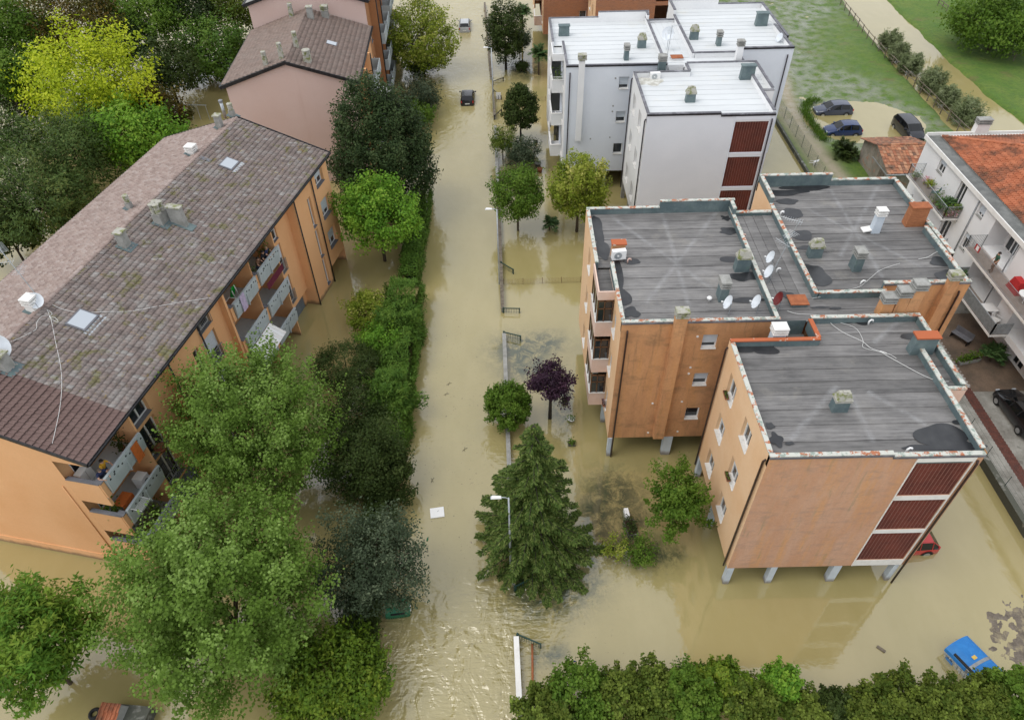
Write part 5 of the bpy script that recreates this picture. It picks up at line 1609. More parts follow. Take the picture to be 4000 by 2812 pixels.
T('round glossy laurel bush at the bottom edge beside the street', (1290, 2660), 205, 1.9, kind='laurel', n_cl=240, per=75, cl=.13, leaf=(.20, .10), asp=.9, rough=.25, lower=-.3, name='laurel_bush', cat='bush')
T('dark green bushy tree between the near poplar and the street', (1420, 1800), 165, 2.6, kind='dark', n_cl=190, per=75, cl=.15, leaf=(.16, .09), asp=1.0, rough=.28, name='dark_tree')
T('low dark evergreen right of the second poplar, behind the weeping tree', (1390, 1610), 120, 1.7, kind='dark', n_cl=120, per=70, cl=.16, leaf=(.15, .09), asp=1.0, rough=.25, lower=-.4, name='evergreen_bush', cat='bush')
T('dense dark weeping dome-shaped tree near the orange stair tower', (1350, 1440), 118, 1.5, kind='dark', n_cl=190, per=70, cl=.13, leaf=(.12, .07), asp=.95, rough=.1, fill=.25, shape='dome', up=.9, name='weeping_tree', bark='darkbark')
T('yellow-green shrub at the end of the clipped hedge', (1440, 1215), 80, 1.5, kind='yellowgreen', n_cl=80, per=65, cl=.18, leaf=(.18, .11), asp=.95, rough=.35, lower=-.5, name='shrub', cat='bush')
T('bright green shrub hanging over the hedge by the flooded street', (1480, 1330), 85, 1.4, kind='maple', n_cl=80, per=65, cl=.18, leaf=(.16, .10), asp=.95, rough=.35, lower=-.5, name='shrub', cat='bush')
T('large dark oval tree beside the pink house', (1490, 590), 205, base=(1530, 835), kind='darkoak', n_cl=620, per=75, cl=.10, leaf=(.22, .13), asp=1.28, rough=.16, fill=.4, shape='egg', name='lime_tree', tips=.1, bark='darkbark')
T('bright green maple in front of the large dark tree', (1463, 830), 150, base=(1512, 1019), kind='maple', n_cl=200, per=75, cl=.14, leaf=(.22, .15), asp=.85, rough=.25, name='maple_tree', tips=.15)
T('tall yellowish green tree left of the far parked car', (1646, 150), 125, base=(1650, 290), kind='yellowgreen', n_cl=230, per=70, cl=.14, leaf=(.26, .16), asp=1.05, rough=.15, fill=.4, name='street_tree')
T('dark shrub under the tall yellowish tree', (1650, 262), 55, 1.2, kind='dark', n_cl=50, per=60, cl=.2, leaf=(.22, .12), lower=-.4, name='shrub', cat='bush')
T('silvery feathery olive at the left kerb near the black car', (1632, 380), 82, 1.9, kind='olive', n_cl=120, per=65, cl=.17, leaf=(.30, .07), asp=.8, rough=.3, axis_out=True, name='olive_tree')
T('small loose shrub on bare stems below the silvery olive', (1640, 440), 52, 1.6, kind='mid', n_cl=50, per=60, cl=.24, leaf=(.24, .10), asp=.7, rough=.3, name='shrub', cat='bush')
T('loose green bush bulging out of the cypress hedge, opposite the purple plum', (1535, 1560), 95, 1.5, kind='cypress', n_cl=120, per=70, cl=.16, leaf=(.28, .07), asp=1.2, rough=.4, lower=-.4, ground=True, axis_out=True, name='shrub', cat='bush')
T('loose green bush bulging out of the cypress hedge, near the yellow-green shrub', (1560, 1270), 85, 1.4, kind='cypress', n_cl=110, per=70, cl=.16, leaf=(.28, .07), asp=1.2, rough=.4, lower=-.4, ground=True, axis_out=True, name='shrub', cat='bush')
T('dark ragged bush at the near end of the cypress hedge', (1500, 1850), 100, 1.5, kind='dark', n_cl=120, per=70, cl=.16, leaf=(.18, .09), asp=1.1, rough=.45, lower=-.4, ground=True, name='shrub', cat='bush')
# --- wood at the upper left
wood = [('lime yellow acacia, brightest tree of the wood', (357, 330), 205, 8.0, 'lime', 300, .15, .85), ('fresh green young tree below the lime yellow acacia', (520, 545), 175, 5.0, 'maple', 220, .15, .7),
        ('tall dark pine left of the orange roof', (285, 600), 165, 6.0, 'pine', 260, .14, 1.0), ('lower dark pine nearest the left end of the orange roof', (175, 790), 165, 5.0, 'pine', 260, .14, .9),
        ('dark pine cut by the left edge of the picture', (20, 560), 125, 6.5, 'pine', 170, .15, 1.0), ('green tree in the top left corner', (40, 130), 140, 8.5, 'mid', 240, .15, .95),
        ('rusty brown autumn tree at the top edge', (300, 90), 185, 8.0, 'rust', 280, .14, .7), ('green tree right of the rusty tree at the top edge', (570, 60), 135, 7.5, 'mid', 200, .15, .8),
        ('brown-green tree right of the lime yellow acacia', (600, 440), 110, 4.0, 'rust', 140, .17, .8), ('dark round fig-like tree behind the lime yellow acacia', (650, 270), 115, 5.0, 'dark', 150, .16, .9),
        ('dense dark shrub tree beside the pink gable wall', (835, 200), 135, 3.6, 'cypress', 240, .15, 1.0), ('dark olive tree at the top edge left of the taller pink house', (900, 30), 105, 6.0, 'autumn', 150, .16, .9),
        ('shadowy dark tree between the pine and the acacia', (90, 360), 120, 5.0, 'dark', 150, .17, .9), ('dark tree at the top edge between two green trees', (730, 40), 105, 6.5, 'darkoak', 150, .16, .9),
        ('leafy green tree at the left edge under the corner tree', (10, 300), 95, 8.0, 'mid', 140, .16, .9), ('dark evergreen at the left edge below the pines', (20, 900), 110, 3.5, 'dark', 130, .17, .9),
        ('small dark tree behind the far left corner of the orange roof', (640, 500), 70, 2.2, 'darkoak', 80, .2, .9), ('dark tree between the acacia and the top edge', (470, 170), 100, 6.0, 'darkoak', 130, .17, .9),
        ('dark undergrowth tree left of the fresh green young tree', (370, 500), 95, 3.5, 'dark', 110, .18, .9), ('dark shrub tree below the corner tree by open water', (190, 240), 75, 5.0, 'darkoak', 90, .18, .9)]
for i, (lb, c, rp, zc, kd, n, cl, asp) in enumerate(wood):
    T(lb, c, rp, zc, kind=kd, n_cl=int(n * .9), per=60, cl=cl, leaf=(.34, .10) if kd == 'pine' else (.30, .18), asp=asp, rough=.45 if kd == 'lime' else .3, fill=.5, axis_out=kd == 'pine', ground=False, name='pine_tree' if kd == 'pine' else 'tree', group='wood at the upper left', bark='darkbark', tips=.12)
# --- garden right of the street
T('dark oval magnolia with a bare trunk by the white block', (2033, 425), 66, base=(2034, 545), kind='dark', n_cl=210, per=60, cl=.14, leaf=(.22, .11), asp=1.35, rough=.06, fill=.35, shape='egg', name='magnolia_tree', lower=-.85, bark='darkbark')
T('small olive-brown shrub on several stems by the garden wall', (1965, 548), 50, base=(1962, 625), kind='autumn', n_cl=70, per=55, cl=.2, leaf=(.22, .07), asp=.9, rough=.25, axis_out=True, name='shrub', cat='bush')
T('small grey-green flowering tree on a thin trunk in the garden', (2052, 592), 56, base=(2040, 660), kind='olive', n_cl=80, per=55, cl=.2, leaf=(.17, .10), asp=.75, rough=.2, name='small_tree')
T('round fresh green tree by the second street lamp', (2017, 760), 102, base=(2028, 900), kind='mid', n_cl=190, per=65, cl=.15, leaf=(.17, .12), asp=.95, rough=.28, name='garden_tree')
T('yellow-green broad tree before the corner of the white block', (2256, 745), 108, base=(2258, 905), kind='yellowgreen', n_cl=230, per=65, cl=.14, leaf=(.22, .12), asp=1.25, rough=.15, fill=.4, name='garden_tree', tips=.2)
T('dark drooping yew by the first street lamp', (1975, 130), 72, base=(1975, 272), kind='dark', n_cl=210, per=60, cl=.16, leaf=(.26, .12), asp=1.6, rough=.25, name='yew_tree', lower=-.85, bark='darkbark')
T('grey-green shrub behind the yew', (2030, 150), 42, 2.2, kind='olive', n_cl=60, per=50, cl=.22, leaf=(.26, .10), name='shrub', cat='bush')
T('round clipped box ball standing in the water under the palm', (2040, 262), 22, .5, kind='dark', n_cl=40, per=50, cl=.2, leaf=(.14, .09), rough=.05, fill=.2, lower=-.3, name='box_ball', cat='bush')
T('purple plum tree on a dark trunk in the flooded garden', (2142, 1490), 80, base=(2158, 1633), kind='purple', n_cl=90, per=60, cl=.17, leaf=(.15, .10), asp=.95, rough=.35, tr=.13, name='plum_tree', bark='darkbark')
T('round evergreen bush between the purple plum and the street', (1980, 1590), 78, 1.6, kind='mid', n_cl=210, per=65, cl=.14, leaf=(.15, .09), asp=1.35, rough=.1, ground=True, fill=.4, lower=-.5, name='evergreen_bush', cat='bush')
T('small bushy green tree beside the corner of the orange block', (2650, 1960), 98, base=(2615, 2080), kind='mid', n_cl=150, per=65, cl=.14, leaf=(.15, .10), asp=1.05, rough=.7, ground=True, name='small_tree', tips=.2)
T('straggly rose bush with yellowing leaves in the water', (2398, 2140), 52, .75, kind='yellowgreen', n_cl=26, per=30, cl=.26, leaf=(.12, .08), rough=.4, name='rose_bush', cat='bush', limbs=10)
T('leafy rose bush with white blooms in the water', (2500, 2150), 58, .75, kind='mid', n_cl=40, per=38, cl=.26, leaf=(.12, .08), rough=.4, name='rose_bush', cat='bush', limbs=10)
T('green shrub standing in water beside the second wire gate', (2275, 1520), 22, .6, kind='mid', n_cl=20, per=40, cl=.3, leaf=(.16, .08), name='shrub', cat='bush') if False else None
# --- far right
T('dense round dark green thicket at the top right corner', (3900, 110), 175, 3.0, kind='mid', n_cl=300, per=60, cl=.13, leaf=(.34, .2), asp=.75, rough=.25, lower=-.4, ground=True, name='thicket', cat='bush')
for i, (x, y, rp, lb) in enumerate(((3475, 165, 36, 'pollard willow shrub farthest along the river fence'), (3512, 213, 36, 'second pollard willow from the far end of the river fence'), (3558, 258, 38, 'third pollard willow along the river fence'), (3640, 325, 46, 'broad pollard willow in the middle of the river fence'),
                                    (3702, 385, 40, 'pollard willow next to the nearest one on the river fence'), (3775, 445, 54, 'nearest and largest pollard willow behind the red tiled house'))):
    T(lb, (x, y), rp, .95, kind='willow', n_cl=110, per=60, cl=.18, leaf=(.32, .07), asp=1.15, rough=.15, lower=-.5, ground=True, fill=.7, axis_out=True, name='willow_shrub', cat='bush', group='willows along the river fence')
# --- hedgerow at the bottom right
hr = [(2120, 2790, 105, 'autumn', 'left end'), (2270, 2720, 120, 'mid', 'second from the left end'), (2420, 2730, 105, 'autumn', 'third from the left end'), (2560, 2700, 100, 'autumn', 'fourth from the left end'), (2690, 2720, 100, 'mid', 'below the first column of the orange block'),
      (2810, 2660, 88, 'laurel', 'tall with pale flower tips'), (2930, 2750, 100, 'autumn', 'brownish, left of the fresh green sapling'), (3045, 2690, 78, 'maple', 'fresh green sapling standing out'), (3150, 2800, 80, 'autumn', 'low, right of the sapling'), (3245, 2770, 60, 'dark', 'darkest'),
      (3390, 2800, 95, 'autumn', 'right of the darkest one'), (3530, 2760, 105, 'autumn', 'brownish, left of the blue container'), (3680, 2770, 100, 'autumn', 'just below the blue container'), (3820, 2760, 100, 'autumn', 'right below the blue container'), (3950, 2720, 100, 'mid', 'right end')]
for i, (x, y, rp, kd, lb) in enumerate(hr):
    T('hedgerow bush at the bottom edge, ' + lb, (x, y), rp, 1.8, kind=kd, n_cl=190, per=48, cl=.12, leaf=(.15, .11), asp=1.0, rough=.42, lower=-.4, name='hedgerow_bush', cat='bush', group='hedgerow at the bottom edge', tips=.1)


# --- spruce
def spruce(label, pos, H, Rm, seed=3):
    rs = np.random.default_rng(seed)
    root = thing('spruce_tree', label, 'tree', (pos[0], pos[1], 0))
    P = []; A = []; mb = MB()
    mb.tube([(0, 0, -.9), (0, 0, H * .5), (0, 0, H)], [.22, .15, .02], 8)
    z = .9
    while z < H - .1:
        f = (z - .9) / (H - .9)
        L = Rm * (1 - f) ** .8 + .12
        nb = max(4, int(8 * (1 - f) + 4))
        a0 = rs.uniform(0, 6.28)
        for k in range(nb):
            a = a0 + 2 * math.pi * k / nb + rs.uniform(-.25, .25); l = L * rs.uniform(.5, 1.3)
            d = np.array([math.cos(a), math.sin(a), 0]); s = np.array([-math.sin(a), math.cos(a), 0])
            droop = .30 + .25 * rs.random()
            pts = [np.array([0, 0, z]) + d * l * t_ + np.array([0, 0, -droop * l * t_ ** 1.3 + .16 * l * t_ ** 3]) for t_ in np.linspace(0, 1, 5)]
            mb.tube(pts, [.035, .03, .022, .015, .006], 4, cap=False)
            m_ = int(l * 120)
            t_ = rs.uniform(.12, 1, m_) ** .8
            side = rs.choice((-1, 1), m_) * rs.random(m_) * (.10 + .26 * l * np.clip(1.08 - t_, 0, 1)) * .9
            base = np.array([0, 0, z]) + np.outer(l * t_, d) + np.outer(-droop * l * t_ ** 1.3 + .16 * l * t_ ** 3, [0, 0, 1])
            P.append(base + np.outer(side, s) + np.outer(-np.abs(side) * .35 - rs.random(m_) * .10, [0, 0, 1]))
            A.append(np.tile(d, (m_, 1)) + np.outer(np.sign(side) * .8, s) - np.array([0, 0, .25]))
        z += .24 + .22 * (1 - f)
    P = np.concatenate(P); A = np.concatenate(A)
    P[:, 2] = np.maximum(P[:, 2], .03)
    N = np.array([0, 0, 1.0]) + rs.normal(size=P.shape) * .5
    link('crown', leaves('crown', P, N, .24, .085, rs.random(len(P)), LM['spruce'], rs, axis=A), root)
    mb.build('trunk', MT['darkbark'], root, smooth=True)
    return root


hs, b_ = zmatch((2082, 2150), (2064, 1640))
spruce('large dark spruce with drooping branches beside the street', b_, hs * .97, 3.35)


# --- clipped hedges
def hedge(label, x0, x1, y0, y1, h, kind, n, leaf, seed=5, rough=.25, axis=None):
    rs = np.random.default_rng(seed)
    root = thing('hedge', label, 'hedge', ((x0 + x1) / 2, y0, 0))
    hw = (x1 - x0) / 2; L = y1 - y0
    u = rs.random(n); y = rs.random(n) * L
    per_ = 2 * h + 2 * hw; d = u * per_
    x = np.where(d < h, -hw, np.where(d < h + 2 * hw, d - h - hw, hw)); z = np.where(d < h, d, np.where(d < h + 2 * hw, h, per_ - d))
    nx = np.where(d < h, -1., np.where(d < h + 2 * hw, 0, 1.)); nz = np.where((d >= h) & (d < h + 2 * hw), 1., .15)
    q = (fbm(y * .55 + 40, d * .55, seed, 4) - .42) * 3.2 * rough + rs.normal(size=n) * .13
    sag = (fbm(y * .35, y * 0 + 3, seed + 9, 3) - .5) * 1.5
    P = np.stack([x + nx * q, y, np.maximum(.03, z * (1 + sag * .6) + nz * q)], 1)
    N = np.stack([nx, nx * 0, nz + .3], 1) + rs.normal(size=(n, 3)) * .5
    rnd = .1 + .5 * fbm(y * 1.6, d * 1.6, seed + 3, 3) + .4 * rs.random(n)
    link('foliage', leaves('foliage', P, N, leaf[0], leaf[1], rnd, LM[kind], rs, axis=None if axis is None else np.tile(np.array(axis), (n, 1)) + np.stack([nx, rs.normal(size=n) * .6, nz], 1)), root)
    mb = MB(); mb.box(-hw + .45, hw - .45, .4, L - .4, -.8, max(.2, h * .55)); mb.build('core', M('hedge_core_' + kind, (0.012, 0.018, 0.008), rough=.9), root)
    return root


hedge('dark ivy-covered hedge at the left kerb, far half, beside the bright maple', -8.9, -7.55, 46.2, 60.5, 1.5, 'cypress', 16000, (.16, .10), 5)
hedge('feathery cypress hedge along the left kerb, near half', -9.4, -7.3, 27.0, 44.6, 1.9, 'cypress', 26000, (.34, .07), 6, .45, (0, 0, .5))
hedge('dark hedge at the left kerb behind the green waste container', -9.0, -7.6, 15.2, 26.9, 1.3, 'dark', 12000, (.16, .09), 8, .35)


# --- palms and yuccas
def palm(label, pos, zt, n, L, kind='palm', name='palm_tree', tr=.12, cat='palm', base=-.9, droop=.9, z0=0):
    rs = np.random.default_rng(int(abs(pos[0] * 31 + pos[1] * 17)) + n)
    root = thing(name, label, cat, (pos[0], pos[1], z0))
    P = []; A = []; N = []
    for k in range(n):
        a = 2 * math.pi * k / n * 2.4 + rs.uniform(-.3, .3); el = rs.uniform(.05, 1.3)
        d = np.array([math.cos(a), math.sin(a), 0]); s = np.array([-math.sin(a), math.cos(a), 0]); l = L * rs.uniform(.75, 1.1)
        t_ = np.linspace(.05, 1, 22)
        c_ = np.array([0, 0, zt]) + np.outer(l * t_ * math.cos(el), d) + np.outer(l * t_ * math.sin(el) - droop * l * .55 * t_ ** 2.2 * math.cos(el), [0, 0, 1])
        for sd in (-1, 1):
            wv = .30 * L * np.sin(np.clip(t_, .05, 1) * 2.9) + .03
            P.append(c_ + np.outer(sd * wv * .45, s)); A.append(np.outer(np.full(22, sd * .8), s) + d * .7 - np.array([0, 0, .25])); N.append(np.tile([0, 0, 1.0], (22, 1)) + s * sd * -.3)
    P = np.concatenate(P); A = np.concatenate(A); N = np.concatenate(N) + rs.normal(size=(len(P), 3)) * .2
    link('crown', leaves('crown', P, N, .36 * L, .05 * L + .015, rs.random(len(P)), LM[kind], rs, axis=A * 3), root)
    mb = MB(); mb.tube([(0, 0, base), (0, 0, zt * .5), (0, 0, zt)], [tr, tr * .9, tr], 8); mb.build('trunk', MT['bark'], root, smooth=True)
    return root


zc, b = zmatch((2104, 292), (2104, 215)); palm('fan palm with a bare trunk at the corner of the white block', b, zc, 34, 1.5)
palm('taller fan palm at the top edge behind the yew', U(2040, 60, 4.0), 4.2, 34, 1.5)
palm('small spiky yucca standing in the water by the garden path', U(2146, 900), .7, 22, 1.0, name='yucca', cat='plant', tr=.06)
palm('dense yucca clump beside the shed', U(3293, 590, .8), .9, 44, 1.5, 'dark', name='yucca', cat='plant', tr=.1)
palm('second smaller yucca clump touching the shed', U(3325, 610, .6), .6, 34, 1.1, 'dark', name='yucca', cat='plant', tr=.1)
# ------------------------------------------------------------------ vehicles
def car(label, loc, rz, paintc, L=3.7, W=1.66, H=1.46, style='hatch', name='parked_car', plate=False, group=None, tilt=0.0, rails=False, roofc=None):
    r = thing(name, label, 'car', loc, rz, group)
    r.rotation_euler = (0, tilt, rz)
    k = H / 1.46
    if style == 'van':
        st = [(0, .55, .66, .80, .70), (.03, .66, .80, .92, .78), (.13, .86, .98, .98, .84), (.17, .93, 1.03, 1, .86), (.36, 1.0, 1.40, 1, .80), (.60, 1.0, 1.46, 1, .80), (.90, 1.0, 1.43, .99, .79), (.985, .95, 1.10, .94, .82), (1, .55, .62, .88, .80)]
    elif style == 'old':
        st = [(0, .50, .62, .86, .80), (.03, .62, .74, .95, .84), (.24, .76, .84, 1, .86), (.29, .82, .88, 1, .86), (.44, .84, 1.40, .98, .74), (.66, .84, 1.44, .98, .74), (.86, .82, 1.38, .97, .73), (.985, .80, .95, .95, .80), (1, .5, .6, .9, .8)]
    else:
        st = [(0, .52, .60, .76, .62), (.035, .62, .72, .95, .78), (.21, .82, .91, 1.0, .84), (.26, .88, .96, 1, .84), (.43, .93, 1.38, 1, .74), (.64, .94, 1.46, 1, .73), (.88, .95, 1.38, .98, .70), (.965, .92, 1.02, .93, .78), (1, .52, .60, .85, .74)]
    rings = []
    for (t_, zb, zt, w_, wr) in st:
        x = L / 2 - t_ * L; w_ *= W / 2; wr *= W / 2; zb *= k; zt *= k
        half = [(w_ * .90, .20), (w_, .34), (w_ * 1.0, .62 * zb + .1), (w_ * .965, zb), (wr, zt), (wr * .55, zt + .035 * (wr / (W / 2)))]
        rings.append([(x, y, z) for y, z in half] + [(x, -y, z) for y, z in half[::-1]])
    n = 12; vs = [v for q in rings for v in q]
    gl = {'windscreen': [], 'rear_window': [], 'side_window': []}; body = []; side = {1: [], -1: []}
    for i in range(len(st) - 1):
        for j in range(n - 1):
            f = (i * n + j, i * n + j + 1, (i + 1) * n + j + 1, (i + 1) * n + j)
            cab = st[i][2] - st[i][1] > .25 and st[i + 1][2] - st[i + 1][1] > .25
            top = j in (4, 5, 6)
            if top and i == 3:
                gl['windscreen'].append(f)
            elif top and i == len(st) - 3:
                gl['rear_window'].append(f)
            elif j in (3, 7) and (cab or i == 3 or (i == len(st) - 3)):
                (side[1] if j == 3 else side[-1]).append(f)
            else:
                body.append(f)
        body.append((i * n + n - 1, i * n, (i + 1) * n, (i + 1) * n + n - 1))
    body += [tuple(range(n - 1, -1, -1)), tuple(range((len(st) - 1) * n, len(st) * n))]
    pm_ = paintc
    mb = MB(); mb.add(vs, body); bo = mb.build('body', pm_, r, smooth=True); bo.data.set_sharp_from_angle(angle=R(38))
    for nm, fs in gl.items():
        if fs:
            mb = MB(); mb.add([(v[0], v[1], v[2]) for v in vs], fs); o = mb.build(nm, MT['carglass'], r)
    for sg in (1, -1):
        mb = MB(); mb.add(vs, side[sg]); mb.build('side_window', MT['carglass'], r)
        # pillars and door line
        mb = MB()
        jj = 3 if sg == 1 else 8
        for i in (3, 4, 5, 6, 7):
            a = Vector(vs[i * n + (3 if sg == 1 else 8)]); b = Vector(vs[i * n + (4 if sg == 1 else 7)])
            if i in (4, 6):
                a2 = a.lerp(b, 0)
            mb.tube([a, b], .028, 5)
        for i in (3, 4, 5, 6):
            mb.tube([vs[i * n + (4 if sg == 1 else 7)], vs[(i + 1) * n + (4 if sg == 1 else 7)]], .028, 5)
        mb.tube([vs[2 * n + (4 if sg == 1 else 7)], vs[4 * n + (4 if sg == 1 else 7)]], .03, 5)
        mb.build('pillar', pm_, r)
        mb = MB(); mb.obox((L * .19, sg * (W / 2 + .09), 1.0 * k), (1, 0, 0), (0, 1, 0), (0, 0, 1), .07, .09, .06); mb.build('mirror', pm_, r)
        for x in (L * .325, -L * .315):
            mb = MB(); y0 = sg * (W / 2 - .19); y1 = sg * (W / 2 + .002)
            mb.tube([(x, y0, .30), (x, y1, .30)], .30, 18); wh_ = mb.build('wheel', MT['rubber'], r, smooth=False)
            mb = MB(); mb.tube([(x, y1, .30), (x, y1 + sg * .012, .30)], .19, 12); mb.build('rim', MT['rim'], wh_)
            mb = MB(); nn = 14
            mb.add([(x + .36 * math.cos(math.pi * q / (nn - 1)), sg * (W / 2 - .003), .30 + .36 * math.sin(math.pi * q / (nn - 1))) for q in range(nn)], [tuple(range(nn))]); mb.build('wheel_arch', MT['black'], r)
        mb = MB(); mb.obox((L / 2 - .05, sg * W * .32, .64 * k), (1, 0, 0), (0, 1, 0), (0, 0, 1), .05, .13, .05); mb.build('headlight', MT['glass_pale'], r)
        mb = MB(); mb.obox((-L / 2 + .075, sg * W * .405, .82 * k), (1, 0, 0), (0, 1, 0), (0, 0, 1), .06, .06, .12); mb.build('tail_light', TAIL, r)
        if rails:
            mb = MB(); mb.tube([(L * .05, sg * W * .34, 1.50 * k), (-L * .36, sg * W * .34, 1.48 * k)], .02, 5); mb.build('roof_rail', MT['black'], r)
    mb = MB(); mb.box(-L / 2 - .03, -L / 2 + .05, -W * .42, W * .42, .38, .54); mb.build('bumper', pm_, r)
    mb = MB(); mb.box(-L / 2 - .04, -L / 2 - .028, -.26, .26, .60, .71); mb.build('number_plate', MT['white_plastic'], r)
    return r


TAIL = paint('tail_light_red', (0.45, 0.01, 0.01), .2)
CB, CS, CGB, CBL, CD, CR, CW = [paint(*a) for a in (('paint_black', (0.012, 0.013, 0.015)), ('paint_silver', (0.42, 0.44, 0.45)), ('paint_grey_blue', (0.05, 0.062, 0.10)), ('paint_blue', (0.008, 0.028, 0.11)), ('paint_dark', (0.014, 0.016, 0.022)), ('paint_red', (0.50, 0.03, 0.03)), ('paint_white', (0.75, 0.75, 0.75)))]
p = U(1826, 413); car('black hatchback stranded in the flooded street near the first lamp', (p.x, p.y + 1.65, -.38), R(90), CB, 3.6, 1.64, 1.47)
p = U(1815, 127); car('silver estate car farther up the flooded street', (p.x, p.y + 1.9, -.38), R(90), CS, 4.1, 1.70, 1.5, rails=True)
a, b = U(3190, 452), U(3330, 452)
car('grey-blue hatchback in the flooded car park, farthest of the three', ((a.x + b.x) / 2, a.y + .75, -.30), R(180), CGB, 4.1, 1.72, 1.45, group='cars in the flooded car park')
a, b = U(3232, 532), U(3362, 528)
car('bright blue hatchback in the flooded car park, nearest the gravel track', ((a.x + b.x) / 2, a.y + .75, -.30), R(178), CBL, 3.8, 1.68, 1.45, group='cars in the flooded car park')
a, b = U(3497, 470, .3), U(3580, 555, .3)
car('dark people carrier in the flooded car park behind the shed', ((a.x + b.x) / 2 + .25, (a.y + b.y) / 2, -.22), math.atan2(b.y - a.y, b.x - a.x), CD, 4.4, 1.8, 1.66, 'van', group='cars in the flooded car park')
p = U(3605, 2125, .5)
car('small old red hatchback half under the corner of the orange block', (p.x - .95, p.y + .3, -.28), R(183), CR, 3.6, 1.56, 1.36, 'old')
car('black car with silver wheels parked in the yard beside the red paver strip', (33.75, 30.75, .31), R(92), CB, 4.1, 1.76, 1.46)
car('white car just showing at the right edge behind the black car', (34.3, 25.9, .31), R(92), CW, 4.0, 1.7, 1.46)

# motorcycle under the white balcony
MC = thing('motorcycle', 'dark motorcycle parked under the white balcony beside the orange block', 'motorcycle', (30.75, 38.9, .31), R(75))
for x in (-.65, .65):
    mb = MB(); n = 16
    ring = [(x + .31 * math.cos(6.283 * q / n), 0, .31 + .31 * math.sin(6.283 * q / n)) for q in range(n)]; mb.tube(ring + ring[:1], .06, 6, cap=False); wv = mb.build('wheel', MT['rubber'], MC, smooth=True)
    mb = MB(); mb.tube([(x, -.03, .31), (x, .03, .31)], .2, 10); mb.build('rim', MT['rim'], wv)
mb = MB(); mb.frustum(0, 0, .35, .75, .38, .14, .30, .10); mb.build('engine', MT['greymetal'], MC)
mb = MB(); mb.frustum(.15, 0, .75, .95, .28, .15, .2, .1); mb.build('tank', CB, MC, smooth=False)
mb = MB(); mb.frustum(-.4, 0, .72, .82, .36, .14, .32, .12); mb.build('seat', MT['black'], MC)
mb = MB(); mb.tube([(.65, .08, .31), (.42, .08, 1.0)], .03, 6); mb.tube([(.65, -.08, .31), (.42, -.08, 1.0)], .03, 6); mb.tube([(.42, -.36, 1.05), (.42, .36, 1.05)], .018, 6); mb.build('fork', MT['galv'], MC)

# ------------------------------------------------------------------ street furniture
for i, (bp, lb) in enumerate((((1928, 438), 'grey street lamp nearest the black car in the street'), ((1951, 1110), 'grey street lamp in the middle by the wire fence'), ((1996, 2229), 'grey street lamp half hidden by the spruce'))):
    p = U(*bp); L_ = thing('street_lamp', lb, 'street lamp', p, group='lamps along the street')
    mb = MB(); mb.tube([(0, 0, -.9), (0, 0, 1.2), (0, 0, 7.2)], [.085, .075, .045], 8); mb.build('pole', MT['galv'], L_, smooth=True)
    mb = MB(); mb.tube([(0, 0, 7.1), (-.15, 0, 7.24), (-.5, 0, 7.27)], .03, 6); mb.build('arm', MT['galv'], L_, smooth=True)
    mb = MB(); mb.add([(-.35, -.08, 7.24), (-.35, .08, 7.24), (-.85, .11, 7.26), (-.88, -.11, 7.26), (-.38, -.06, 7.31), (-.38, .06, 7.31), (-.80, .08, 7.33), (-.82, -.08, 7.33)], [(0, 1, 2, 3), (7, 6, 5, 4), (0, 4, 5, 1), (1, 5, 6, 2), (2, 6, 7, 3), (3, 7, 4, 0)]); hd = mb.build('lamp_head', MT['white_plastic'], L_)
    mb = MB(); mb.quad((-.45, -.07, 7.238), (-.45, .07, 7.238), (-.9, .09, 7.25), (-.9, -.09, 7.25)); mb.build('lens', MT['glass_pale'], hd)


def garden_wall(label, a, b, za=.42, col_='concrete'):
    a = U(*a, za); b = U(*b, za); d = (b - a); L_ = d.length; d.normalize()
    r = thing('garden_wall', label, 'wall', (a.x, a.y, 0), math.atan2(d.y, d.x), 'garden walls along the street')
    mb = MB(); mb.box(0, L_, -.10, .10, -.9, za - .05); mb.build('wall', MT['concrete'], r)
    k = max(1, int(L_ / 2.4))
    for i in range(k):
        mb = MB(); mb.box(i * L_ / k + .012, (i + 1) * L_ / k - .012, -.14, .14, za - .05, za + .01); mb.build('coping_stone', MT[col_], r)
    return r


garden_wall('low garden wall at the top of the street', (1893, 10), (1918, 300), col_='greywood')
garden_wall('short mossy garden wall by the first street lamp', (1926, 362), (1932, 455), col_='greywood')
garden_wall('garden wall beside the small olive-brown shrub', (1934, 491), (1943, 712), col_='concrete')
garden_wall('garden wall beside the middle street lamp', (1948, 800), (1963, 1205), col_='greywood')
garden_wall('garden wall beside the round evergreen bush', (1969, 1300), (2005, 2270), col_='concrete')
garden_wall('pale garden wall at the bottom edge of the street', (2016, 2483), (2031, 2790), col_='whitetrim')


def gate(label, a, b, h=.5, mat='greenmetal', n=9):
    a = U(*a, h); b = U(*b, h); d = (b - a); L_ = d.length
    r = thing('gate', label, 'gate', (a.x, a.y, 0), math.atan2(d.y, d.x), 'open gate leaves along the street')
    mb = MB(); mb.box(-.05, .05, -.05, .05, -.9, h + .06); mb.build('post', MT[mat], r)
    mb = MB(); mb.box(L_ - .05, L_ + .03, -.035, .035, -.8, h + .02); mb.build('stile', MT[mat], r)
    mb = MB(); mb.box(.05, L_ - .05, -.035, .035, h - .06, h); mb.build('top_rail', MT[mat], r)
    for i in range(n):
        x = .12 + (L_ - .24) * i / (n - 1); mb = MB(); mb.box(x - .012, x + .012, -.012, .012, -.8, h - .06); mb.build('bar', MT[mat], r)
    return r


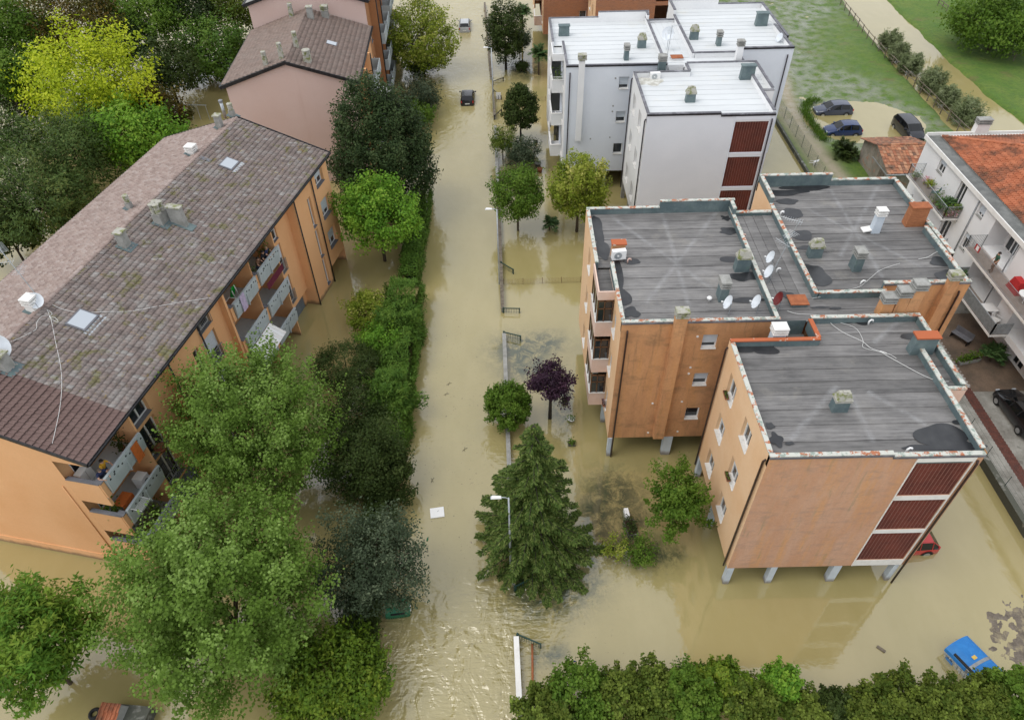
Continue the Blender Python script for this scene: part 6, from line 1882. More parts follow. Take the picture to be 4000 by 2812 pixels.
gate('black gate leaf below the dark yew', (1925, 318), (1966, 303), mat='blackmetal')
gate('black gate leaf with a white notice by the first lamp', (1928, 352), (1958, 375), mat='blackmetal', n=3)
gate('black gate leaf left of the dark magnolia', (1931, 452), (1959, 427), mat='blackmetal', n=3)
gate('dark green gate leaf behind the wire fence', (1957, 1024), (2005, 1052))
gate('green gate leaf in front of the wire fence', (1966, 1203), (2030, 1204))
gate('green gate leaf above the patch of drowned grass', (1968, 1296), (2034, 1312))
gate('green gate leaf below the spruce', (2011, 2290), (2097, 2247))
gate('green gate leaf at the bottom edge beside the rusty pole', (2021, 2475), (2112, 2514))
p = U(1938, 372, .5); nb_ = thing('notice_board', 'white notice panel hanging on the black gate by the first lamp', 'sign', (p.x, p.y, 0))
mb = MB(); mb.box(-.02, .55, -.13, -.10, .05, .85); mb.build('panel', MT['white_plastic'], nb_)
mb = MB(); mb.box(.22, .28, -.16, -.131, -.7, .5); mb.build('stake', CBL, nb_)
p = U(2079, 2512, .3); q = U(2081, 2690, .3); rp_ = thing('rusty_rail', 'rusty brown rail lying in the water beside the pale garden wall', 'rail', (p.x, p.y, 0), math.atan2(q.y - p.y, q.x - p.x))
mb = MB(); mb.tube([(0, 0, .22), ((q - p).length, 0, .22)], .055, 8); mb.build('bar', MT['rust'], rp_, smooth=True)
mb = MB(); mb.tube([(.1, 0, -.8), (.1, 0, .2)], .04, 6); mb.build('post', MT['rust'], rp_)


def wire_fence(label, pts, h, posts, mat='darkslate', z0=-.8, mesh=True, z1=0):
    pts = [Vector(p_) for p_ in pts]; o = pts[0]
    r = thing('wire_fence', label, 'fence', (o.x, o.y, z1))
    tot = sum((b - a).length for a, b in zip(pts[:-1], pts[1:]))
    P = []
    for k in range(posts):
        d = tot * k / (posts - 1)
        for a, b in zip(pts[:-1], pts[1:]):
            l = (b - a).length
            if d <= l + 1e-4:
                P.append(a.lerp(b, min(1, d / l))); break
            d -= l
    for p_ in P:
        q = p_ - o; mb = MB(); mb.tube([(q.x, q.y, z0), (q.x, q.y, h + .08)], .022, 6); mb.build('post', MT[mat], r)
    mb = MB(); k = 8
    for i in range(k + 1):
        z = .02 + (h - .02) * i / k
        for a, b in zip(P[:-1], P[1:]):
            mb.tube([(a.x - o.x, a.y - o.y, z), (b.x - o.x, b.y - o.y, z)], .0035, 3, cap=False)
    for a, b in zip(P[:-1], P[1:]):
        n = int((b - a).length / .12)
        for i in range(n):
            c_ = a.lerp(b, i / n) - o; mb.tube([(c_.x, c_.y, .0), (c_.x, c_.y, h)], .0035, 3, cap=False)
    mb.build('mesh', MT[mat], r, kind='stuff')
    return r


wire_fence('rusty wire fence crossing the garden to the orange block', [U(1968, 1112), U(2268, 1103)], .55, 5, 'brownwood')
wire_fence('thin wire fence behind the magnolia by the white block', [U(1940, 398), U(2130, 396)], .55, 4, 'brownwood')
wl = [Vector((*q, 0)) for q in WALLF]
fw_ = thing('field_wall', 'dark low wall between the white block and the gravel track', 'wall', (wl[0].x, wl[0].y, 0))
mb = MB()
for a, b in zip(wl[:-1], wl[1:]):
    d = (b - a).normalized(); n_ = Vector((d.y, -d.x, 0)); o_ = wl[0]
    q = [a - o_ - n_ * .12, b - o_ - n_ * .12, b - o_ + n_ * .12, a - o_ + n_ * .12]
    mb.add([(v.x, v.y, -.8) for v in q] + [(v.x, v.y, .40) for v in q], [(3, 2, 1, 0), (4, 5, 6, 7), (0, 1, 5, 4), (1, 2, 6, 5), (2, 3, 7, 6), (3, 0, 4, 7)])
mb.build('wall', MT['darkconc'], fw_)
wire_fence('green wire fence along the gravel track', [Vector((q.x + .9, q.y, 0)) for q in wl], 1.3, 9, 'greenmetal', 0, z1=.25)

# wooden rail fence along the river
RFp = px([(3262, -20), (3330, 60), (3400, 150), (3470, 225), (3560, 310), (3640, 385), (3720, 465), (3800, 545)], .3)
o_ = RFp[0]; rf_ = thing('rail_fence', 'rustic wooden rail fence along the left river bank', 'fence', (o_[0], o_[1], .25))
k = 0
for a, b in zip(RFp[:-1], RFp[1:]):
    l = math.hypot(b[0] - a[0], b[1] - a[1]); n_ = max(1, round(l / 2.0)); prev = None
    for i in range(n_ + 1):
        q = (a[0] + (b[0] - a[0]) * i / n_ - o_[0] - .5, a[1] + (b[1] - a[1]) * i / n_ - o_[1])
        if i < n_:
            mb = MB(); mb.tube([(*q, -.3), (q[0] + random.uniform(-.06, .06), q[1], 1.05)], .06, 6); mb.build('post', MT['greywood'], rf_)
        if prev:
            for z in (.5, .95):
                mb = MB(); mb.tube([(*prev, z), (*q, z + random.uniform(-.06, .06))], .045, 5); mb.build('rail', MT['greywood'], rf_)
        prev = q
for (pts, lb) in (([(3662, 22), (3695, 50)], 'short wooden fence remnant across the river at the top'), ([(3912, 205), (3958, 238)], 'short wooden fence remnant beside the thicket')):
    a, b = U(*pts[0], .3), U(*pts[1], .3); r = thing('fence_remnant', lb, 'fence', (a.x, a.y, .25)); d = b - a
    for f in (0, .5, 1):
        mb = MB(); mb.tube([(d.x * f, d.y * f, -.2), (d.x * f, d.y * f, 1.0)], .06, 6); mb.build('post', MT['greywood'], r)
    for z in (.5, .9):
        mb = MB(); mb.tube([(0, 0, z), (d.x, d.y, z)], .05, 5); mb.build('rail', MT['greywood'], r)


# ------------------------------------------------------------------ waste containers and floating things
def container(label, loc, rz, lidc, bodyc, W=1.9, D=1.15, H=1.25, tilt=(0, 0), stripe=False):
    r = thing('waste_container', label, 'waste container', loc, rz); r.rotation_euler = (tilt[0], tilt[1], rz)
    mb = MB(); mb.frustum(0, 0, 0, H, W / 2 - .1, D / 2 - .1, W / 2, D / 2)
    for i in range(9):
        x = -W / 2 + .14 + i * (W - .28) / 8; mb.box(x - .025, x + .025, -D / 2 - .015, -D / 2 + .06, .1, H - .12)
    body = mb.build('body', bodyc, r)
    mb = MB(); n = 8
    for i in range(n):
        a0, a1 = math.pi * i / n, math.pi * (i + 1) / n
        y0, z0 = -D / 2 * 1.04 * math.cos(a0), H + .02 + .42 * math.sin(a0) ** .8; y1, z1 = -D / 2 * 1.04 * math.cos(a1), H + .02 + .42 * math.sin(a1) ** .8 if a1 < 3.14 else H + .02
        mb.quad((-W / 2 - .03, y0, z0), (W / 2 + .03, y0, z0), (W / 2 + .03, y1, z1), (-W / 2 - .03, y1, z1))
        for x in (-W / 2 - .03, W / 2 + .03):
            mb.quad((x, y0, H), (x, y1, H), (x, y1, z1), (x, y0, z0))
    lid = mb.build('lid', lidc, r)
    mb = MB(); mb.box(-W * .3, W * .3, -D / 2 * .93, -D / 2 * .78, H + .22, H + .34); mb.build('slot', MT['black'], lid)
    if stripe:
        mb = MB()
        for i in range(n):
            a0, a1 = math.pi * i / n, math.pi * (i + 1) / n
            y0, z0 = -D / 2 * 1.05 * math.cos(a0), H + .035 + .42 * math.sin(a0) ** .8; y1, z1 = -D / 2 * 1.05 * math.cos(a1), H + .035 + .42 * (math.sin(a1) ** .8 if a1 < 3.14 else 0)
            mb.quad((.18, y0, z0), (.34, y0, z0), (.34, y1, z1), (.18, y1, z1))
        mb.build('strap', MT['greymetal'], lid)
        mb = MB(); mb.quad((-.12, -.16, H + .455), (.06, -.16, H + .455), (.06, .06, H + .47), (-.12, .06, H + .47)); mb.build('sticker', M('sticker_yellow', (0.65, 0.45, 0.10)), lid)
        mb = MB(); mb.box(-W / 2 + .2, -W / 2 + .6, -D / 2 - .03, -D / 2 - .022, .45, .95); mb.build('label_panel', paint('label_blue', (0.03, 0.20, 0.55), .5), body)
    for x in (-W / 2 - .05, W / 2 + .05):
        mb = MB(); mb.tube([(x, -.2, H - .2), (x, .2, H - .2)], .035, 6); mb.build('handle', MT['white_plastic'], body)
    return r


blue = M('container_blue', (0.02, 0.18, 0.52), (0.03, 0.22, 0.58), 2, rough=.4, fine=.12)
p = U(3812, 2592, .5)
container('blue-lidded grey waste container floating beside the muddy shore', (p.x, p.y, -.6), R(-68), blue, MT['galv'], 2.05, 1.5, 1.2, (R(5), R(-6)), True)
green = M('container_green', (0.012, 0.13, 0.06), (0.02, 0.16, 0.07), 2, rough=.4, fine=.12)
p = U(1548, 2360, .3)
container('green plastic waste container half under the dark olive tree', (p.x, p.y, -.65), R(8), green, green, 1.25, 1.0, 1.0, (R(12), R(4)))
p = U(1708, 2003); fb = thing('floating_board', 'square white board floating in the middle of the street', 'board', (p.x, p.y, .02), R(8))
mb = MB(); mb.box(-.42, .42, -.35, .35, -.02, .05); mb.build('panel', MT['white_plastic'], fb)
mb = MB(); mb.tube([(.0, .05, .05), (.12, .12, .055)], .012, 4); mb.build('handle', MT['greymetal'], fb)
p = U(2448, 2003, .2); wp = thing('white_plank', 'white upright plank standing in the water above the stone planter', 'plank', (p.x, p.y, 0), R(6))
mb = MB(); mb.box(-.13, .13, -.28, .28, -.3, .32); mb.build('plank', MT['white_plastic'], wp)


def planter(label, loc, hx, hy, h, mat, kind='mid', rz=0, n=140, z0=-.3, lf=.12, hgt=.3, name='planter'):
    r = thing(name, label, 'plant pot', loc, rz)
    mb = MB(); mb.frustum(0, 0, z0, h, hx * .85, hy * .85, hx, hy); mb.build('pot', mat, r)
    mb = MB(); mb.quad((-hx * .9, -hy * .9, h + .002), (hx * .9, -hy * .9, h + .002), (hx * .9, hy * .9, h + .002), (-hx * .9, hy * .9, h + .002)); mb.build('soil', MT['soil'], r)
    rs = np.random.default_rng(int(abs(loc[0] * 100 + loc[1] * 37)))
    P = np.stack([rs.normal(size=n) * hx * .6, rs.normal(size=n) * hy * .6, h + np.abs(rs.normal(size=n)) * hgt * .6], 1)
    link('foliage', leaves('foliage', P, rs.normal(size=(n, 3)) * .6 + [0, 0, .8], lf, lf * .55, rs.random(n), LM[kind], rs), r)
    return r


def potr(label, loc, rad, h, mat, kind='mid', n=120, z0=0.0, lf=.13, hgt=.4, spread=1.0):
    r = thing('potted_plant', label, 'plant pot', loc)
    mb = MB(); mb.lathe(0, 0, [(rad * .7, z0), (rad * .95, h * .85), (rad * 1.08, h * .86), (rad * 1.08, h), (rad * .85, h), (rad * .8, h - .04)], 12); mb.build('pot', mat, r, smooth=True)
    rs = np.random.default_rng(int(abs(loc[0] * 100 + loc[1] * 57 + loc[2] * 7)))
    P = np.stack([rs.normal(size=n) * rad * .8 * spread, rs.normal(size=n) * rad * .8 * spread, h + np.abs(rs.normal(size=n)) * hgt * .6], 1)
    link('foliage', leaves('foliage', P, rs.normal(size=(n, 3)) * .6 + [0, 0, .8], lf, lf * .5, rs.random(n), LM[kind], rs), r)
    return r


p = U(2465, 2058, .25); planter('long stone planter with dark shrubs standing in the water', (p.x, p.y, 0), .32, .55, .25, MT['darkconc'], 'dark', R(10), 260)
p = U(2232, 1635, .15); potr('white bowl of greenery in the water below the purple plum', (p.x, p.y, 0), .24, .18, MT['whitetrim'], 'mid', 70, -.3, hgt=.25)
p = U(2233, 1730, .15); planter('square dark trough of greenery in the water by the spruce', (p.x, p.y, 0), .24, .2, .18, MT['darkconc'], 'mid', 0, 80)
p = U(2208, 1562, .15); planter('dark trough with grassy plants behind the purple plum', (p.x, p.y, 0), .2, .3, .15, MT['darkconc'], 'mid', 0, 80)
p = U(2101, 640, .2); potr('pale stone bowl with a plant on the flooded garden path', (p.x, p.y, 0), .34, .3, MT['concrete'], 'mid', 60, -.3, hgt=.2)
p = U(2108, 665, .2); potr('terracotta pot on the flooded garden path', (p.x, p.y, 0), .28, .4, MT['terracotta'], 'mid', 14, -.3, hgt=.1)
p = U(2092, 551, .2); planter('dark wooden trough near the magnolia trunk', (p.x, p.y, 0), .25, .18, .2, MT['darkconc'], 'dark', 0, 30)
p = U(3441, 2535); lg = thing('floating_log', 'short brown log floating below the orange block', 'log', (p.x, p.y, 0), R(-45)); mb = MB(); mb.tube([(-.22, 0, .01), (.22, 0, .02)], .09, 8); mb.build('log', MT['greywood'], lg)
p = U(2240, 2582); bt = thing('floating_bottle', 'tiny blue scrap floating above the hedgerow', 'litter', (p.x, p.y, 0)); mb = MB(); mb.tube([(-.1, 0, .02), (.06, 0, .02), (.1, 0, .02), (.14, 0, .02)], [.045, .045, .02, .02], 8); mb.build('bottle', CBL, bt)
p = U(1670, 2106); bt = thing('floating_bottle', 'tiny green bottle floating right of the grey-green tree', 'litter', (p.x, p.y, 0), R(80)); mb = MB(); mb.tube([(-.12, 0, .02), (.06, 0, .02), (.1, 0, .02), (.16, 0, .02)], [.045, .045, .02, .02], 8); mb.build('bottle', green, bt)
# broken branches drifting in the street
rs_ = random.Random(4)
for i, (x, y, lb) in enumerate(((1817, 1755, 'forked dark branch drifting in the street'), (1745, 1540, 'thin twig drifting near the cypress hedge'), (1690, 1875, 'small dark branch drifting above the floating board'), (1755, 1500, 'tangle of twigs drifting in mid street'))):
    p = U(x, y); r = thing('drifting_branch', lb, 'branch', (p.x, p.y, .02), rs_.uniform(0, 3)); mb = MB(); r.scale = (.6, .6, .6); mb.tube([(-.35, 0, 0), (0, .05, .03), (.3, -.02, .01)], .02, 4)
    mb.tube([(0, .05, .03), (.15, .25, .05)], .015, 4); mb.tube([(-.1, .03, .03), (-.2, -.2, .02)], .015, 4); mb.build('twig', MT['darkbark'], r)

# swing frame, white chair, garden oven at the left
a, b = U(717, 410, 1.7), U(806, 412, 1.7); sw = thing('swing_frame', 'grey metal swing frame standing in water behind the orange roof', 'swing', (a.x, a.y, 0)); d = b - a
mb = MB(); mb.tube([(0, 0, 1.7), (d.x, d.y, 1.7)], .05, 6); mb.build('top_bar', MT['galv'], sw)
for f in (.22, .55, .95):
    mb = MB(); mb.tube([(d.x * f, d.y * f, -.8), (d.x * f, d.y * f, 1.7)], .045, 6); mb.build('post', MT['galv'], sw)


def chair(label, loc, rz, mat, s=1.0, name='plastic_chair'):
    r = thing(name, label, 'chair', loc, rz)
    mb = MB(); mb.box(-.24, .24, -.22, .24, .40, .44); mb.build('seat', mat, r)
    mb = MB(); mb.add([(-.24, .22, .44), (.24, .22, .44), (.22, .34, .88), (-.22, .34, .88), (-.24, .25, .44), (.24, .25, .44), (.22, .37, .88), (-.22, .37, .88)], [(0, 1, 2, 3), (7, 6, 5, 4), (3, 2, 6, 7), (0, 3, 7, 4), (1, 5, 6, 2)]); mb.build('backrest', mat, r)
    for x in (-.21, .21):
        for y in (-.19, .21):
            mb = MB(); mb.tube([(x * 1.1, y * 1.15, 0), (x, y, .41)], .02, 5); mb.build('leg', mat, r)
        mb = MB(); mb.tube([(x * 1.15, -.2, .41), (x * 1.15, -.2, .64), (x * 1.15, .26, .66)], .018, 5); mb.build('armrest', mat, r)
    return r


p = U(770, 350); chair('white chair drifting in the water beside the dense dark shrub tree', (p.x, p.y, -.35), R(30), MT['white_plastic'])
p = U(450, 2745, 1.1); OV = thing('garden_oven', 'grey garden barbecue with a small clay-tiled hood at the bottom edge', 'barbecue', (p.x, p.y - .4, 0), R(-6))
mb = MB(); mb.box(-.6, 1.6, -.5, .5, -.8, .75); mb.build('base', MT['darkconc'], OV)
mb = MB(); mb.frustum(0, 0, .75, 1.25, .5, .42, .32, .3); mb.build('hood', MT['concrete'], OV)
tmo = tile_mesh('tile', .20, .42, .06, REDT)
roof_slope(OV, (-.5, -.5, 1.22), (1, 0, 0), Vector((0, .5, .16)), 5, 2, .20, .4, tmo, REDT, pick=lambda i, j: True)
p = U(368, 2785, .1); dk = thing('rubber_tyre', 'dark round tyre in the water left of the garden barbecue', 'tyre', (p.x, p.y, .02)); mb = MB(); n = 16
ring = [(.22 * math.cos(6.283 * q / n), .22 * math.sin(6.283 * q / n), .03) for q in range(n)]; mb.tube(ring + ring[:1], .09, 8, cap=False); mb.build('tyre', MT['rubber'], dk, smooth=True)
p = U(232, 2585, .3); st_ = thing('striped_bag', 'black and white striped bundle in the water under the feathery tree', 'bag', (p.x, p.y, 0))
for i in range(6):
    mb = MB(); mb.lathe(0, 0, [((.12, .2, .27, .27, .2, .12)[i], .02 + i * .08), ((.2, .27, .27, .2, .12, .04)[i], .10 + i * .08)], 12); mb.build('stripe', MT['black'] if i % 2 else MT['white_plastic'], st_)

# junk by the shed
p = U(3330, 690, .3); jk = thing('lumber_pile', 'pile of old boards and crates leaning by the shed door', 'lumber', (34.0, 58.9, .25))
for i in range(6):
    mb = MB(); mb.obox((.1 + i * .16, .3 + .1 * (i % 3), .6), (1, .1, 0), (-.1, 1, .25), (0, -.25, 1), .07, .02, .8 - .06 * i); mb.build('board', MT['greywood'], jk)
mb = MB(); mb.box(-.9, -.1, -.2, .6, -.2, .55); mb.build('crate', MT['greywood'], jk)
mb = MB(); mb.box(-.7, -.25, 0, .4, .552, .75); mb.build('blue_box', CBL, jk)
p = U(3163, 640, .3); wc = chair('broken white chair thrown beside the green wire fence', (p.x, p.y, .28), R(70), MT['white_plastic']); wc.rotation_euler = (R(75), 0, R(60))
# tall grass along the flooded car park
rs = np.random.default_rng(3); pts = px([(3140, 418), (3165, 395), (3200, 392)], .2); pts2 = px([(3142, 425), (3165, 470), (3200, 520), (3222, 550)], .2)
P = []
for a, b in list(zip(pts[:-1], pts[1:])) + list(zip(pts2[:-1], pts2[1:])):
    n = int(math.hypot(b[0] - a[0], b[1] - a[1]) * 200); f = rs.random(n)
    P.append(np.stack([a[0] + (b[0] - a[0]) * f + rs.normal(size=n) * .3, a[1] + (b[1] - a[1]) * f + rs.normal(size=n) * .3, .1 + rs.random(n) * .4], 1))
P = np.concatenate(P)
o = link('tall_grass', leaves('tall_grass', P, rs.normal(size=P.shape), .45, .05, rs.random(len(P)) * .7, LM['mid'], rs, axis=np.tile([0, 0, 2.0], (len(P), 1))), kind='stuff')
tag(o, 'strip of tall green grass edging the flooded car park', 'grass')
# hedge behind the orange block beside the white house
hedge('low dark hedge between the orange block and the white house', 29.6, 33.2, 43.5, 49.5, .8, 'laurel', 9000, (.16, .09), 14, .2)
# ------------------------------------------------------------------ roof equipment
def acunit(label, loc, rz):
    r = thing('air_conditioner', label, 'air conditioner', loc, rz)
    mb = MB(); mb.box(-.42, .42, -.16, .16, .06, .66); mb.build('case', MT['white_plastic'], r)
    mb = MB(); mb.tube([(-.08, -.161, .36), (-.08, -.175, .36)], .235, 16); g_ = mb.build('fan_grille', MT['galv'], r)
    mb = MB(); mb.tube([(-.08, -.176, .36), (-.08, -.19, .36)], .06, 10); mb.build('hub', MT['white_plastic'], g_)
    for x in (-.3, .3):
        mb = MB(); mb.box(x - .04, x + .04, -.2, .2, 0, .06); mb.build('foot', MT['black'], r)
    return r


p = U(*_A(475, 590), 11.3); acunit('white air conditioner beside the rust-topped chimney on the orange block', (p.x - .05, p.y + .3, 11.3), R(8))
mb = MB()
p = U(2557, 312, 11.5); acunit('white air conditioner with round fan on the roof of the white block', (p.x, p.y, 11.46), R(4))


def antenna(label, base, H, lean=(0, 0), ang=0.5, z0=11.12):
    r = thing('tv_antenna', label, 'antenna', (base[0], base[1], z0))
    mb = MB(); mb.tube([(0, 0, 0), (lean[0] * .5, lean[1] * .5, H * .5), (lean[0], lean[1], H)], .025, 6); mb.build('mast', MT['galv'], r)
    for f, L_, n, da in ((.97, 1.2, 9, 0), (.80, 1.0, 7, 1.2), (.62, 1.0, 6, -.5)):
        c_ = Vector((lean[0] * f, lean[1] * f, H * f)); d = Vector((math.cos(ang + da), math.sin(ang + da), .02)); s_ = Vector((-d.y, d.x, 0))
        mb = MB(); mb.tube([c_ - d * .2, c_ + d * (L_ - .2)], .012, 4)
        for i in range(n):
            q = c_ + d * (-.15 + (L_ - .1) * i / n); l = .32 - .018 * i
            mb.tube([q - s_ * l, q + s_ * l], .008, 4)
        mb.build('boom', MT['galv'], r)
    return r


antenna('leaning television antenna mast on the orange block', (14.75, 32.1), 4.2, (.9, .25), 2.6)
antenna('television antenna mast on the ridge of the orange tiled roof', (LB.matrix_basis @ onroof(*LZ5(320, 530)))[:2], 3.6, (-1.0, .55), 2.2, 12.2)
p = U(1800 + .5576 * 1440, .5576 * 430, 11.5); antenna('thin antenna mast on the roof of the white block', (p.x, p.y), 3.0, (.15, .2), .4, 11.45)
sw_ = (.75, -.55, .42)
for (xy, lb, m_, ms, dia, z) in (((15.3, 33.35), 'upper white dish on the antenna mast of the orange block', None, 1.0, .8, 11.12), ((15.0, 32.35), 'lower white dish on the antenna mast of the orange block', None, .7, .85, 11.12), ((11.95, 29.45), 'white dish left of two at the front parapet of the orange block', None, .95, .85, 11.12),
                                 ((13.5, 29.5), 'white dish in the middle of the row at the front parapet', None, .9, .85, 11.12), ((14.75, 29.7), 'dark red dish at the corner of the front parapet', MT['red_dish'], .9, .85, 11.12)):
    dishobj(lb, (xy[0], xy[1], z), (-.85, .05, .42), dia * .9, m_, ms * .9)
p = U(1800 + .5576 * 1440, .5576 * 300, 12); dishobj('large white dish on the mast of the white block', (p.x, p.y - .6, 11.45), (-.5, -.7, .5), 1.1, None, 1.5)
p = U(2600 + .3098 * 1440, .3098 * 540, 11.5); dishobj('small white dish in the corner of the far white roof', (p.x, p.y, 11.45), (-.8, -.2, .5), .8, None, .4)
q = LB.matrix_basis @ onroof(*LZ5(285, 545)); dishobj('white dish beside the antenna on the orange tiled roof', (q.x, q.y, q.z), (.35, -.6, .62), .8, None, .5)
q = LB.matrix_basis @ onroof(*LZ5(20, 900)); dishobj('large white dish cut by the left edge on the tiled roof', (q.x, q.y, q.z), (.6, -.55, .55), 1.3, None, .75)


def goose(root, x, y, z, h=.35, m_=None):
    mb = MB(); mb.tube([(x, y, z), (x, y, z + h), (x + .07, y, z + h + .09), (x + .17, y, z + h + .07), (x + .19, y, z + h - .02)], .05, 6); mb.build('vent_pipe', m_ or MT['white_plastic'], root, smooth=True)


for q in (_A(1820, 205), _A(1500, 395), _A(1790, 680), _A(540, 600), _B(840, 1330), _B(775, 1000), _C(1510, 455), _B(100, 415)):
    p = U(*q, 11.1); goose(OBK, p.x, p.y, 11.10, .25, MT['copper_pipe'] if q[0] < 2900 else None)
p = U(*_A(1220, 935), 11); mb = MB(); mb.lathe(p.x, p.y, [(.06, 11.1), (.06, 11.3), (.13, 11.32), (.15, 11.40), (.10, 11.46)], 12); mb.build('mushroom_vent', MT['white_plastic'], OBK, smooth=True)
p = U(*_B(825, 545), 11.1); mb = MB(); mb.obox((p.x, p.y, 11.25), (1, 0, .2), (0, 1, 0), (-.2, 0, 1), .3, .25, .04); mb.build('cover_slab', MT['whitetrim'], OBK)


def cable(label, pts, rad=.02, name='cable', mat=None):
    o = Vector(pts[0]); r = thing(name, label, 'cable', o)
    P = [Vector(p_) for p_ in pts]; Q = []
    for i in range(len(P) - 1):
        a, b = P[max(i - 1, 0)], P[i]; c_, d = P[i + 1], P[min(i + 2, len(P) - 1)]
        for k in range(6):
            t_ = k / 6; Q.append(.5 * ((2 * b) + (c_ - a) * t_ + (2 * a - 5 * b + 4 * c_ - d) * t_ ** 2 + (3 * b - a - 3 * c_ + d) * t_ ** 3))
    Q.append(P[-1])
    mb = MB(); mb.tube([v - o for v in Q], rad, 5); mb.build('line', mat or MT['cable'], r, smooth=True)
    return r


def rcab(label, pix, rad=.013):
    pts = []
    for q in pix:
        v = onroof(*LZ5(*q)); v.z += .09; pts.append(LB.matrix_basis @ v)
    return cable(label, pts, rad)


rcab('white cable running down the tiled roof to the near gable', [(345, 590), (365, 640), (395, 790), (430, 960), (438, 1100), (425, 1250), (395, 1400), (372, 1500)])
rcab('white cable running along the tiled roof to the gutter', [(365, 525), (440, 560), (560, 582), (750, 578), (920, 575), (1080, 545), (1250, 515), (1400, 492), (1480, 480)])
rcab('tangled white cables at the foot of the antenna', [(330, 560), (350, 600), (300, 610), (265, 650), (258, 700), (200, 735), (140, 765), (80, 790)])
rcab('loop of white cable beside the antenna mast', [(330, 560), (370, 590), (350, 615), (390, 620), (415, 650), (380, 640), (350, 610)])


def fcab(label, pix, z=11.17, rad=.014):
    return cable(label, [U(*q, z) for q in pix], rad)


fcab('white double cable crossing the front roof of the orange block', [_B(160, 1215), _B(250, 1240), _B(470, 1258), _B(540, 1330), _B(640, 1400), _B(790, 1470), _B(870, 1530), _B(1000, 1570), (3400 + .62 * 60, 1000 + .62 * 600), (3400 + .62 * 180, 1000 + .62 * 670), (3400 + .62 * 330, 1000 + .62 * 750), (3400 + .62 * 430, 1000 + .62 * 788), (3400 + .62 * 495, 1000 + .62 * 790)])
fcab('second thinner cable looping across the front roof', [_B(470, 1258), _B(600, 1310), _B(720, 1350), _B(770, 1400), _B(800, 1470), _B(800, 1520), _B(900, 1550), _B(1020, 1580), _B(1080, 1614)], 11.16, .011)
fcab('thin cable crossing the rear right roof of the orange block', [_B(370, 1110), _B(480, 1090), _B(560, 1070), _B(660, 1040), _B(770, 1010), _B(860, 940), _B(950, 870), _B(1110, 815)], 11.25, .011)
fcab('short pale cable at the right parapet of the rear roof', [_B(1265, 780), _B(1340, 765), _B(1400, 730), _B(1470, 695)], 11.15, .018)

# ------------------------------------------------------------------ people
SKIN = M('skin', (0.50, 0.30, 0.21), (0.46, 0.27, 0.19), 8, rough=.6)
HAIRD = M('hair_dark', (0.02, 0.014, 0.01), rough=.6)


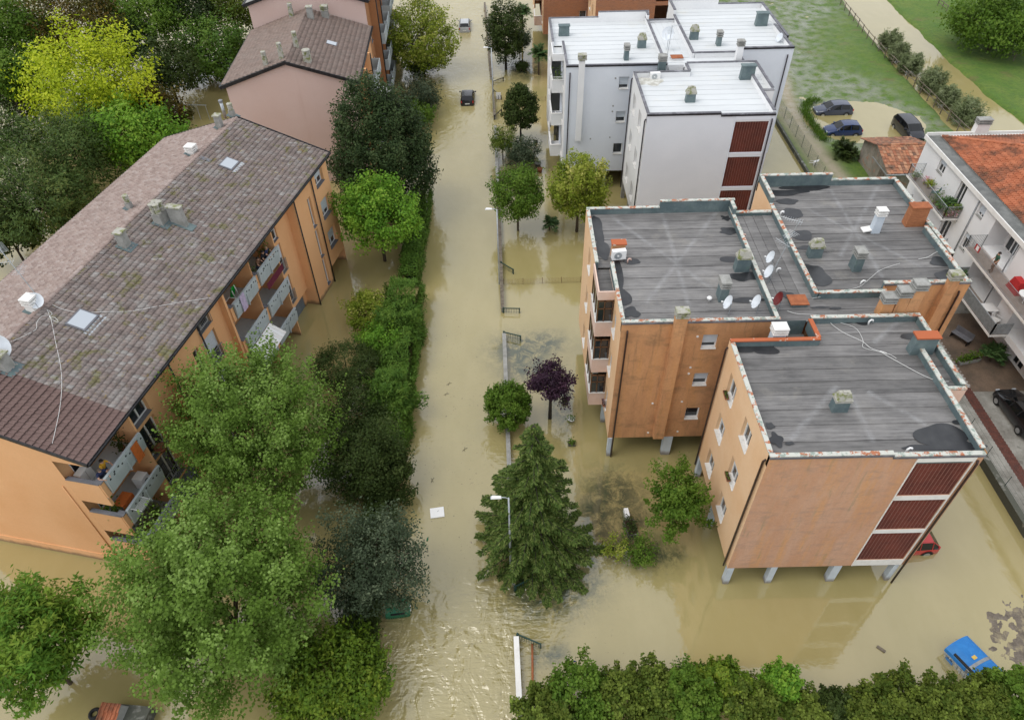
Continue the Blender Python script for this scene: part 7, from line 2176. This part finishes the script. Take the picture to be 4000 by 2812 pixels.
def person(label, loc, rz, shirt, pants, hair=HAIRD, H=1.7, lean=.12, arms='rail', seed=0):
    k = H / 1.7
    J = {'pel': (0, 0, .95), 'sp': (0, -lean * .4, 1.12), 'ch': (0, -lean, 1.30), 'nk': (0, -lean * 1.25, 1.47), 'hd': (0, -lean * 1.45 - .01, 1.58), 'tp': (0, -lean * 1.45, 1.67), 'ns': (0, -lean * 1.45 - .115, 1.575)}
    E = [('pel', 'sp'), ('sp', 'ch'), ('ch', 'nk'), ('nk', 'hd'), ('hd', 'tp'), ('hd', 'ns')]
    rad = {'pel': .155, 'sp': .14, 'ch': .155, 'nk': .058, 'hd': .098, 'tp': .075, 'ns': .018}
    zone = {'pel': 1, 'sp': 0, 'ch': 0, 'nk': 2, 'hd': 2, 'tp': 2, 'ns': 2}
    for s_, n_ in ((-1, 'l'), (1, 'r')):
        J.update({'hp' + n_: (s_ * .10, 0, .90), 'kn' + n_: (s_ * .11, -.03, .50), 'an' + n_: (s_ * .11, .03, .10), 'to' + n_: (s_ * .12, -.14, .045)})
        E += [('pel', 'hp' + n_), ('hp' + n_, 'kn' + n_), ('kn' + n_, 'an' + n_), ('an' + n_, 'to' + n_)]
        rad.update({'hp' + n_: .095, 'kn' + n_: .065, 'an' + n_: .045, 'to' + n_: .04}); zone.update({'hp' + n_: 1, 'kn' + n_: 1, 'an' + n_: 1, 'to' + n_: 3})
        y = -lean
        if arms == 'rail':
            el, wr = (s_ * .27, y - .16, 1.16), (s_ * .17, y - .38, 1.17)
        else:
            el, wr = (s_ * .25, y + .03, 1.13), (s_ * .24, y - .12, .92)
        sh = (s_ * .19, y, 1.40)
        d = (Vector(wr) - Vector(el)).normalized(); pl = Vector(wr) + d * .08
        J.update({'sh' + n_: sh, 'el' + n_: el, 'wr' + n_: wr, 'pm' + n_: tuple(pl)})
        E += [('ch', 'sh' + n_), ('sh' + n_, 'el' + n_), ('el' + n_, 'wr' + n_), ('wr' + n_, 'pm' + n_)]
        rad.update({'sh' + n_: .075, 'el' + n_: .045, 'wr' + n_: .03, 'pm' + n_: .036}); zone.update({'sh' + n_: 0, 'el' + n_: 2, 'wr' + n_: 2, 'pm' + n_: 2})
        side = d.cross(Vector((0, 0, 1))).normalized()
        for q in range(4):
            a = 'f%d%s' % (q, n_); J[a] = tuple(pl + d * (.07 + (.01, .02, .015, 0)[q]) + side * (-.03 + .02 * q) + Vector((0, 0, -.02))); E.append(('pm' + n_, a)); rad[a] = .009; zone[a] = 2
        a = 'th' + n_; J[a] = tuple(Vector(wr) + d * .05 - side * s_ * -.06); E.append(('wr' + n_, a)); rad[a] = .010; zone[a] = 2
    names = list(J)
    me = bpy.data.meshes.new('person_skeleton'); me.from_pydata([Vector(J[n_]) * k for n_ in names], [(names.index(a), names.index(b)) for a, b in E], []); me.update()
    ob = bpy.data.objects.new('person_skeleton', me); col.objects.link(ob)
    m_ = ob.modifiers.new('s', 'SKIN')
    for i, n_ in enumerate(names):
        sv_ = me.skin_vertices[0].data[i]; sv_.radius = (rad[n_] * k, rad[n_] * k * (.72 if n_ in ('pel', 'sp', 'ch') else 1)); sv_.use_root = (n_ == 'pel')
    m2 = ob.modifiers.new('d', 'SUBSURF'); m2.levels = 1; m2.render_levels = 1
    dg = bpy.context.evaluated_depsgraph_get()
    bm_ = bpy.data.meshes.new_from_object(ob.evaluated_get(dg))
    bpy.data.objects.remove(ob)
    bm_.materials.clear()
    for q in (shirt, pants, SKIN, MT['black']):
        bm_.materials.append(q)
    JP = [(Vector(J[n_]) * k, zone[n_], rad[n_]) for n_ in names]
    for pl in bm_.polygons:
        c_ = pl.center; pl.material_index = min(JP, key=lambda t_: (t_[0] - c_).length - t_[2])[1]; pl.use_smooth = True
    root = thing('person', label, 'person', loc, rz)
    link('body', bm_, root)
    mb = MB(); hc = Vector(J['hd']) * k + Vector((0, .012, .03)); n = 12; vs = []
    for i in range(6):
        a = math.pi / 2 * i / 5
        vs += [(hc.x + .108 * k * math.cos(a) * math.cos(6.283 * j / n), hc.y + .115 * k * math.cos(a) * math.sin(6.283 * j / n) + .012, hc.z + .112 * k * math.sin(a) - (.06 * max(0, math.sin(6.283 * j / n)) if i == 0 else 0)) for j in range(n)]
    mb.add(vs, [(i * n + j, i * n + (j + 1) % n, (i + 1) * n + (j + 1) % n, (i + 1) * n + j) for i in range(5) for j in range(n)])
    mb.build('hair', hair, root, smooth=True)
    return root


rot = math.atan2(.9771, .2127)
def lb(s, w_, z):
    return tuple(LB.matrix_basis @ Vector((s, w_, z)))


CL = {k: M('cloth_' + k, v, tuple(x * .8 for x in v), 6, rough=.9) for k, v in dict(yellow=(.60, .33, .03), navy=(.03, .04, .10), jeans=(.06, .09, .16), black=(.02, .02, .025), brown=(.22, .12, .07), green=(.05, .12, .08), white=(.6, .6, .6), orange=(.55, .14, .03), maroon=(.13, .02, .04), lilac=(.5, .42, .58), red=(.45, .03, .03)).items()}
person('person in a yellow shirt leaning over the near upper balcony', lb(1.05, .75, 7.2), rot, CL['yellow'], CL['jeans'], H=1.68)
person('person in dark blue leaning out beside the one in yellow', lb(.62, .62, 7.2), rot - .3, CL['navy'], CL['jeans'], M('hair_grey_brown', (.12, .09, .07), rough=.7), H=1.66, lean=.2)
person('person in a brown top on the far upper balcony, nearest the plants', lb(18.3, .65, 7.2), rot, CL['brown'], CL['jeans'], H=1.62)
person('person in black in the middle of the group on the far upper balcony', lb(18.95, .6, 7.2), rot, CL['black'], CL['black'], H=1.7)
person('person with light hair at the right of the group on the far upper balcony', lb(19.5, .6, 7.2), rot, CL['navy'], CL['jeans'], M('hair_light', (.30, .20, .11), rough=.7), H=1.65)
p = U(3300 + .4028 * 1580, 450 + .4028 * 1400, 6.9)
person('person in a green checked shirt on the balcony of the white house', (33.55, p.y - .2, 6.0), R(-100), CL['green'], CL['brown'], H=1.68, lean=.05, arms='down')


# ------------------------------------------------------------------ things on the balconies
def simple(name, label, cat, loc, rz=0):
    return thing(name, label, cat, loc, rz)


r = simple('toy_slide', 'bright green plastic slide standing on the upper balcony', 'toy', lb(15.3, .95, 7.2), rot)
mb = MB(); vs = []
for i in range(7):
    z = .1 + i * .22; w2 = .24; y = .3 - i * .07
    vs += [(-w2, y - .10, z), (-w2, y, z), (w2, y, z), (w2, y - .10, z)]
mb.add(vs, [(i * 4 + j, i * 4 + j + 1, (i + 1) * 4 + j + 1, (i + 1) * 4 + j) for i in range(6) for j in range(3)]); mb.build('chute', M('toy_green', (.01, .42, .05), rough=.4), r, smooth=True)
for x in (-.2, .2):
    mb = MB(); mb.tube([(x, -.35, 0), (x, -.12, 1.4)], .03, 6); mb.build('leg', MT['white_plastic'], r)
r = simple('washbasin', 'white plastic tub on the upper balcony beside the green slide', 'tub', lb(14.6, .8, 7.7), rot)
mb = MB(); mb.frustum(0, 0, 0, .28, .32, .22, .40, .28); mb.build('tub', MT['white_plastic'], r); mb = MB(); mb.box(-.3, .3, -.18, .18, -.5, 0); mb.build('stand', MT['greymetal'], r); mb = MB(); mb.box(-.3, .3, -.2, .2, .282, .30); mb.build('cloth', CL['brown'], r)
for (s, z, cl_, lb_) in ((14.8, 7.28, 'lilac', 'pale lilac towel hanging over the upper balcony parapet'), (18.9, 6.35, 'maroon', 'dark red blanket hanging under the far upper balcony'), (2.6, 7.1, 'orange', 'orange cloth hanging in the near end balcony')):
    r = simple('towel', lb_, 'towel', lb(s, -.03, z), rot); mb = MB()
    w2 = .28 if cl_ != 'maroon' else 1.2
    for i in range(5):
        x0 = -w2 + i * w2 * .4; mb.quad((x0, -.01 * (i % 2), 0 if cl_ != 'maroon' else .2), (x0 + w2 * .4, -.01 * ((i + 1) % 2), 0 if cl_ != 'maroon' else .2), (x0 + w2 * .4, -.01 * ((i + 1) % 2), 1.25 if cl_ != 'maroon' else .75), (x0, -.01 * (i % 2), 1.25 if cl_ != 'maroon' else .75))
    mb.build('cloth', CL[cl_], r)
r = simple('laundry_rack', 'white wire laundry rack hooked on the middle near balcony', 'laundry rack', lb(.9, -.15, 5.2), rot)
mb = MB()
for i in range(6):
    mb.tube([(-.4, -.05 - i * .08, .3), (.4, -.05 - i * .08, .3)], .01, 4)
for x in (-.4, .4):
    mb.tube([(x, .2, .35), (x, -.5, .3)], .012, 4)
mb.build('wires', MT['white_plastic'], r)
r = simple('table', 'orange cloth-covered table on the middle near balcony', 'table', lb(1.2, 1.1, 4.4), rot)
mb = MB(); mb.box(-.45, .45, -.3, .3, .72, .76); mb.box(-.46, .46, -.31, -.30, .45, .72); mb.build('table_top', CL['orange'], r)
for x in (-.4, .4):
    for y in (-.25, .25):
        mb = MB(); mb.tube([(x, y, 0), (x, y, .72)], .02, 5); mb.build('leg', MT['greymetal'], r)
r = simple('washing_machine', 'white washing machine on the middle near balcony', 'washing machine', lb(2.7, 1.0, 4.4), rot)
mb = MB(); mb.box(-.3, .3, -.3, .3, 0, .85); mb.build('case', MT['white_plastic'], r); mb = MB(); mb.tube([(0, -.301, .45), (0, -.32, .45)], .18, 14); mb.build('door', MT['glass'], r)
for (s, w_, z, lb_, kd, rd) in ((.6, 1.3, 4.4, 'leafy plant in the corner of the middle near balcony', 'mid', .16), (2.3, .9, 1.7, 'bushy plants crowding the lowest near balcony', 'mid', .2), (1.4, 1.0, 1.7, 'pale dried plants on the lowest near balcony', 'straw', .2), (17.6, .8, 7.2, 'bushy green plants at the left end of the far upper balcony', 'mid', .18), (19.9, .85, 7.4, 'fir-like plant at the right end of the far upper balcony', 'cypress', .18),
                                (2.9, 1.2, 7.2, 'dark plant in the near upper balcony corner', 'dark', .14), (4.4, .52, 5.5, 'mass of dried flowers in the window box beside the near balconies', 'straw', .34)):
    potr(lb_, lb(s, w_, z), rd, .3, MT['terracotta'], kd, 190, 0, .16, .9, 1.7)
r = simple('cabinet', 'low white cabinet at the back of the near upper balcony', 'cabinet', lb(.8, 1.9, 7.2), rot); mb = MB(); mb.box(-.4, .4, -.2, .2, 0, .85); mb.build('case', MT['whitetrim'], r); mb = MB(); mb.box(-.005, .005, -.206, -.2, .05, .8); mb.build('door_gap', MT['black'], r)
r = simple('bicycle_wheel', 'stack of tyres on the lower far balcony', 'tyre', lb(18.4, 1.0, 1.7), rot)
for i in range(3):
    mb = MB(); n = 14; ring = [(.24 * math.cos(6.283 * q_ / n), .24 * math.sin(6.283 * q_ / n), .09 + i * .18) for q_ in range(n)]; mb.tube(ring + ring[:1], .09, 6, cap=False); mb.build('tyre', MT['rubber'], r, smooth=True)
r = simple('awning', 'pale striped awning over the lower balcony of the orange house', 'awning', lb(15.4, .0, 3.6), rot)
for i in range(10):
    mb = MB(); x = -1.4 + i * .28; mb.quad((x, .1, .75), (x + .27, .1, .75), (x + .27, -1.0, .1), (x, -1.0, .1)); mb.build('stripe', MT['whitetrim'] if i % 2 else MT['white_plastic'], r)

# ------------------------------------------------------------------ on the balconies and in the yard of the white house
for (y_, x_, z, lb_, kd, rd, hg) in ((51.6, 33.45, 6.0, 'trailing plant hung on the balcony rail nearest the shed', 'mid', .15, .35), (50.9, 33.95, 6.0, 'red-flowered pot by the far balcony wall', 'flower', .15, .25), (50.3, 34.0, 6.0, 'small green pot beside the red-flowered pot', 'mid', .13, .3), (49.4, 33.35, 6.6, 'trailing yellow-green plant on the middle of the balcony rail', 'yellowgreen', .15, .4),
                                     (48.0, 33.45, 6.0, 'leafy potted shrub in the middle of the planted balcony', 'mid', .18, .8), (47.2, 33.4, 6.0, 'low potted plants at the balcony edge', 'mid', .16, .4), (46.3, 33.6, 6.0, 'dense ferns at the near end of the planted balcony', 'mid', .28, .6), (46.15, 34.15, 6.5, 'terracotta pot with a small succulent on the balcony rail', 'mid', .13, .2), (46.2, 33.9, 6.0, 'pink flowers behind the railing at the near end', 'flower', .2, .5)):
    potr(lb_, (x_, y_, z), rd, .3, MT['terracotta'], kd, 150, 0, .16, hg, 1.4)
palm('spiky yucca at the near end of the planted balcony', (33.75, 46.9, 0), .55, 30, .85, 'palm', 'yucca', .05, 'plant', 0, .5, 6.0)
palm('yucca in a pot at the lower left balcony of the white house', (33.5, 41.6, 0), .6, 26, .7, 'palm', 'yucca', .05, 'plant', 0, .5, 3.1)
palm('large yucca at the foot of the white house wall', (34.6, 36.2, 0), .5, 40, 1.1, 'palm', 'yucca', .08, 'plant', 0, .5, .3)
chair('green plastic chair on the planted balcony', (33.75, 49.0, 6.0), R(-120), M('chair_green', (.045, .10, .10), rough=.5))
chair('white plastic chair on the lower balcony of the white house', (33.95, 37.0, 3.12), R(30), MT['white_plastic'])
r = simple('garden_table', 'white plastic table on the lower balcony of the white house', 'table', (33.9, 38.0, 3.12)); mb = MB(); mb.box(-.5, .4, -.45, .45, .70, .74); mb.build('table_top', MT['white_plastic'], r)
for x in (-.4, .3):
    for y in (-.38, .38):
        mb = MB(); mb.tube([(x, y, 0), (x, y, .7)], .025, 5); mb.build('leg', MT['white_plastic'], r)
r = simple('doormat', 'black doormat on the lower balcony of the white house', 'doormat', (33.6, 40.2, 3.125)); mb = MB(); mb.box(-.22, .22, -.35, .35, 0, .015); mb.build('mat', MT['black'], r)
r = simple('covered_table', 'red cover over a folded table on the upper balcony at the right edge', 'table', (34.2, 37.2, 6.0)); mb = MB(); mb.frustum(0, 0, 0, .9, .35, .6, .25, .4); mb.build('cover', CL['red'], r)
r = simple('round_table', 'white round table at the right edge on the upper balcony', 'table', (34.0, 35.9, 6.0)); mb = MB(); mb.lathe(0, 0, [(.05, 0), (.05, .7), (.5, .71), (.5, .75)], 18); mb.build('table_top', MT['white_plastic'], r)
r = simple('laundry_rack', 'red and white cloth on the rail of the upper right balcony', 'towel', (33.15, 41.0, 6.55)); mb = MB(); mb.quad((0, -.3, 0), (0, .3, 0), (0, .3, .45), (0, -.3, .45)); mb.build('cloth', CL['red'], r); mb = MB(); mb.quad((-.006, -.15, .05), (-.006, .15, .05), (-.006, .15, .4), (-.006, -.15, .4)); mb.build('stripe', MT['white_plastic'], r)
planter('long pale planter with round shrubs in the yard of the white house', (32.9, 36.1, .31), .9, .22, .35, MT['concrete'], 'mid', R(12), 420, 0, .15, .5)
r = simple('garden_bench', 'dark metal garden set below the lower white balcony', 'bench', (33.4, 38.4, .31), R(-60)); mb = MB(); mb.box(-.7, .7, -.25, .25, .42, .46); mb.build('seat', MT['darkslate'], r); mb = MB(); mb.box(-.7, .7, .25, .29, .46, .9); mb.build('backrest', MT['darkslate'], r)
for x in (-.65, .65):
    mb = MB(); mb.box(x - .02, x + .02, -.25, .29, 0, .42); mb.build('leg', MT['black'], r)
# plant boxes in the bay windows of the orange block
for (xyz, lb_, kd) in (((11.28, 25.4, 9.0), 'terracotta window box on the upper rear window sill of the orange block', 'mid'), ((11.28, 22.4, 5.9), 'terracotta window box with a lime pot on the middle front window sill', 'mid'), ((5.85, 30.8, 2.6), 'window box with pink flowers on the lowest narrow window of the orange block', 'flower')):
    planter(lb_, xyz, .10, .32, .14, MT['terracotta'], kd, 0, 40, 0, .08, .15, 'window_box')
chair('white plastic chair on the middle balcony of the white block', (4.85 + .05, 64.9, 5.6), R(180), MT['white_plastic'])
potr('tall leafy plant on the top balcony of the white block', (4.85, 65.0, 8.6), .2, .35, MT['terracotta'], 'mid', 200, 0, .2, 1.1, 1.6)
